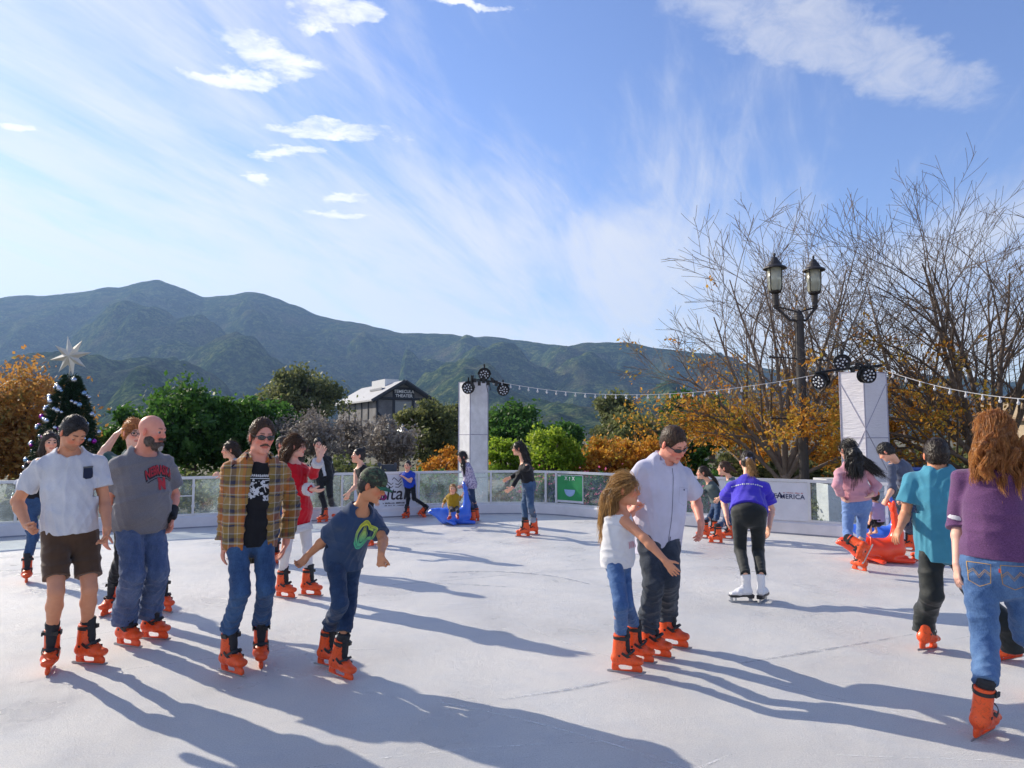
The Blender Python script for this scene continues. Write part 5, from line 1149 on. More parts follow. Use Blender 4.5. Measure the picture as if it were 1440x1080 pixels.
# ---------------------------------------------------------------- Christmas tree
D = 16.0; ct = P(97, 600, D); zt = HC + (615 - 527) / F * D; rs = np.random.RandomState(4); o = empty('christmas_tree', (ct[0], D, -.12), 'decorated Christmas tree with silver and purple balls behind the man in white', 'Christmas tree'); N_ = 26000
t = rs.rand(N_) ** .75; z = zt - t * (zt - .1); rad = (.10 + .84 * (t ** .8)) * (.70 + .34 * rs.rand(N_)); a = rs.rand(N_) * 6.283; rad *= 1 + .06 * np.sin(a * 7 + z * 9)
pts = np.stack([ct[0] + rad * np.cos(a), D + rad * np.sin(a), z], 1); dirs = np.stack([np.cos(a), np.sin(a), -.35 + .7 * rs.rand(N_)], 1) + rs.randn(N_, 3) * .45; dirs /= np.linalg.norm(dirs, axis=1)[:, None]; sd = np.cross(dirs, rs.randn(N_, 3)); sd /= np.linalg.norm(sd, axis=1)[:, None]
V = np.stack([pts, pts + dirs * .04 + sd * .008, pts + dirs * .10, pts + dirs * .04 - sd * .008], 1).reshape(-1, 3); npmesh('crown', V, np.arange(4 * N_).reshape(-1, 4), LEAF['fir'], o, False)
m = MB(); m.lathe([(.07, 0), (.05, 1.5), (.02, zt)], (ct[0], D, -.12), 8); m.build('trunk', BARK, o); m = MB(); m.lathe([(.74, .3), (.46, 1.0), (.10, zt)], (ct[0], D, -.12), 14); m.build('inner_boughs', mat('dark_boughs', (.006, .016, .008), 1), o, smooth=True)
balls = {'silver': (mat('silver_ball', (.50, .54, .62), .18, .85), 'silver ball ornament hanging on the Christmas tree'), 'blue': (mat('ice_blue_ball', (.22, .36, .52), .2, .7), 'ice blue ball ornament hanging on the Christmas tree'), 'purple': (mat('magenta_ball', (.38, .02, .35), .25, .6), 'magenta ball ornament hanging on the Christmas tree')}
proto = {}; k = 0
for i in range(110):
    tt = ((i * .618) % 1.0) ** .8 * .93 + .04; zz = zt - tt * (zt - .2); an = -math.pi / 2 + ((i * 2.399) % 3.7) - 1.85; rr_ = .20 + .84 * tt ** .8; kind = 'purple' if i % 13 == 2 else ('blue' if i % 5 == 1 else 'silver'); sz = (.036, .046, .058)[i % 3]; c = (ct[0] + rr_ * math.cos(an), D + rr_ * math.sin(an), zz)
    if kind not in proto: m = MB(); m.lathe([(.001, -1), (.38, -.92), (.71, -.71), (.92, -.38), (1, 0), (.92, .38), (.71, .71), (.38, .92), (.14, 1.0), (.12, 1.14), (.001, 1.15)], (0, 0, 0), 14); b = m.build('ornament_ball', balls[kind][0], None, origin=(0, 0, 0), smooth=True); tag(b, balls[kind][1], 'ornament', 'ball ornaments on the Christmas tree, ' + kind); proto[kind] = b
    else: b = proto[kind].copy(); COL.objects.link(b)
    b.location = c; b.scale = (sz, sz, sz)
# eight-pointed star
sc0 = P(99, 501, D); V = [sc0 + [0, -.09, 0], sc0 + [0, .09, 0]]; Fq = []
for i in range(16):
    a = math.pi / 2 + .18 + i * math.pi / 8; r = (.50 if i % 4 == 0 else .46) if i % 2 == 0 else .20; V.append(sc0 + [r * math.cos(a), -.0, r * math.sin(a)])
for i in range(16): Fq += [(0, 2 + (i + 1) % 16, 2 + i), (1, 2 + i, 2 + (i + 1) % 16)]
m = MB(); so_ = npmesh('tree_star', V, Fq, mat('champagne_metal', (.60, .57, .50), .42, .35, var=.1, vs=9), None, False, origin=sc0 - [0, 0, .45]); tag(so_, 'large silver eight-pointed star on top of the Christmas tree', 'star'); m.tube([sc0 - [0, 0, .55], sc0 - [0, 0, .05]], .014, 6)
V2 = np.array(m.V); stem = subpart('stem', V2, m.Q, mat('champagne_metal', None), so_)
# ---------------------------------------------------------------- seal skating aids
X = np.array; L_ = X([0, 1, 0])
sp_ = [ec(X([.30, 0, .23]), X([.40, 0, .25]), (.085, .085), (.065, .062), u=L_, k=.03), ec(X([.40, 0, .25]), X([.47, 0, .235]), (.05, .04), (.026, .022), u=L_, k=.03), ec(X([.16, 0, .17]), X([.30, 0, .22]), (.15, .145), (.085, .085), u=L_, k=.05), ec(X([-.08, 0, .155]), X([.16, 0, .17]), (.175, .145), (.155, .15), u=L_, k=.05), ec(X([-.22, 0, .17]), X([-.08, 0, .155]), (.125, .125), (.17, .14), u=L_, k=.05),
       ec(X([-.22, 0, .18]), X([-.27, 0, .38]), (.115, .13), (.075, .075), u=L_, k=.06), ec(X([-.27, 0, .38]), X([-.25, 0, .60]), (.075, .07), (.05, .042), u=L_, k=.03), ec(X([-.25, 0, .60]), X([-.235, 0, .70]), (.05, .04), (.055, .03), u=L_, k=.03)]
for s in (-1, 1): sp_ += [ec(X([-.235, 0, .70]), X([-.20, s * .14, .79]), (.035, .045), (.022, .03), k=.03), ec(X([.08, s * .12, .08]), X([-.02, s * .26, .035]), (.07, .03), (.045, .022), u=X([1, 0, 0]), k=.03), ec(X([-.16, s * .05, .05]), X([-.40, s * .14, .045]), (.07, .045), (.055, .032), u=L_, k=.04), ell(X([.385, s * .05, .275]), (.014, .012, .014), X([1, 0, 0]), X([0, 0, 1]), k=.006)]
Dd, lo, r = field(sp_, .011, None, [((0, 0, .004), (0, 0, -1))]); SV, SQ = nets(Dd, lo, r, 1)
def seal(px, py, hdg, m, lb, s=1.0, dz=0):
    g0 = G(px, py); M = Matrix.Translation(g0) @ Matrix.Rotation(R(hdg + math.degrees(math.atan2(-g0[0], g0[1]))), 4, 'Z') @ Matrix.Scale(s, 4); V = np.array([tuple(M @ Vector(v)) for v in SV]); o = empty('seal_skating_aid', (g0[0], g0[1], 0), lb, 'skating aid', 'seal-shaped skating aids'); npmesh('body', V, SQ, m, o)
    for sy in (-1, 1):
        q = MB(); c = np.array(M @ Vector((.422, sy * .052, .272))); q.lathe([(.001, -.012), (.010, -.007), (.012, 0), (.010, .007), (.001, .012)], c, 10); q.build('eye', mat('black_eye', (.01, .01, .01), .2), o, smooth=True)
    q = MB(); hp = [np.array(M @ Vector(p)) for p in ((.10, -.17, .20), (.10, -.19, .33), (.10, 0, .36), (.10, .19, .33), (.10, .17, .20))]; q.tube(hp, .014 * s, 8); q.build('handle', m, o, smooth=True); return o
ob = mat('orange_glossy_plastic', lin(250, 70, 24), .3, var=.04, Coat_Weight=.3, Subsurface_Weight=.1); bb = mat('blue_glossy_plastic', lin(58, 110, 225), .3, var=.04, Coat_Weight=.3)
seal(637, 737, 184, bb, 'blue seal skating aid carrying the toddler in mustard', 1.02); seal(1232, 790, 196, ob, 'orange-red seal skating aid pushed by the boy in the hoodie', 1.05); seal(1236, 765, 180, bb, 'blue seal skating aid half hidden behind the orange one', .95)
# ---------------------------------------------------------------- the skaters
skate_templates()
DK, LT = (.010, .007, .006), (.05, .033, .022)
H_BLACK = hairmat('black_hair', (.006, .005, .006), (.035, .026, .022), .12); H_DBROWN = hairmat('dark_brown_hair', (.010, .006, .004), (.075, .042, .024), .2)
H_BROWN = hairmat('brown_hair', (.022, .011, .006), (.16, .08, .038), .3); H_GOLD = hairmat('golden_brown_hair', (.10, .050, .020), (.66, .40, .15), .4)
H_AUB = hairmat('auburn_hair', (.060, .020, .007), (.78, .38, .12), .45)
# 1 young man in the white T-shirt and brown shorts
def p_white():
    sp = dict(bare=1, h=1.80, bh=-82, bulk=.96, belly=.02, neck=(97, 635, -.02), pel=(99, 751), head=(103, 609, -.10, -62, 36, 0, .97), fL=(70, 944, -97, 3), fR=(126, 934, -42, 0), res=.0052,
              aL=[(24, 705, 1), (38, 739, -1), (50, 756, -1)], aR=[(147, 706, 1), (151, 743, -1), (148, 768)], kL=(79, 832, -1), kR=(126, 828, -1), sw=.112)
    j, e = start(sp, 'young man in white pocket T-shirt and dark brown shorts looking down at the ice')
    h0 = j.hs; stb = [(ell(HP(j, 0, .070, -.082), (.060 * h0, .050 * h0, .034 * h0), j.hfw, j.hup), tuple(c * .66 for c in SKN['tan']), .03)]
    build_body(j, e, SKN['tan'], .0052, stub=stb, brow=(.02, .012, .01), curl=(.95, .65), thumb=(np.array([.6, -.8, 0]), None))
    eyes(j, e, .9)
    o = top(j, e, 't_shirt', cloth('white_heather', (.60, .60, .64), heather=.12), .026, .62, .03, drape=.7, sr=(.078, .084), widen=.012, noise=(.010, 4.4, 11))
    f = nrm(j.f * [1, 1, .0]); c = j.N - j.sn * .17 + j.lat * .105
    decal(o[0], o[1:], [poly2d([(-.034, .042), (.034, .042), (.034, -.03), (.018, -.042), (-.018, -.042), (-.034, -.03)])], mat('navy_pocket', (.012, .018, .045), .85, bump=.3, bs=300), c, j.lat, UP, f, name='chest_pocket')
    decal(o[0], o[1:], [poly2d([(-.036, .052), (.036, .052), (.036, .040), (-.036, .040)])], mat('gray_trim', (.12, .12, .11), .85), c, j.lat, UP, f, name='pocket_trim', off=.0045)
    o = trousers(j, e, 'shorts', cloth('brown_cotton', (.085, .046, .026)), .006, .16, r=(.098, .090, .06), end=.78, noise=(.007, 5, 5))
    hair(j, e, H_BLACK, thick=.016, n=3400, L=.018, wave=0, out=.22, noise=(.003, 20, 2), face=(.158, .184, -.026), jit=.08, short=1)
    skates(j, e)
# 2 bald bearded man
def p_bald():
    sp = dict(h=1.86, bh=-66, bulk=1.16, belly=.07, neck=(201, 637, 0), pel=(197, 732), head=(214, 607, -.07, -36, 9, 0, 1.08), fL=(180, 909, -48, 0), fR=(217, 899, -38, 0), res=.0056, hh=-62,
              aL=[(155, 702, 1), (150, 748, -1), (146, 772)], aR=[(245, 696, 1), (241, 726, -1), (240, 748)], kL=(187, 808, -1), kR=(221, 803, -1), sw=.110)
    j, e = start(sp, 'bald man with gray beard in gray T-shirt with red lettering and blue jeans')
    build_body(j, e, SKN['pink'], .0056, brow=(.10, .06, .04), curl=(.4, .4)); eyes(j, e, .25)
    o = top(j, e, 't_shirt', cloth('gray_heather', (.17, .17, .19), heather=.3), .026, .66, -.14, sr=(.086, .094), widen=.018, noise=(.011, 4.0, 4))
    f = nrm(j.f * [1, 1, .0]); red = mat('red_print', (.42, .02, .035), .7); blk = mat('black_outline', (.02, .015, .02), .7)
    c = j.N - j.sn * .145 + j.lat * .015
    u = j.lat * .55; c = c + j.lat * .058
    decal(o[0], o[1:], [text2d('NEBRASKA', .105, arc=.95, bold=.012, sx=.86)], blk, c - UP * .006 - j.lat * .003, u, UP, f, name='lettering', off=.002)
    decal(o[0], o[1:], [text2d('NEBRASKA', .105, arc=.95, bold=.003, sx=.86)], red, c, u, UP, f, name='lettering', off=.004)
    decal(o[0], o[1:], [line2d([(x, -.062 - .95 * x * x) for x in np.linspace(-.21, .21, 14)], .007)], blk, c, u, UP, f, name='arc_line')
    decal(o[0], o[1:], [text2d('N', .115, bold=.012, sx=.9)], red, c - UP * .118 + j.lat * .012, j.lat * .85, UP, f, name='letter_mark', off=.004)
    trousers(j, e, 'jeans', denim('faded_jeans', (.045, .080, .18), (.13, .19, .34)), .006, .13, r=(.096, .080, .082), over=.15, noise=(.009, 5, 6), fold=(.010, 9, .7))
    # beard: dark with a gray chin
    h = j.hs; u, ff = j.hup, j.hfw
    b = [ell(HP(j, 0, .062, -.096), (.047 * h, .046 * h, .042 * h), ff, u, k=.02)] + [ell(HP(j, sx * .055, .026, -.066), (.018 * h, .042 * h, .042 * h), ff, u, k=.02) for sx in (-1, 1)] + [ec(HP(j, -.03, .095, -.045), HP(j, .03, .095, -.045), .010 * h, k=.01), ec(HP(j, -.014, .112, -.0615), HP(j, .014, .112, -.0615), .003 * h, k=.004, op='-')]
    D, lo, r = field(b, .005, (.003, 16, 3)); V, Q = nets(D, lo, r); sv, sq = strands(V, b, j, 1200, .016, 3, .0018, 0, .2, .2, 4, -j.hup); Q = np.concatenate([Q, sq + len(V)]); V = np.concatenate([V, sv])
    npmesh('beard', V, Q, hairmat('gray_brown_beard', (.030, .020, .015), (.20, .15, .12), .1), e)
    b = [ell(HP(j, 0.004, .094, -.112), (.024 * h, .020 * h, .026 * h), ff, u, k=.02)]; D, lo, r = field(b, .005, (.006, 16, 3)); V, Q = nets(D, lo, r); npmesh('beard', V, Q, hairmat('white_beard', (.25, .24, .24), (.6, .6, .6), .1), e, label='gray tuft of beard on the chin')
    W, E = j.W[1], j.E[1]; d = nrm(W - E); s = j.s
    sdf('wrist_brace', [ec(W - d * .10, W + d * .012, .047 * s, .041 * s, fa=1, fb=1, k=.01, fold=(.003, 30, .3)), ec(W, W + d * .05, (.046 * s, .028 * s), (.048 * s, .022 * s), u=j.f, fb=1, k=.01)], .005, mat('black_neoprene', (.012, .014, .018), .8), e)
    skates(j, e)
# 3 man in the plaid shirt
def p_plaid():
    sp = dict(h=1.80, bh=-78, bulk=1.0, neck=(362, 644, 0), pel=(352, 749), head=(368, 615, -.05, -72, 6, -3, 1.03), fL=(326, 948, -52, 0), fR=(366, 934, -88, 6), res=.0052, sw=.112,
              aL=[(320, 712, 1), (316, 765, -1), (311, 792)], aR=[(411, 710, 1), (402, 763, -1), (394, 786)], kL=(338, 833, -1), kR=(374, 829, -1))
    j, e = start(sp, 'man in open tan plaid shirt, black T-shirt and sunglasses with a mustache')
    build_body(j, e, SKN['pink'], .0052, brow=(.10, .055, .03), curl=(.35, .35)); sunglasses(j, e)
    o = top(j, e, 't_shirt', cloth('black_cotton', (.010, .010, .013)), .018, .5, -.17, sr=(.062, .062), widen=.004, noise=(.008, 4.2, 9))
    f = nrm(j.f * [1, 1, .0]); wh = mat('white_print', (.62, .62, .64), .8); rs = random.Random(5); c = j.N - j.sn * .20
    sh = []
    for i in range(16):
        x = -.105 + i * .014; sh.append(poly2d([(x - .005, .062), (x + .006, .060 + rs.random() * .008), (x + .005, .082), (x - .004, .080 - rs.random() * .006)]))
    sh.append(poly2d([(-.11, .052), (.11, .055), (.11, .049), (-.11, .046)]))
    for i in range(75):
        x = rs.uniform(-.10, .10); y = rs.uniform(-.095, .04); r = rs.uniform(.005, .016); q = [(x + r * rs.uniform(.4, 1.2) * math.cos(a), y + r * rs.uniform(.4, 1.1) * math.sin(a)) for a in np.linspace(0, 5.6, 8)]; sh.append(poly2d(q))
    for (a, b) in (((-.10, .045), (-.03, -.06)), ((-.11, -.02), (.0, -.075)), ((.02, .03), (.10, .045)), ((.01, -.01), (.09, .02)), ((.02, .03), (.05, -.05))): sh.append(line2d([a, b], .006))
    decal(o[0], o[1:], sh, wh, c, j.lat, UP, f, name='print')
    decal(o[0], o[1:], [text2d('327', .05, bold=.003)], wh, c + j.lat * .065 - UP * .095, j.lat, UP, f, name='print')
    # plaid: stripes woven along two directions
    n = NT('plaid'); tc = n.N('ShaderNodeTexCoord'); sp_ = n.N('ShaderNodeSeparateXYZ'); n.L(tc.outputs['Object'], sp_.inputs[0])
    wob = n.math('MULTIPLY', n.noise(n.coord(), 5, 2), .03)
    def pat(sock, per, stops):
        q = n.math('FRACT', n.math('DIVIDE', n.math('ADD', sock, wob), per)); return n.ramp(q, stops, 'CONSTANT')
    tan, rust, navy, wht, ol = (.34, .20, .06), (.42, .13, .03), (.04, .04, .07), (.46, .42, .34), (.22, .15, .04)
    A = pat(sp_.outputs[2], .21, [(0, tan), (.16, navy), (.22, tan), (.26, wht), (.30, rust), (.50, rust), (.54, wht), (.60, ol), (.64, navy), (.76, ol), (.90, wht), (.93, tan)])
    Bp = pat(n.math('ADD', sp_.outputs[0], n.math('MULTIPLY', sp_.outputs[1], .35)), .165, [(0, ol), (.14, wht), (.18, navy), (.36, navy), (.40, tan), (.52, wht), (.56, tan), (.70, rust), (.84, navy), (.87, ol)])
    n.set(Base_Color=n.mix(.5, A, Bp), Roughness=.9, Sheen_Weight=.2, Specular_IOR_Level=.15); n.bump(n.noise(n.coord(), 240, 2), .3, .004)
    cut = [ec(j.Pv + j.f * .16 - j.sn * .25 + j.lat * .02, j.Pv + j.f * .17 + (j.N - j.Pv) * .35 + j.lat * .005, (.092, .13), (.078, .13), u=j.lat, k=.006, op='-'), ec(j.Pv + j.f * .17 + (j.N - j.Pv) * .35 + j.lat * .005, j.N + j.f * .14, (.078, .13), (.058, .13), u=j.lat, k=.006, op='-')]
    o = top(j, e, 'plaid_shirt', n.m, .038, (1.90, 1.90), -.20, sr=(.078, .060), drape=.9, noise=(.010, 4.6, 8), cut=cut, fold=(.006, 9, .2), neck=.006)
    # collar
    p = []
    for sx in (-1, 1): p += [ec(j.N + j.lat * sx * .068 + j.f * -.02 + j.sn * .02, j.N + j.lat * sx * .062 + j.f * .075 - j.sn * .012, (.010, .028), (.008, .030), u=j.lat, k=.01), ec(j.N + j.lat * sx * .062 + j.f * .075 - j.sn * .012, j.N + j.lat * sx * .085 + j.f * .095 - j.sn * .06, (.006, .030), (.005, .012), u=j.f, k=.008)]
    p.append(ec(j.N - j.f * .055 + j.sn * .03 - j.lat * .05, j.N - j.f * .055 + j.sn * .03 + j.lat * .05, (.012, .028), (.012, .028), u=j.f, k=.02))
    sdf('collar', p, .005, n.m, o[0].parent)
    m = MB(); bt = mat('dark_button', (.02, .015, .01), .3); bvh = None
    trousers(j, e, 'jeans', denim('blue_jeans', (.022, .055, .14), (.07, .15, .30)), .002, .03, r=(.082, .064, .060), end=1.80, noise=(.007, 6, 4), fold=(.011, 11, .3))
    hair(j, e, H_BROWN, thick=.015, n=3000, L=.026, out=.2, noise=(.004, 16, 2), face=(.156, .184, -.026), short=1, topk=1.5, jit=.10, gr=j.hlatv * -.5 - j.hfw * .7 + j.hup * .1)
    h = j.hs; p = [ec(HP(j, 0, .104, -.040), HP(j, sx * .034, .092, -.054), .0095 * h, .0055 * h, k=.006) for sx in (-1, 1)]
    sdf('mustache', p, .004, H_BROWN, e, noise=(.003, 30, 2))
    skates(j, e)
# 4 boy in the camouflage cap
def p_cap():
    sp = dict(h=1.50, g='c', bh=-48, bulk=1.0, neck=(505, 716, -.12), pel=(484, 781), head=(523, 683, -.20, -22, 22, 0, 1.02), fL=(463, 938, -32, 4), fR=(478, 953, -38, 10), res=.0052, hh=-50,
              aL=[(458, 758, 1), (433, 781, 1), (421, 794)], aR=[(539, 759, -1), (536, 779, -1), (535, 796)], kL=(478, 850, -1), kR=(490, 853, -1), sw=.108, ss=.9)
    j, e = start(sp, 'boy in camouflage cap and navy T-shirt with a round green flame print')
    build_body(j, e, SKN['olive'], .0052, curl=(.5, .9)); eyes(j, e, .5)
    o = top(j, e, 't_shirt', cloth('navy_cotton', (.028, .055, .12)), .022, .78, -.26, sr=(.078, .086), widen=.012, noise=(.007, 4.8, 3))
    f = nrm(j.f * [1, 1, .0]); c = j.N - j.sn * .20 - j.lat * .018
    n = NT('lime_print'); tc = n.N('ShaderNodeTexCoord'); s3 = n.N('ShaderNodeSeparateXYZ'); n.L(tc.outputs['Object'], s3.inputs[0]); mr = n.math('ADD', n.math('MULTIPLY', n.math('SUBTRACT', s3.outputs[2], .92), 4.2), .3)
    n.set(Base_Color=n.ramp(mr, [(0, (.04, .42, .36)), (.5, (.10, .50, .25)), (1, (.60, .62, .05))]), Roughness=.7)
    sh = [ring2d(.094, .100, sx=.86), ring2d(.103, .112, sx=.86), ring2d(.075, .090, sx=.86)]
    fl = [(0, .085), (.018, .045), (.040, .0), (.046, -.03), (.034, -.058), (.012, -.074), (-.012, -.074), (-.034, -.058), (-.046, -.03), (-.040, .0), (-.018, .045)]
    sh.append(line2d(fl + [fl[0]], .005)); 
    for k in (.78, .5): sh.append(line2d([(x * k, y * k - .012) for x, y in fl] + [(0, .085 * k - .012)], .009))
    sh.append(poly2d([(0, .03), (.010, -.005), (.006, -.05), (0, -.06), (-.006, -.05), (-.010, -.005)])); sh.append(poly2d([(.014, .0), (.022, -.03), (.014, -.055), (.010, -.03)])); sh.append(poly2d([(-.014, .0), (-.022, -.03), (-.014, -.055), (-.010, -.03)]))
    decal(o[0], o[1:], sh, n.m, c, j.lat * .86, UP * 1.18, f, thr=.010, name='round_print', scale=.80)
    trousers(j, e, 'jeans', denim('navy_jeans', (.012, .028, .075), (.03, .065, .14)), .006, .04, r=(.084, .068, .062), end=1.62, noise=(.007, 6, 4), fold=(.010, 11, .3))
    hair(j, e, H_BLACK, thick=.008, n=500, L=.015, out=.2, noise=(.003, 14, 2), face=(.150, .17, -.045), sides=.9, short=1)
    # cap
    n = NT('camouflage'); v = n.coord(); a = n.noise(v, 14, 2, .5, 1.2); b = n.noise(n.coord(rot=(1, .5, .3)), 17, 2, .5, 1.0)
    col = n.mix(n.ramp(b, [(.50, 0.0), (.54, 1.0)]), n.ramp(a, [(.42, (.030, .05, .03)), (.47, (.07, .11, .06)), (.55, (.055, .035, .02)), (.62, (.10, .13, .075))], 'CONSTANT'), (.022, .025, .018)); n.set(Base_Color=col, Roughness=.85); n.bump(n.noise(v, 200, 2), .3, .004)
    h = j.hs; cu = nrm(j.hup * 1 + j.hfw * .06); cf = nrm(j.hfw - j.hup * .06)
    p = [ell(HP(j, 0, -.004, .052), (.090 * h, .108 * h, .092 * h), cf, cu, k=.01), ell(HP(j, 0, .02, -.06), (.2 * h, .3 * h, .088 * h), cf, cu, k=.006, op='-')]
    oc = sdf('cap', p, .005, n.m, e)[0]
    m = MB(); V = []; T_ = 9
    for layer in (0, 1):
        for i in range(T_ + 1):
            a = -1.05 + 2.1 * i / T_
            for q in (0, 1):
                r0 = (.086, .100) if q == 0 else (.066 + .02, .168); x = (.078 if q == 0 else .072) * math.sin(a); y = .0 + (.100 if q == 0 else .168) * math.cos(a) ** (.8 if q else 1)
                V.append(HP(j, x, y, .034 - .5 * (x / .08) ** 2 * .03 - (.012 if q else 0) - layer * .004))
    k = 2 * (T_ + 1); Fq = []
    for i in range(T_): Fq += [(2 * i, 2 * i + 1, 2 * i + 3, 2 * i + 2), (k + 2 * i + 2, k + 2 * i + 3, k + 2 * i + 1, k + 2 * i)]
    for i in range(T_): Fq.append((2 * i + 1, k + 2 * i + 1, k + 2 * i + 3, 2 * i + 3))
    subpart('brim', np.array(V), Fq, mat('green_brim', (.03, .13, .07), .8, var=.4, vs=30), oc)
    skates(j, e)
def blouse(j, e, nm, col, **k): return top(j, e, nm, cloth(*col), **k)
# 5 woman in the red Santa dress
def p_santa():
    sp = dict(h=1.66, g='f', bh=-38, neck=(411, 648, 0), pel=(419, 717), head=(416, 628, -.04, -12, 2, 0, .98), fL=(401, 841, -35, 0), fR=(437, 838, -28, 0), res=.0062,
              aL=[(418, 688, 1), (437, 688, -1), (447, 690)], aR=[(440, 668, -1), (449, 645, -1), (458, 622, 0)], kL=(402, 773, -1), kR=(432, 773, -1), palmR=np.array([1, .3, .1]))
    j, e = start(sp, 'woman in red dress with white fur trim holding one hand up')
    build_body(j, e, SKN['pale'], .006, curl=(.3, .12), thumb=(None, np.array([-.5, -.6, .1])), lip=(.5, .08, .08)); eyes(j, e, .1)
    red = cloth('red_velvet', (.52, .006, .018)); fur = mat('white_fur', (.75, .73, .74), .95, bump=.9, bs=120, bd=.02)
    o = top(j, e, 'dress', red, .014, (1.0, 1.72), -.30, sr=(.060, .052), widen=.03, drape=.1, scoop=.085, neck=.016, noise=(.008, 5, 3), extra=[ec(j.E[0] , j.E[0] + (j.W[0] - j.E[0]) * .8, .058, .064, k=.02)])
    a = station(j, -.20)[0]; nm = nrm(j.sn)
    b = station(j, -.32, .03 + .014, .1); 
    sdf('fur_hem', [ec(b[0] - nm * .06, b[0] + nm * .02, (b[1][0] + .026, b[1][1] + .028), (b[1][0] + .016, b[1][1] + .018), u=j.hlat, fa=1, fb=1, k=.01)], .007, fur, e, noise=(.008, 12, 4))
    d = nrm(j.W[1] - j.E[1]); q = j.E[1] + (j.W[1] - j.E[1]) * .72; sdf('fur_cuff', [ec(q - d * .035, q + d * .035, .064, .064, fa=1, fb=1, k=.01)], .006, fur, e, noise=(.006, 14, 4))
    d = nrm(j.W[0] - j.E[0]); q = j.E[0] + (j.W[0] - j.E[0]) * .85; sdf('fur_cuff', [ec(q - d * .035, q + d * .035, .075, .072, fa=1, fb=1, k=.01)], .006, fur, e, noise=(.006, 14, 4))
    trousers(j, e, 'tights', cloth('white_tights', (.62, .60, .62)), .004, .10, r=(.080, .058, .048), end=1.75, noise=(.002, 5, 4), fold=None, ankle=None)
    ch = lock(offs(j, (-.02, -.07, .03), (-.02, -.11, -.06), (-.03, -.12, -.14), (-.06, -.16, -.20)), [.05, .055, .06, .03]) + lock(offs(j, (.05, -.02, .04), (.06, -.06, -.05), (.05, -.09, -.13)), [.035, .04, .03])
    hair(j, e, H_BROWN, ch, thick=.018, face=(.135, .165, -.060), n=2600, L=.11, wave=.18, out=.1, jit=.12, w=.0020, noise=(.009, 14, 4))
    skates(j, e)
# 6 man in black
def p_black():
    sp = dict(h=1.74, bh=-82, neck=(450, 642, 0), pel=(456, 671), head=(447, 625, -.03, -78, 3), fL=(454, 735, -150, 0), fR=(467, 731, -60, 0), res=.0085,
              aL=[(438, 664, 1), (442, 681, -1), (443, 690)], aR=[(467, 664, 1), (463, 677, -1), (461, 684)], kL=(452, 698, -1), kR=(464, 697, -1))
    j, e = start(sp, 'man in black jacket and black trousers standing by the rink barrier')
    build_body(j, e, SKN['pale'], .008); eyes(j, e)
    top(j, e, 'white_shirt', cloth('white_cotton', (.5, .52, .56)), .012, .3, 0, res=.008)
    cut = [ec(j.Pv + j.f * .15, j.N + j.f * .13, (.03, .09), (.028, .09), u=j.lat, k=.005, op='-')]
    top(j, e, 'jacket', cloth('black_wool', (.012, .013, .016)), .03, 1.9, -.40, cut=cut, res=.008, sr=(.07, .056)); trousers(j, e, 'trousers', cloth('black_wool', (.012, .013, .016)), .008, .05, r=(.088, .066, .058), end=1.78, res=.008)
    hair(j, e, H_BLACK, thick=.02, n=600, L=.03, res=.007, noise=(.008, 16, 2)); skates(j, e)
# 7 woman with a bun
def p_bun():
    sp = dict(h=1.64, g='f', bh=-150, neck=(508, 655, 0), pel=(514, 690), head=(504, 641, -.02, -168, -3), fL=(516, 769, -170, 0), fR=(528, 766, -160, 0), res=.0078,
              aL=[(500, 684, -1), (491, 692, -1), (488, 700)], aR=[(524, 682, 1), (530, 700, -1), (530, 710)], kL=(512, 735, -1), kR=(522, 735, -1), sL=(501, 663), sR=(518, 663, .1))
    j, e = start(sp, 'woman with a dark hair bun and sleeveless black top behind the boy in the cap')
    build_body(j, e, SKN['fair'], .0072); eyes(j, e, 0)
    top(j, e, 'sleeveless_top', cloth('black_cotton', (.010, .010, .013)), .010, 0, -.05, res=.0075); trousers(j, e, 'leggings', cloth('black_cotton', (.010, .010, .013)), .004, .1, r=(.082, .06, .05), end=1.75, res=.008)
    bun = [ell(HP(j, 0, -.075, .115), (.042, .042, .038), j.hfw, j.hup, k=.008)]
    hair(j, e, H_BLACK, bun, thick=.009, n=500, L=.025, res=.0068, out=.05, noise=(.004, 16, 2), face=(.14, .165, -.045)); skates(j, e)
# 8 boy in blue leaning on the barrier
def p_blueboy():
    sp = dict(h=1.22, g='c', bh=-105, neck=(573.5, 664, 0), pel=(576.5, 683), head=(573.5, 655, -.02, -112, 4, 0, 1.02), fL=(571, 729, -135, 0), fR=(591, 727, -25, 38, 0), res=.0085,
              aL=[(562, 667, 1), (555, 666, 0), (550, 665)], aR=[(577, 677, -1), (568, 671, -1), (564, 668)], kL=(574, 702, -1), kR=(582, 701, -1), ss=.85)
    j, e = start(sp, 'small boy in bright blue T-shirt holding on to the barrier rail')
    build_body(j, e, SKN['fair'], .0075, curl=(.5, .5)); eyes(j, e)
    top(j, e, 't_shirt', cloth('royal_blue', (.015, .055, .42)), .016, .6, -.18, res=.0075, scoop=.04); trousers(j, e, 'trousers', cloth('black_cotton', (.010, .010, .013)), .006, .1, r=(.084, .062, .056), end=1.72, res=.008)
    hair(j, e, H_BLACK, thick=.011, n=400, L=.02, res=.0068); skates(j, e)
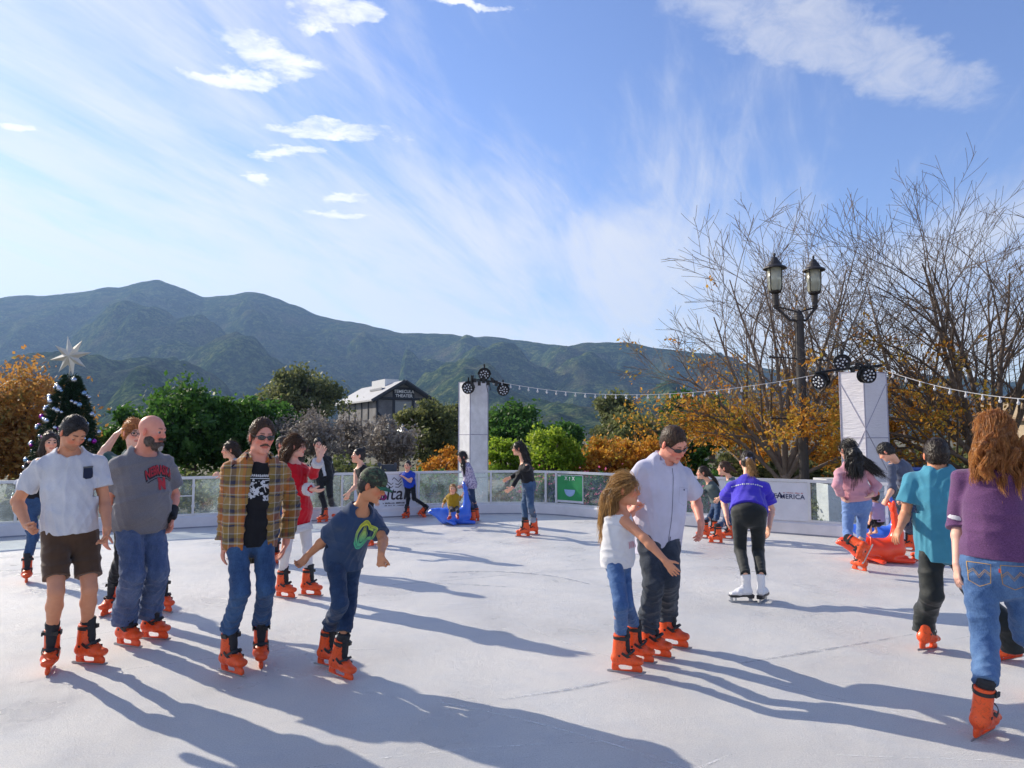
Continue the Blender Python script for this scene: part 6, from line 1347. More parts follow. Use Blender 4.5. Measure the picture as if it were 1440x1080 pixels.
# 9 girl pushing the blue seal
def p_lav():
    sp = dict(h=1.42, g='f', bh=-165, neck=(655, 653, -.02), pel=(662, 680), head=(650, 643, -.06, -160, 18, 0, 1.02), fL=(662, 736, 178, 0), fR=(667, 733, 175, 0), res=.0085, hh=-172,
              aL=[(656, 673, -1), (650, 683, -1), (646, 686)], aR=[(660, 674, 1), (655, 683, 0), (651, 686)], kL=(661, 704, -1), kR=(665, 702, 1), ss=.9)
    j, e = start(sp, 'girl in lavender patterned top with long dark hair pushing the blue seal')
    build_body(j, e, SKN['fair'], .008, curl=(.6, .6)); eyes(j, e, .4)
    n = NT('lavender_print'); v = n.coord(); n.set(Base_Color=n.ramp(n.noise(v, 45, 3), [(.42, (.17, .14, .26)), (.5, (.42, .37, .52)), (.6, (.6, .55, .66))]), Roughness=.9)
    top(j, e, 'blouse', n.m, .020, 1.85, -.24, res=.0078, sr=(.06, .05), widen=.015); trousers(j, e, 'jeans', denim('slim_navy_jeans', (.018, .035, .085), (.05, .09, .18)), .004, .06, r=(.08, .06, .052), end=1.78, res=.008)
    c = offs(j, (-.055, .02, .0), (-.07, .02, -.09)); c2 = offs(j, (.055, 0, .0), (.07, .0, -.09))
    ch = lock([c[0], c[1], c[1] + [.0, -.03, -.10], c[1] + [.01, -.03, -.24]], [.035, .035, .032, .015]) + lock([c2[0], c2[1], c2[1] + [.0, -.0, -.10], c2[1] + [.01, -.0, -.22]], [.03, .035, .032, .015])
    hair(j, e, H_BLACK, ch, thick=.012, n=700, L=.09, res=.0068); skates(j, e)
# 10 toddler on the blue seal
def p_toddler():
    sp = dict(h=.95, g='c', bh=-100, Y=13.25, base=(0, 0, 0), neck=(636, 695), pel=(638, 713), head=(637, 688, -.02, -95, 0, 0, 1.05), fL=(632, 733, -110, 0, 0, 13.05), fR=(643, 731, -80, 10, 0, 13.3), res=.0085,
              aL=[(627, 702, 1), (623, 709, -1), (622, 712)], aR=[(646, 702, 1), (650, 697, -1), (652, 694)], kL=(635, 718, -1), kR=(644, 719, -1), ss=.62)
    B = G(637, 735); sp['base'] = (B[0], B[1], 0)
    j, e = start(sp, 'toddler in mustard top riding the blue seal skating aid')
    build_body(j, e, SKN['fair'], .007, curl=(.6, .6)); eyes(j, e)
    top(j, e, 'pullover', cloth('mustard_knit', (.36, .22, .012)), .022, 1.8, -.12, res=.0072, sr=(.072, .06)); trousers(j, e, 'leggings', cloth('navy_cotton_2', (.02, .025, .05)), .006, .1, r=(.09, .066, .055), end=1.8, res=.0075)
    c = offs(j, (-.06, 0, 0)); c2 = offs(j, (.06, 0, 0)); ch = lock([c[0], c[0] + [-.01, 0, -.10]], [.03, .018]) + lock([c2[0], c2[0] + [.01, 0, -.10]], [.03, .018])
    hair(j, e, H_GOLD, ch, thick=.011, n=400, L=.05, res=.006)
    for i in (0, 1):
        q = j.A[i]; tip = np.array(j.FM[i] @ Vector((.10, 0, .09))); sdf('shoe', [ec(q - [0, 0, .02], tip, (.034, .034), (.026, .024), k=.02)], .0065, mat('red_shoe', (.4, .03, .05), .5), e)
# 11 woman in the black sweater
def p_sweater():
    sp = dict(h=1.66, g='f', bh=-168, neck=(737, 650, 0), pel=(744, 682), head=(729, 631, -.02, -178, 4), fL=(736, 755, 178, 0), fR=(748, 752, 172, 0), res=.0078, hh=-172,
              aL=[(729, 670, -1), (720, 686, -1), (713, 691)], aR=[(727, 667, 1), (717, 672, 0), (710, 675)], kL=(737, 712, -1), kR=(746, 711, -1))
    j, e = start(sp, 'woman in black sweater and blue jeans with long black hair, hands held out')
    build_body(j, e, SKN['fair'], .0072, curl=(.3, .3)); eyes(j, e)
    top(j, e, 'sweater', cloth('black_knit', (.012, .012, .015)), .014, 1.92, .0, res=.0075, sr=(.056, .046), drape=.3)
    trousers(j, e, 'jeans', denim('mid_blue_jeans', (.03, .06, .13), (.08, .15, .27)), .006, .16, r=(.086, .064, .052), end=1.70, res=.0075)
    for i in (0, 1): q = j.K[i] + (j.A[i] - j.K[i]) * .68; d = nrm(j.A[i] - j.K[i]); sdf('turned_cuff', [ec(q - d * .02, q + d * .02, .056, .056, fa=1, fb=1, k=.01)], .0075, mat('pale_denim', (.35, .38, .45), .9), e)
    c = offs(j, (0, -.06, .03), (0, -.10, -.06)); ch = lock([c[0], c[1], c[1] + [.045, 0, -.14], c[1] + [.075, 0, -.28], c[1] + [.10, 0, -.40]], [.06, .065, .06, .05, .015])
    hair(j, e, H_BLACK, ch, thick=.014, n=1500, L=.14, res=.0068, face=(.135, .165, -.05), out=.05, w=.003); skates(j, e)
# 12 girl in the white tank top
def p_tank():
    sp = dict(h=1.44, g='c', bh=-28, neck=(870, 717, 0), pel=(868, 785), head=(880, 689, -.05, -14, 2, 0, 1.04), fL=(881, 946, -6, 0), fR=(898, 932, -4, 0), res=.0052, hh=-20,
              aL=[(906, 757, -1), (935, 788, -1), (951, 808)], aR=[(892, 745, 1), (896, 728, 1), (893, 714)], kL=(873, 851, -1), kR=(881, 848, -1), sL=(873, 728, -.08), sR=(880, 724, .14), ss=.93)
    j, e = start(sp, 'girl with long golden hair in white tank top and blue jeans')
    build_body(j, e, SKN['tan'], .0052, curl=(.2, .9), thumb=(np.array([.3, -.2, .9]), None), lip=(.5, .16, .13)); eyes(j, e, .1)
    wt = cloth('white_cotton', (.5, .52, .56)) if False else cloth('white_tank', (.66, .66, .68))
    o = top(j, e, 'tank_top', wt, .014, 0, -.16, widen=.03, drape=.8, noise=(.008, 5, 3), scoop=.10, t1=.80)
    m = []
    for sx in (-1, 1): m += [ec(j.N - j.sn * .10 + j.lat * sx * .062 + j.f * .075, j.N - j.sn * .035 + j.lat * sx * .075 + j.f * .01, .014, .013, k=.01), ec(j.N - j.sn * .035 + j.lat * sx * .075 + j.f * .01, j.N - j.sn * .12 + j.lat * sx * .06 - j.f * .075, .013, .014, k=.01)]
    sdf('shoulder_strap', m[:2], .005, wt, e); sdf('shoulder_strap', m[2:], .005, wt, e)
    pk = mat('pink_print', (.5, .08, .14), .8); c = j.Pv + j.sn * .14 + j.f * .05
    sh = [line2d([(-.05 + i * .02, -.05), (-.045 + i * .02, -.03 + .012 * (i % 3)), (-.052 + i * .02, .0)], .006) for i in range(6)]
    decal(o[0], o[1:], sh, pk, c, j.lat, UP, nrm(j.f * [1, 1, 0]), name='print')
    trousers(j, e, 'jeans', denim('bright_blue_jeans', (.03, .08, .22), (.09, .18, .38)), .004, .05, r=(.082, .064, .056), end=1.76, noise=(.004, 7, 4), fold=(.007, 13, .3))
    c = offs(j, (0, -.075, .03), (0, -.12, -.05)); d = np.array([-.035, .0, 0])
    ch = lock([c[0], c[1], c[1] + [-.025, 0, -.12], c[1] + [-.03, .0, -.21], c[1] + [-.04, 0, -.29]], [.052, .060, .056, .046, .014]) + lock([offs(j, (-.045, -.05, .02))[0], c[1] + [.01, -.05, -.02], c[1] + [.01, -.06, -.12], c[1] + [.0, -.05, -.20]], [.035, .036, .03, .010])
    hair(j, e, H_GOLD, ch, thick=.014, n=5200, L=.14, out=.03, jit=.07, wave=.12, w=.0020, face=(.150, .178, -.045), noise=(.006, 12, 4)); skates(j, e)
# 13 father
def p_father():
    sp = dict(h=1.86, bh=-62, bulk=1.05, neck=(934, 647, -.05), pel=(925, 742), head=(947, 624, -.15, -46, 34, 10, 1.12), fL=(921, 924, -12, 0), fR=(946, 910, -14, 0), res=.0056, tilt=6, sw=.108, belly=.03,
              aL=[(876, 705, 1), (888, 722, -1), (894, 706)], aR=[(978, 702, 1), (986, 736, -1), (984, 754)], kL=(920, 820, -1), kR=(941, 815, -1), palmR=np.array([-1, .2, 0]))
    j, e = start(sp, 'man in pale lilac short-sleeved shirt and sunglasses looking down beside the girl')
    build_body(j, e, SKN['pink'], .0055, brow=(.12, .07, .04), curl=(.8, .35)); sunglasses(j, e, wrap=1)
    sh_ = cloth('lilac_cotton', (.56, .55, .68))
    o = top(j, e, 'shirt', sh_, .030, .70, -.38, sr=(.082, .090), widen=.018, noise=(.009, 3.4, 7), scoop=.05, neck=.006)
    f = nrm(j.f * [1, 1, 0]); c = j.N - j.sn * .30 + j.lat * .01; nv = mat('navy_trim', (.03, .035, .09), .8)
    decal(o[0], o[1:], [poly2d([(-.002, .26), (.002, .26), (.002, -.36), (-.002, -.36)])], nv, c, j.lat, j.sn, f, name='placket_edge', off=.002)
    decal(o[0], o[1:], [poly2d([(.008, -.30), (.016, -.30), (.016, -.36), (.008, -.36)])], nv, c, j.lat, j.sn, f, name='side_tag', off=.003)
    decal(o[0], o[1:], [line2d([(.06, .10), (.16, .10)], .0025), line2d([(.06, .10), (.06, -.02), (.11, -.04), (.16, -.02), (.16, .10)], .002)], mat('lilac_seam', (.36, .35, .46), .9), c, j.lat, j.sn, f, name='chest_pocket', off=.002)
    decal(o[0], o[1:], [ring2d(.0, .007, 10, cx=.11, cy=.085)], nv, c, j.lat, j.sn, f, name='pocket_button', off=.003)
    p = []
    for sx in (-1, 1): p += [ec(j.N + j.lat * sx * .070 - j.f * .02 + j.sn * .03, j.N + j.lat * sx * .052 + j.f * .085 - j.sn * .02, (.010, .03), (.008, .03), u=j.lat, k=.01), ec(j.N + j.lat * sx * .050 + j.f * .088 - j.sn * .015, j.N + j.lat * sx * .085 + j.f * .10 - j.sn * .065, (.007, .032), (.006, .012), u=j.f, k=.008)]
    p.append(ec(j.N - j.f * .06 + j.sn * .035 - j.lat * .05, j.N - j.f * .06 + j.sn * .035 + j.lat * .05, (.012, .03), (.012, .03), u=j.f, k=.02)); sdf('collar', p, .005, sh_, e)
    trousers(j, e, 'jeans', denim('charcoal_jeans', (.022, .030, .045), (.055, .07, .10)), .012, .03, r=(.092, .076, .072), over=.14, noise=(.008, 5, 4), fold=(.012, 10, .3))
    hair(j, e, H_BROWN, thick=.006, n=1500, L=.014, out=.3, face=(.150, .180, -.036), noise=(.002, 20, 2), short=1); skates(j, e)
# 14 woman bending in the blue shirt, white skates
def p_white_skates():
    sp = dict(h=1.66, g='f', bh=88, neck=(1051, 676, .28), pel=(1053, 722), head=(1051, 650, .40, 100, 15, 0, 1.0), fL=(1044, 847, -160, 0, 0), fR=(1073, 846, 72, 0, 0), res=.0062, Y=7.55, bend=-.04, sw=.112,
              aL=[(1018, 705, 1), (1022, 727, -1), (1024, 745)], aR=[(1085, 716, 1), (1082, 740, -1), (1078, 757)], kL=(1041, 774, 1), kR=(1066, 774, 1), bulk=1.08)
    j, e = start(sp, 'woman seen from behind in bright blue T-shirt, black leggings and white figure skates')
    build_body(j, e, SKN['fair'], .006, curl=(.3, .2), thumb=(np.array([.3, 1, 0]), np.array([-.3, 1, 0])))
    o = top(j, e, 't_shirt', cloth('violet_blue', (.055, .035, .50)), .026, .72, .06, sr=(.082, .088), widen=.02, noise=(.008, 4, 8), scoop=0, drape=.9)
    c = j.N - j.sn * .06; wh = mat('white_print', (.62, .62, .64), .8); out = nrm(-j.f * [1, 1, .3])
    decal(o[0], o[1:], [([(x, y - .9 * x * x) for x, y in dashes(-.17, .17, 0, .018, 15, 4)[0]], dashes(-.17, .17, 0, .018, 15, 4)[1])], wh, c - UP * .02, j.lat, UP, out, name='lettering')
    trousers(j, e, 'leggings', cloth('black_lycra', (.010, .013, .014), rough=.6), .002, .12, r=(.094, .066, .052), end=1.80, noise=(.003, 5, 4), fold=(.003, 12, .3))
    c = offs(j, (0, -.10, .02), (0, -.15, -.03)); ch = lock([c[0], c[1], c[1] + [.005, -.03, -.07], c[1] + [.005, -.03, -.14]], [.02, .036, .040, .016])
    hair(j, e, H_DBROWN, (), thick=.012, n=1200, L=.05, out=.05, face=(.14, .17, -.05)); 
    D, lo, r = field(ch, .006, (.006, 14, 3)); V, Q = nets(D, lo, r); sv, sq = strands(V, ch, j, 700, .10, 5, .002, .15); Q = np.concatenate([Q, sq + len(V)]); V = np.concatenate([V, sv]); npmesh('ponytail', V, Q, H_GOLD, e)
    sdf('hair_tie', [ec(c[0] - [.02, 0, 0], c[0] + [.02, 0, 0], .024, k=.01)], .005, mat('lilac_scrunchie', (.5, .5, .7), .8), e, noise=(.006, 20, 2))
    skates(j, e, 'white')
# 15, 16 two girls gliding left
def p_gray():
    sp = dict(h=1.36, g='f', bh=-172, neck=(998, 678, 0), pel=(1009, 706), head=(988, 665, 0, -172, 0, 0, 1.05), fL=(989, 757, 178, 0), fR=(1002, 752, 178, 0), res=.0078,
              aL=[(990, 692, -1), (982, 690, -1), (978, 688)], aR=[(994, 691, 1), (984, 690, 1), (980, 688)], kL=(998, 728, -1), kR=(1008, 728, -1), ss=.9)
    j, e = start(sp, 'girl in gray and lavender top with a dark ponytail bending forward')
    build_body(j, e, SKN['fair'], .0075); eyes(j, e)
    n = NT('gray_lavender'); tc = n.N('ShaderNodeTexCoord'); s3 = n.N('ShaderNodeSeparateXYZ'); n.L(tc.outputs['Object'], s3.inputs[0]); n.set(Base_Color=n.ramp(n.math('SUBTRACT', s3.outputs[2], .70), [(.0, (.09, .12, .125)), (.36, (.09, .12, .125)), (.37, (.45, .42, .55))], 'CONSTANT'), Roughness=.9)
    top(j, e, 'sweater', n.m, .016, 1.8, -.05, res=.0075, sr=(.056, .048)); trousers(j, e, 'jeans', denim('dark_blue_jeans', (.02, .045, .11), (.05, .10, .22)), .005, .08, r=(.082, .06, .054), end=1.76, res=.0078)
    c = offs(j, (0, -.10, .03), (0, -.13, -.02)); ch = lock([c[0], c[1], c[1] + [.08, 0, -.09], c[1] + [.15, 0, -.20]], [.025, .03, .03, .012])
    hair(j, e, H_DBROWN, ch, thick=.012, n=600, L=.06, res=.0065); skates(j, e)
def p_behind():
    sp = dict(h=1.42, g='f', bh=178, neck=(1027, 673, 0), pel=(1033, 706), head=(1018, 659, 0, 178, 0, 0, 1.05), fL=(1007, 764, 178, 0), fR=(1024, 758, 178, 0), res=.0085,
              aL=[(1020, 690, -1), (1012, 700, -1), (1008, 704)], aR=[(1024, 690, 1), (1014, 700, 1), (1010, 703)], kL=(1018, 736, -1), kR=(1028, 734, -1), ss=.9)
    j, e = start(sp, 'girl with brown hair half hidden behind the woman in white figure skates')
    build_body(j, e, SKN['fair'], .0075); eyes(j, e)
    top(j, e, 'sweater', cloth('teal_gray', (.10, .16, .18)), .014, 1.8, -.05, res=.008, sr=(.056, .048)); trousers(j, e, 'jeans', denim('dark_blue_jeans', (.02, .045, .11)), .005, .08, r=(.082, .06, .054), end=1.76, res=.008)
    c = offs(j, (0, -.09, .03), (0, -.14, .0)); ch = lock([c[0], c[1], c[1] + [.06, 0, -.06]], [.03, .03, .02])
    hair(j, e, H_BROWN, ch, thick=.014, n=400, L=.05, res=.0068); skates(j, e)
# 17 girl in the pink sweater
def p_pink():
    sp = dict(h=1.64, g='f', bh=112, neck=(1196, 652, 0), pel=(1205, 706), head=(1192, 633, .03, 130, 10, 0, 1.04), fL=(1221, 780, 150, 62, 0, 8.55), fR=(1209, 803, 135, 0), res=.0068, Y=8.9, hh=105,
              aL=[(1177, 682, -1), (1183, 697, 1), (1188, 704)], aR=[(1233, 684, 1), (1226, 696, -1), (1218, 699)], kL=(1192, 750, 1), kR=(1211, 748, 1))
    j, e = start(sp, 'girl in pink sweater with long black hair in front of the orange seal')
    build_body(j, e, SKN['pale'], .0065, curl=(.5, .6))
    top(j, e, 'sweater', cloth('pink_fleece', (.56, .27, .33)), .030, 1.88, .10, res=.0065, sr=(.074, .056), noise=(.012, 4, 5), drape=1, scoop=0)
    a = station(j, .10, .03, 1); sdf('waistband', [ec(a[0] - j.sn * .03, a[0] + j.sn * .02, (a[1][0] - .004, a[1][1] - .004), (a[1][0] + .006, a[1][1] + .006), u=j.lat, fa=1, fb=1, k=.01)], .0065, cloth('pink_rib', (.55, .28, .33)), e)
    trousers(j, e, 'jeans', denim('light_jeans', (.09, .17, .42), (.22, .34, .62)), .006, .14, r=(.090, .062, .054), end=1.72, res=.0065)
    c = offs(j, (0, -.06, .03), (0, -.10, -.06)); ch = lock([c[0], c[1], c[1] + [0, -.02, -.14], c[1] + [-.02, -.02, -.30]], [.06, .085, .095, .03]) + lock([c[1], c[1] + [.10, 0, -.10], c[1] + [.20, 0, -.17], c[1] + [.30, .0, -.24]], [.06, .07, .05, .015]) + lock([c[0] + [-.04, 0, 0], c[1] + [-.07, 0, -.1], c[1] + [-.08, 0, -.24]], [.04, .04, .015])
    hair(j, e, H_BLACK, ch, thick=.016, n=3000, L=.16, out=.05, jit=.08, wave=.12, w=.003, face=(.125, .175, -.05), noise=(.010, 10, 4)); skates(j, e)
# 18 boy in the gray hoodie
def p_hoodie():
    sp = dict(h=1.66, bh=158, neck=(1264, 654, 0), pel=(1288, 699), head=(1246, 636, -.05, 172, 38, 0, 1.04), fL=(1277, 775, 182, 0), fR=(1296, 790, 182, 0), res=.0075, Y=10.0,
              aL=[(1255, 688, -1), (1247, 702, -1), (1241, 711)], aR=[(1280, 693, 1), (1272, 706, -1), (1263, 709)], kL=(1273, 734, -1), kR=(1292, 738, -1), sw=.1, sL=(1253, 656, -.16), sR=(1274, 658, .16))
    j, e = start(sp, 'boy in blue-gray hoodie bending over and pushing the orange seal')
    build_body(j, e, SKN['fair'], .0072, curl=(.9, .9))
    c = j.N; ex = [ell(c - j.f * .06 - j.sn * .03, (.11, .07, .10), j.f, j.sn, k=.03), ell(c - j.f * .09 - j.sn * .09, (.07, .05, .08), j.f, j.sn, k=.03)]
    top(j, e, 'hoodie', cloth('slate_fleece', (.085, .105, .165), heather=.15), .030, (1.15, 1.3), -.12, res=.0075, sr=(.076, .064), noise=(.012, 4, 5), extra=ex, scoop=0)
    trousers(j, e, 'jeans', denim('navy_jeans', (.012, .028, .075), (.03, .065, .14)), .010, .05, r=(.09, .068, .06), end=1.74, res=.0075)
    hair(j, e, H_BLACK, thick=.020, n=900, L=.035, res=.0065, noise=(.008, 14, 2), face=(.14, .17, -.055))
    skates(j, e)
# 19 toddler on the second blue seal
def p_toddler2():
    sp = dict(h=.98, g='c', bh=120, Y=10.6, neck=(1231, 708), pel=(1234, 731), head=(1228, 698, -.0, 140, 0, 0, 1.05), fL=(1222, 758, 170, 0, 0, 10.45), fR=(1230, 756, 150, 0, 0, 10.8), res=.0085,
              aL=[(1224, 718, -1), (1224, 730, -1), (1222, 734)], aR=[(1240, 718, 1), (1240, 728, 1), (1238, 732)], kL=(1219, 739, -1), kR=(1226, 738, 1), ss=.6)
    B = G(1232, 760); sp['base'] = (B[0], B[1], 0)
    j, e = start(sp, 'toddler in lilac top and orange hat on the blue seal behind the orange one')
    build_body(j, e, SKN['fair'], .0078)
    top(j, e, 'pullover', cloth('lilac_knit', (.42, .36, .62)), .018, 1.2, -.1, res=.0075, sr=(.066, .055)); trousers(j, e, 'leggings', cloth('black_cotton', (.010, .010, .013)), .012, .08, r=(.095, .075, .06), end=1.9, res=.0075)
    hair(j, e, H_DBROWN, (), thick=.012, n=200, L=.04, res=.007)
    h = j.hs; sdf('knit_hat', [ell(HP(j, 0, -.012, .052), (.095 * h, .11 * h, .085 * h), j.hfw, j.hup), ell(HP(j, 0, 0, .145), (.03, .03, .03), j.hfw, j.hup, k=.01)], .0075, cloth('orange_knit', (.62, .16, .06)), e, clips=[(HP(j, 0, 0, .03), -j.hup)])
# 20 boy in the teal shirt
def p_teal():
    sp = dict(h=1.62, bh=93, neck=(1318, 661, .02), pel=(1324, 759), head=(1317, 641, .04, 100, 8, 0, 1.12), fL=(1305, 914, 62, 6, 0), fR=(1417, 928, 38, -8, 22), res=.0056, Y=5.6, bulk=1.08, sw=.118,
              aL=[(1273, 724, 1), (1266, 742, -1), (1259, 757)], aR=[(1364, 722, 1), (1366, 752, -1), (1362, 766)], kL=(1310, 838, 0), kR=(1368, 828, 1))
    j, e = start(sp, 'boy seen from behind in teal T-shirt and wide black trousers, one leg pushed out')
    build_body(j, e, SKN['tan'], .0056, curl=(.3, .3), thumb=(np.array([-.2, 1, 0]), np.array([0, 1, 0])))
    top(j, e, 't_shirt', cloth('teal_cotton', (.055, .25, .36)), .028, .66, -.30, sr=(.084, .092), widen=.02, noise=(.012, 3.6, 7), scoop=0, neck=.0)
    trousers(j, e, 'trousers', cloth('black_track_pants', (.010, .014, .015), rough=.55), .014, .04, r=(.096, .088, .088), over=.17, noise=(.008, 4, 4), fold=(.004, 7, .3))
    hair(j, e, H_DBROWN, thick=.017, n=2200, L=.022, out=.15, face=(.135, .175, -.055), noise=(.004, 16, 2), sides=.9, nape=-.07); skates(j, e)
# 21 woman in purple
def p_purple():
    sp = dict(h=1.76, g='f', bh=86, bulk=1.06, neck=(1401, 655, .02), pel=(1403, 797), head=(1399, 611, .05, 92, 4, 0, 1.05), fL=(1383, 1034, 68, -2, 8), fR=(1476, 985, 70, 0), res=.0052, Y=4.25, sw=.112,
              aL=[(1348, 738, 1), (1346, 793, -1), (1346, 822)], aR=[(1462, 738, 1), (1462, 790, -1), (1462, 818)], kL=(1385, 902, 1), kR=(1444, 892, 1))
    j, e = start(sp, 'woman seen from behind in purple heather top and jeans with long curly auburn hair')
    build_body(j, e, SKN['pale'], .0055, curl=(.3, .3), thumb=(np.array([.2, 1, 0]), np.array([0, 1, 0])))
    pm = cloth('purple_heather', (.115, .045, .13), heather=.7)
    c = j.N; ex = [ell(c - j.f * .05 - j.sn * .05, (.12, .06, .10), j.f, j.sn, k=.03), ec(c - j.f * .09 - j.sn * .12 - j.lat * .07, c - j.f * .09 - j.sn * .17, .022, k=.012), ec(c - j.f * .09 - j.sn * .17, c - j.f * .09 - j.sn * .12 + j.lat * .07, .022, k=.012)]
    o = top(j, e, 'hooded_top', pm, .024, (1.12, 1.12), .08, sr=(.074, .066), widen=.012, noise=(.008, 3.4, 5), scoop=0, drape=.8, extra=ex)
    for i in (0, 1):
        q = j.S[i] + (j.E[i] - j.S[i]) * .80; d = nrm(j.E[i] - j.S[i]); sdf('sleeve_stripe', [ec(q - d * .016, q + d * .016, .0665, .0665, fa=1, fb=1, k=.004)], .0045, mat('white_stripe', (.62, .6, .66), .9), o[0].parent)
    o = trousers(j, e, 'jeans', denim('washed_jeans', (.035, .09, .24), (.13, .24, .44)), .010, .22, r=(.102, .072, .062), end=1.74, noise=(.007, 5, 4), fold=(.008, 10, .3))
    th = mat('gold_thread', (.42, .25, .08), .8); out = nrm(-j.hf * [1, 1, 0])
    for sx in (-1, 1):
        c = j.Pv + j.hlat * sx * .085 - UP * .03
        pk = [(-.062, .062), (.062, .062), (.056, -.05), (0, -.078), (-.056, -.05), (-.062, .062)]
        decal(o[0], o[1:], [line2d(pk, .0045), line2d([(-.06, .0), (-.03, .028), (0, -.012), (.03, .028), (.06, .0)], .004), line2d([(-.06, -.012), (-.03, .016), (0, -.026), (.03, .016), (.06, -.012)], .003)], th, c, j.hlat, UP, out, name='back_pocket', thr=.01)
    decal(o[0], o[1:], [poly2d([(-.006, .012), (.006, .012), (.006, -.012), (-.006, -.012)])], mat('red_tab', (.5, .03, .03), .7), j.Pv + j.hlat * .02 - UP * .0 , j.hlat, UP, out, name='pocket_tab', thr=.01)
    sv_ = []
    c = offs(j, (0, -.05, .04), (0, -.09, -.05)); rs = random.Random(3)
    ch = lock([c[0] + [-.03, 0, 0], c[1] + [-.07, 0, -.05], c[1] + [-.08, 0, -.12], c[1] + [-.055, -.02, -.20]], [.06, .068, .058, .018]) + lock([c[0], c[1], c[1] + [-.01, -.03, -.10], c[1] + [0.0, -.03, -.20]], [.07, .075, .060, .016]) + lock([c[0] + [.03, 0, 0], c[1] + [.07, 0, -.05], c[1] + [.09, 0, -.11], c[1] + [.10, -.02, -.19]], [.06, .068, .058, .02])
    for i in range(26):
        x = rs.uniform(-.15, .15); z = rs.uniform(-.13, .05); a = c[1] + [x, rs.uniform(-.10, -.02), z]
        pts = []
        for k in range(7): pts.append(a + [.018 * math.sin(k * 1.1 + i), .014 * math.cos(k * 1.1 + i), -.026 * k])
        ch += lock(pts, [.010, .013, .014, .014, .013, .011, .005], k=.006)
    hair(j, e, H_AUB, ch, thick=.022, n=7000, L=.13, out=.02, jit=.04, wave=.22, w=.0026, face=(.115, .18, -.055), noise=(.012, 9, 4), res=.0052); skates(j, e)
# 22 woman behind the first man
def p_behind_white():
    sp = dict(h=1.70, g='f', bh=-85, neck=(66, 646, 0), pel=(54, 704), head=(70, 622, -.03, -75, 8), fL=(37, 819, -90, 0), fR=(84, 812, -80, 0), res=.0075,
              aL=[(44, 676, 1), (40, 700, -1), (42, 712)], aR=[(90, 676, 1), (92, 700, -1), (92, 712)], kL=(46, 757, -1), kR=(74, 755, -1))
    j, e = start(sp, 'woman with dark brown hair in black top and jeans behind the man in white')
    build_body(j, e, SKN['fair'], .007); eyes(j, e)
    top(j, e, 'top', cloth('black_cotton', (.010, .010, .013)), .016, 1.7, .06, res=.0075, sr=(.06, .05)); trousers(j, e, 'jeans', denim('slim_blue_jeans', (.02, .05, .13), (.06, .13, .27)), .008, .14, r=(.09, .064, .054), end=1.74, res=.0075)
    a = station(j, .10, .02, .5); sdf('belt', [ec(a[0] - j.sn * .02, a[0] + j.sn * .02, a[1], a[1], u=j.lat, fa=1, fb=1, k=.004)], .007, mat('lilac_belt', (.5, .45, .55), .8), e)
    c = offs(j, (-.06, .02, .0), (-.075, .01, -.10)); c2 = offs(j, (.06, 0, .0), (.07, .0, -.10)); ch = lock([c[0], c[1], c[1] + [-.02, 0, -.14]], [.04, .045, .015]) + lock([c2[0], c2[1], c2[1] + [.0, 0, -.14]], [.04, .045, .015])
    hair(j, e, H_DBROWN, ch, thick=.016, n=700, L=.10, res=.0065); skates(j, e)
# 23 person with glasses and raised arm
def p_glasses():
    sp = dict(h=1.80, bh=-80, neck=(190, 636, 0), pel=(190, 716), head=(188, 609, -.03, -68, 8, 0, 1.05), fL=(155, 864, -125, 0), fR=(230, 860, -60, 0), res=.0066,
              aL=[(143, 640, 1), (163, 612, 0), (177, 598)], aR=[(218, 672, 1), (216, 702, -1), (214, 718)], kL=(172, 784, -1), kR=(212, 782, -1), sL=(170, 650), palmL=np.array([1, 0, 0]))
    j, e = start(sp, 'person with auburn hair and glasses raising an arm behind the bald man')
    build_body(j, e, SKN['pale'], .0062, curl=(.6, .3)); eyes(j, e); spectacles(j, e)
    top(j, e, 'shirt', cloth('dark_teal', (.015, .07, .075)), .018, (.7, .7), -.08, res=.0065); trousers(j, e, 'trousers', cloth('black_wool', (.012, .013, .016)), .01, .05, r=(.09, .07, .06), end=1.78, res=.007)
    hair(j, e, H_AUB, thick=.020, n=900, L=.04, out=.2, res=.0062, face=(.14, .175, -.055)); skates(j, e)
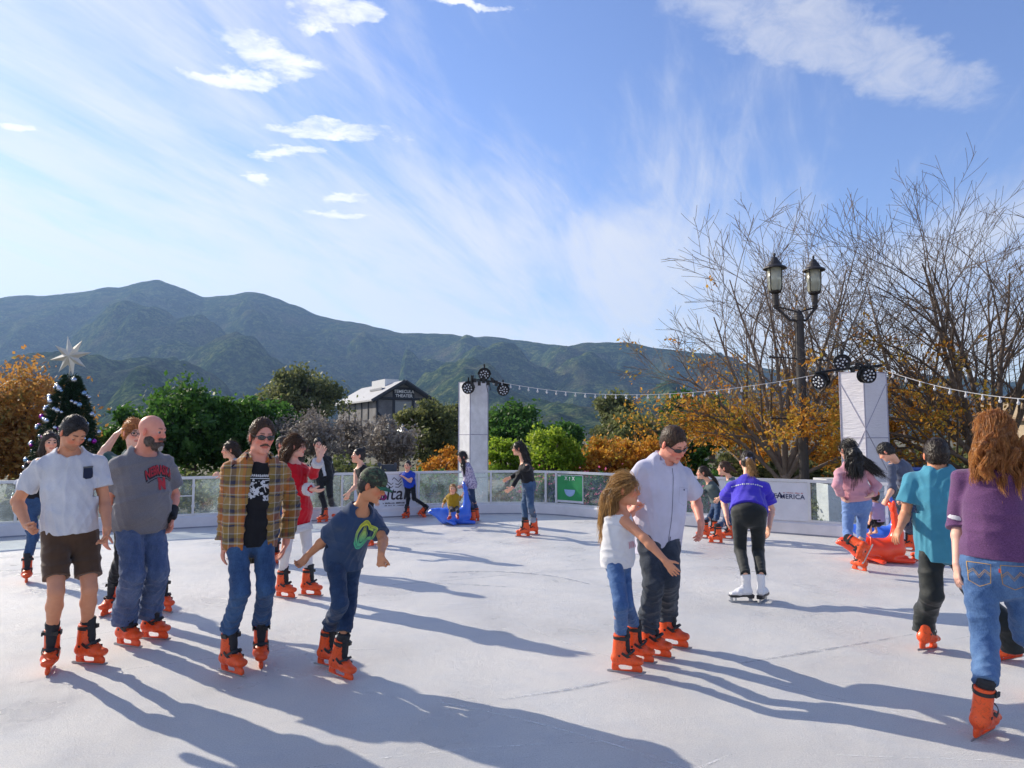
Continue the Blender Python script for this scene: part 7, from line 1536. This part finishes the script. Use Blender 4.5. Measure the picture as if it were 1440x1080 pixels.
# 24 girl with long hair at the left, 25 person with mirrored glasses
def p_wave():
    sp = dict(h=1.64, g='f', bh=-160, neck=(329, 648, 0), pel=(336, 700), head=(323, 633, -.02, -172, 4), fL=(334, 786, -170, 0), fR=(346, 783, -160, 0), res=.0072,
              aL=[(322, 672, -1), (314, 668, -1), (309, 667)], aR=[(346, 676, 1), (350, 695, -1), (350, 705)], kL=(332, 742, -1), kR=(342, 740, -1))
    j, e = start(sp, 'girl with long dark hair in pale gray top behind the plaid shirt')
    build_body(j, e, SKN['fair'], .007); eyes(j, e)
    top(j, e, 'sweatshirt', cloth('pale_gray_fleece', (.42, .43, .47)), .022, 1.9, -.05, res=.0072, sr=(.062, .05)); trousers(j, e, 'jeans', denim('dark_blue_jeans', (.02, .045, .11)), .006, .06, r=(.084, .062, .054), end=1.74, res=.0075)
    c = offs(j, (0, -.06, .03), (0, -.10, -.06)); ch = lock([c[0], c[1], c[1] + [.05, 0, -.08], c[1] + [.10, 0, -.18]], [.055, .06, .05, .015])
    hair(j, e, H_DBROWN, ch, thick=.014, n=900, L=.11, res=.0065); skates(j, e)
def p_mirror():
    sp = dict(h=1.72, bh=-70, neck=(398, 643, 0), pel=(390, 700), head=(399, 626, -.03, -40, 3), fL=(378, 795, -90, 0), fR=(388, 792, -80, 0), res=.0075,
              aL=[(382, 676, 1), (380, 700, -1), (380, 710)], aR=[(408, 676, 1), (404, 700, -1), (402, 710)], kL=(382, 748, -1), kR=(390, 748, -1))
    j, e = start(sp, 'man in sunglasses mostly hidden between the plaid shirt and the red dress')
    build_body(j, e, SKN['pink'], .007); sunglasses(j, e)
    top(j, e, 'shirt', cloth('gray_cotton', (.12, .12, .13)), .016, .6, -.05, res=.0075); trousers(j, e, 'jeans', denim('dark_blue_jeans', (.02, .045, .11)), .008, .06, end=1.76, r=(.088, .066, .06), res=.0075)
    hair(j, e, H_DBROWN, thick=.010, n=400, L=.02, res=.0068); skates(j, e)
for f in (p_white, p_bald, p_plaid, p_cap, p_santa, p_black, p_bun, p_blueboy, p_lav, p_toddler, p_sweater, p_tank, p_father, p_white_skates, p_gray, p_behind, p_pink, p_hoodie, p_toddler2, p_teal, p_purple, p_behind_white, p_glasses, p_wave, p_mirror): f()
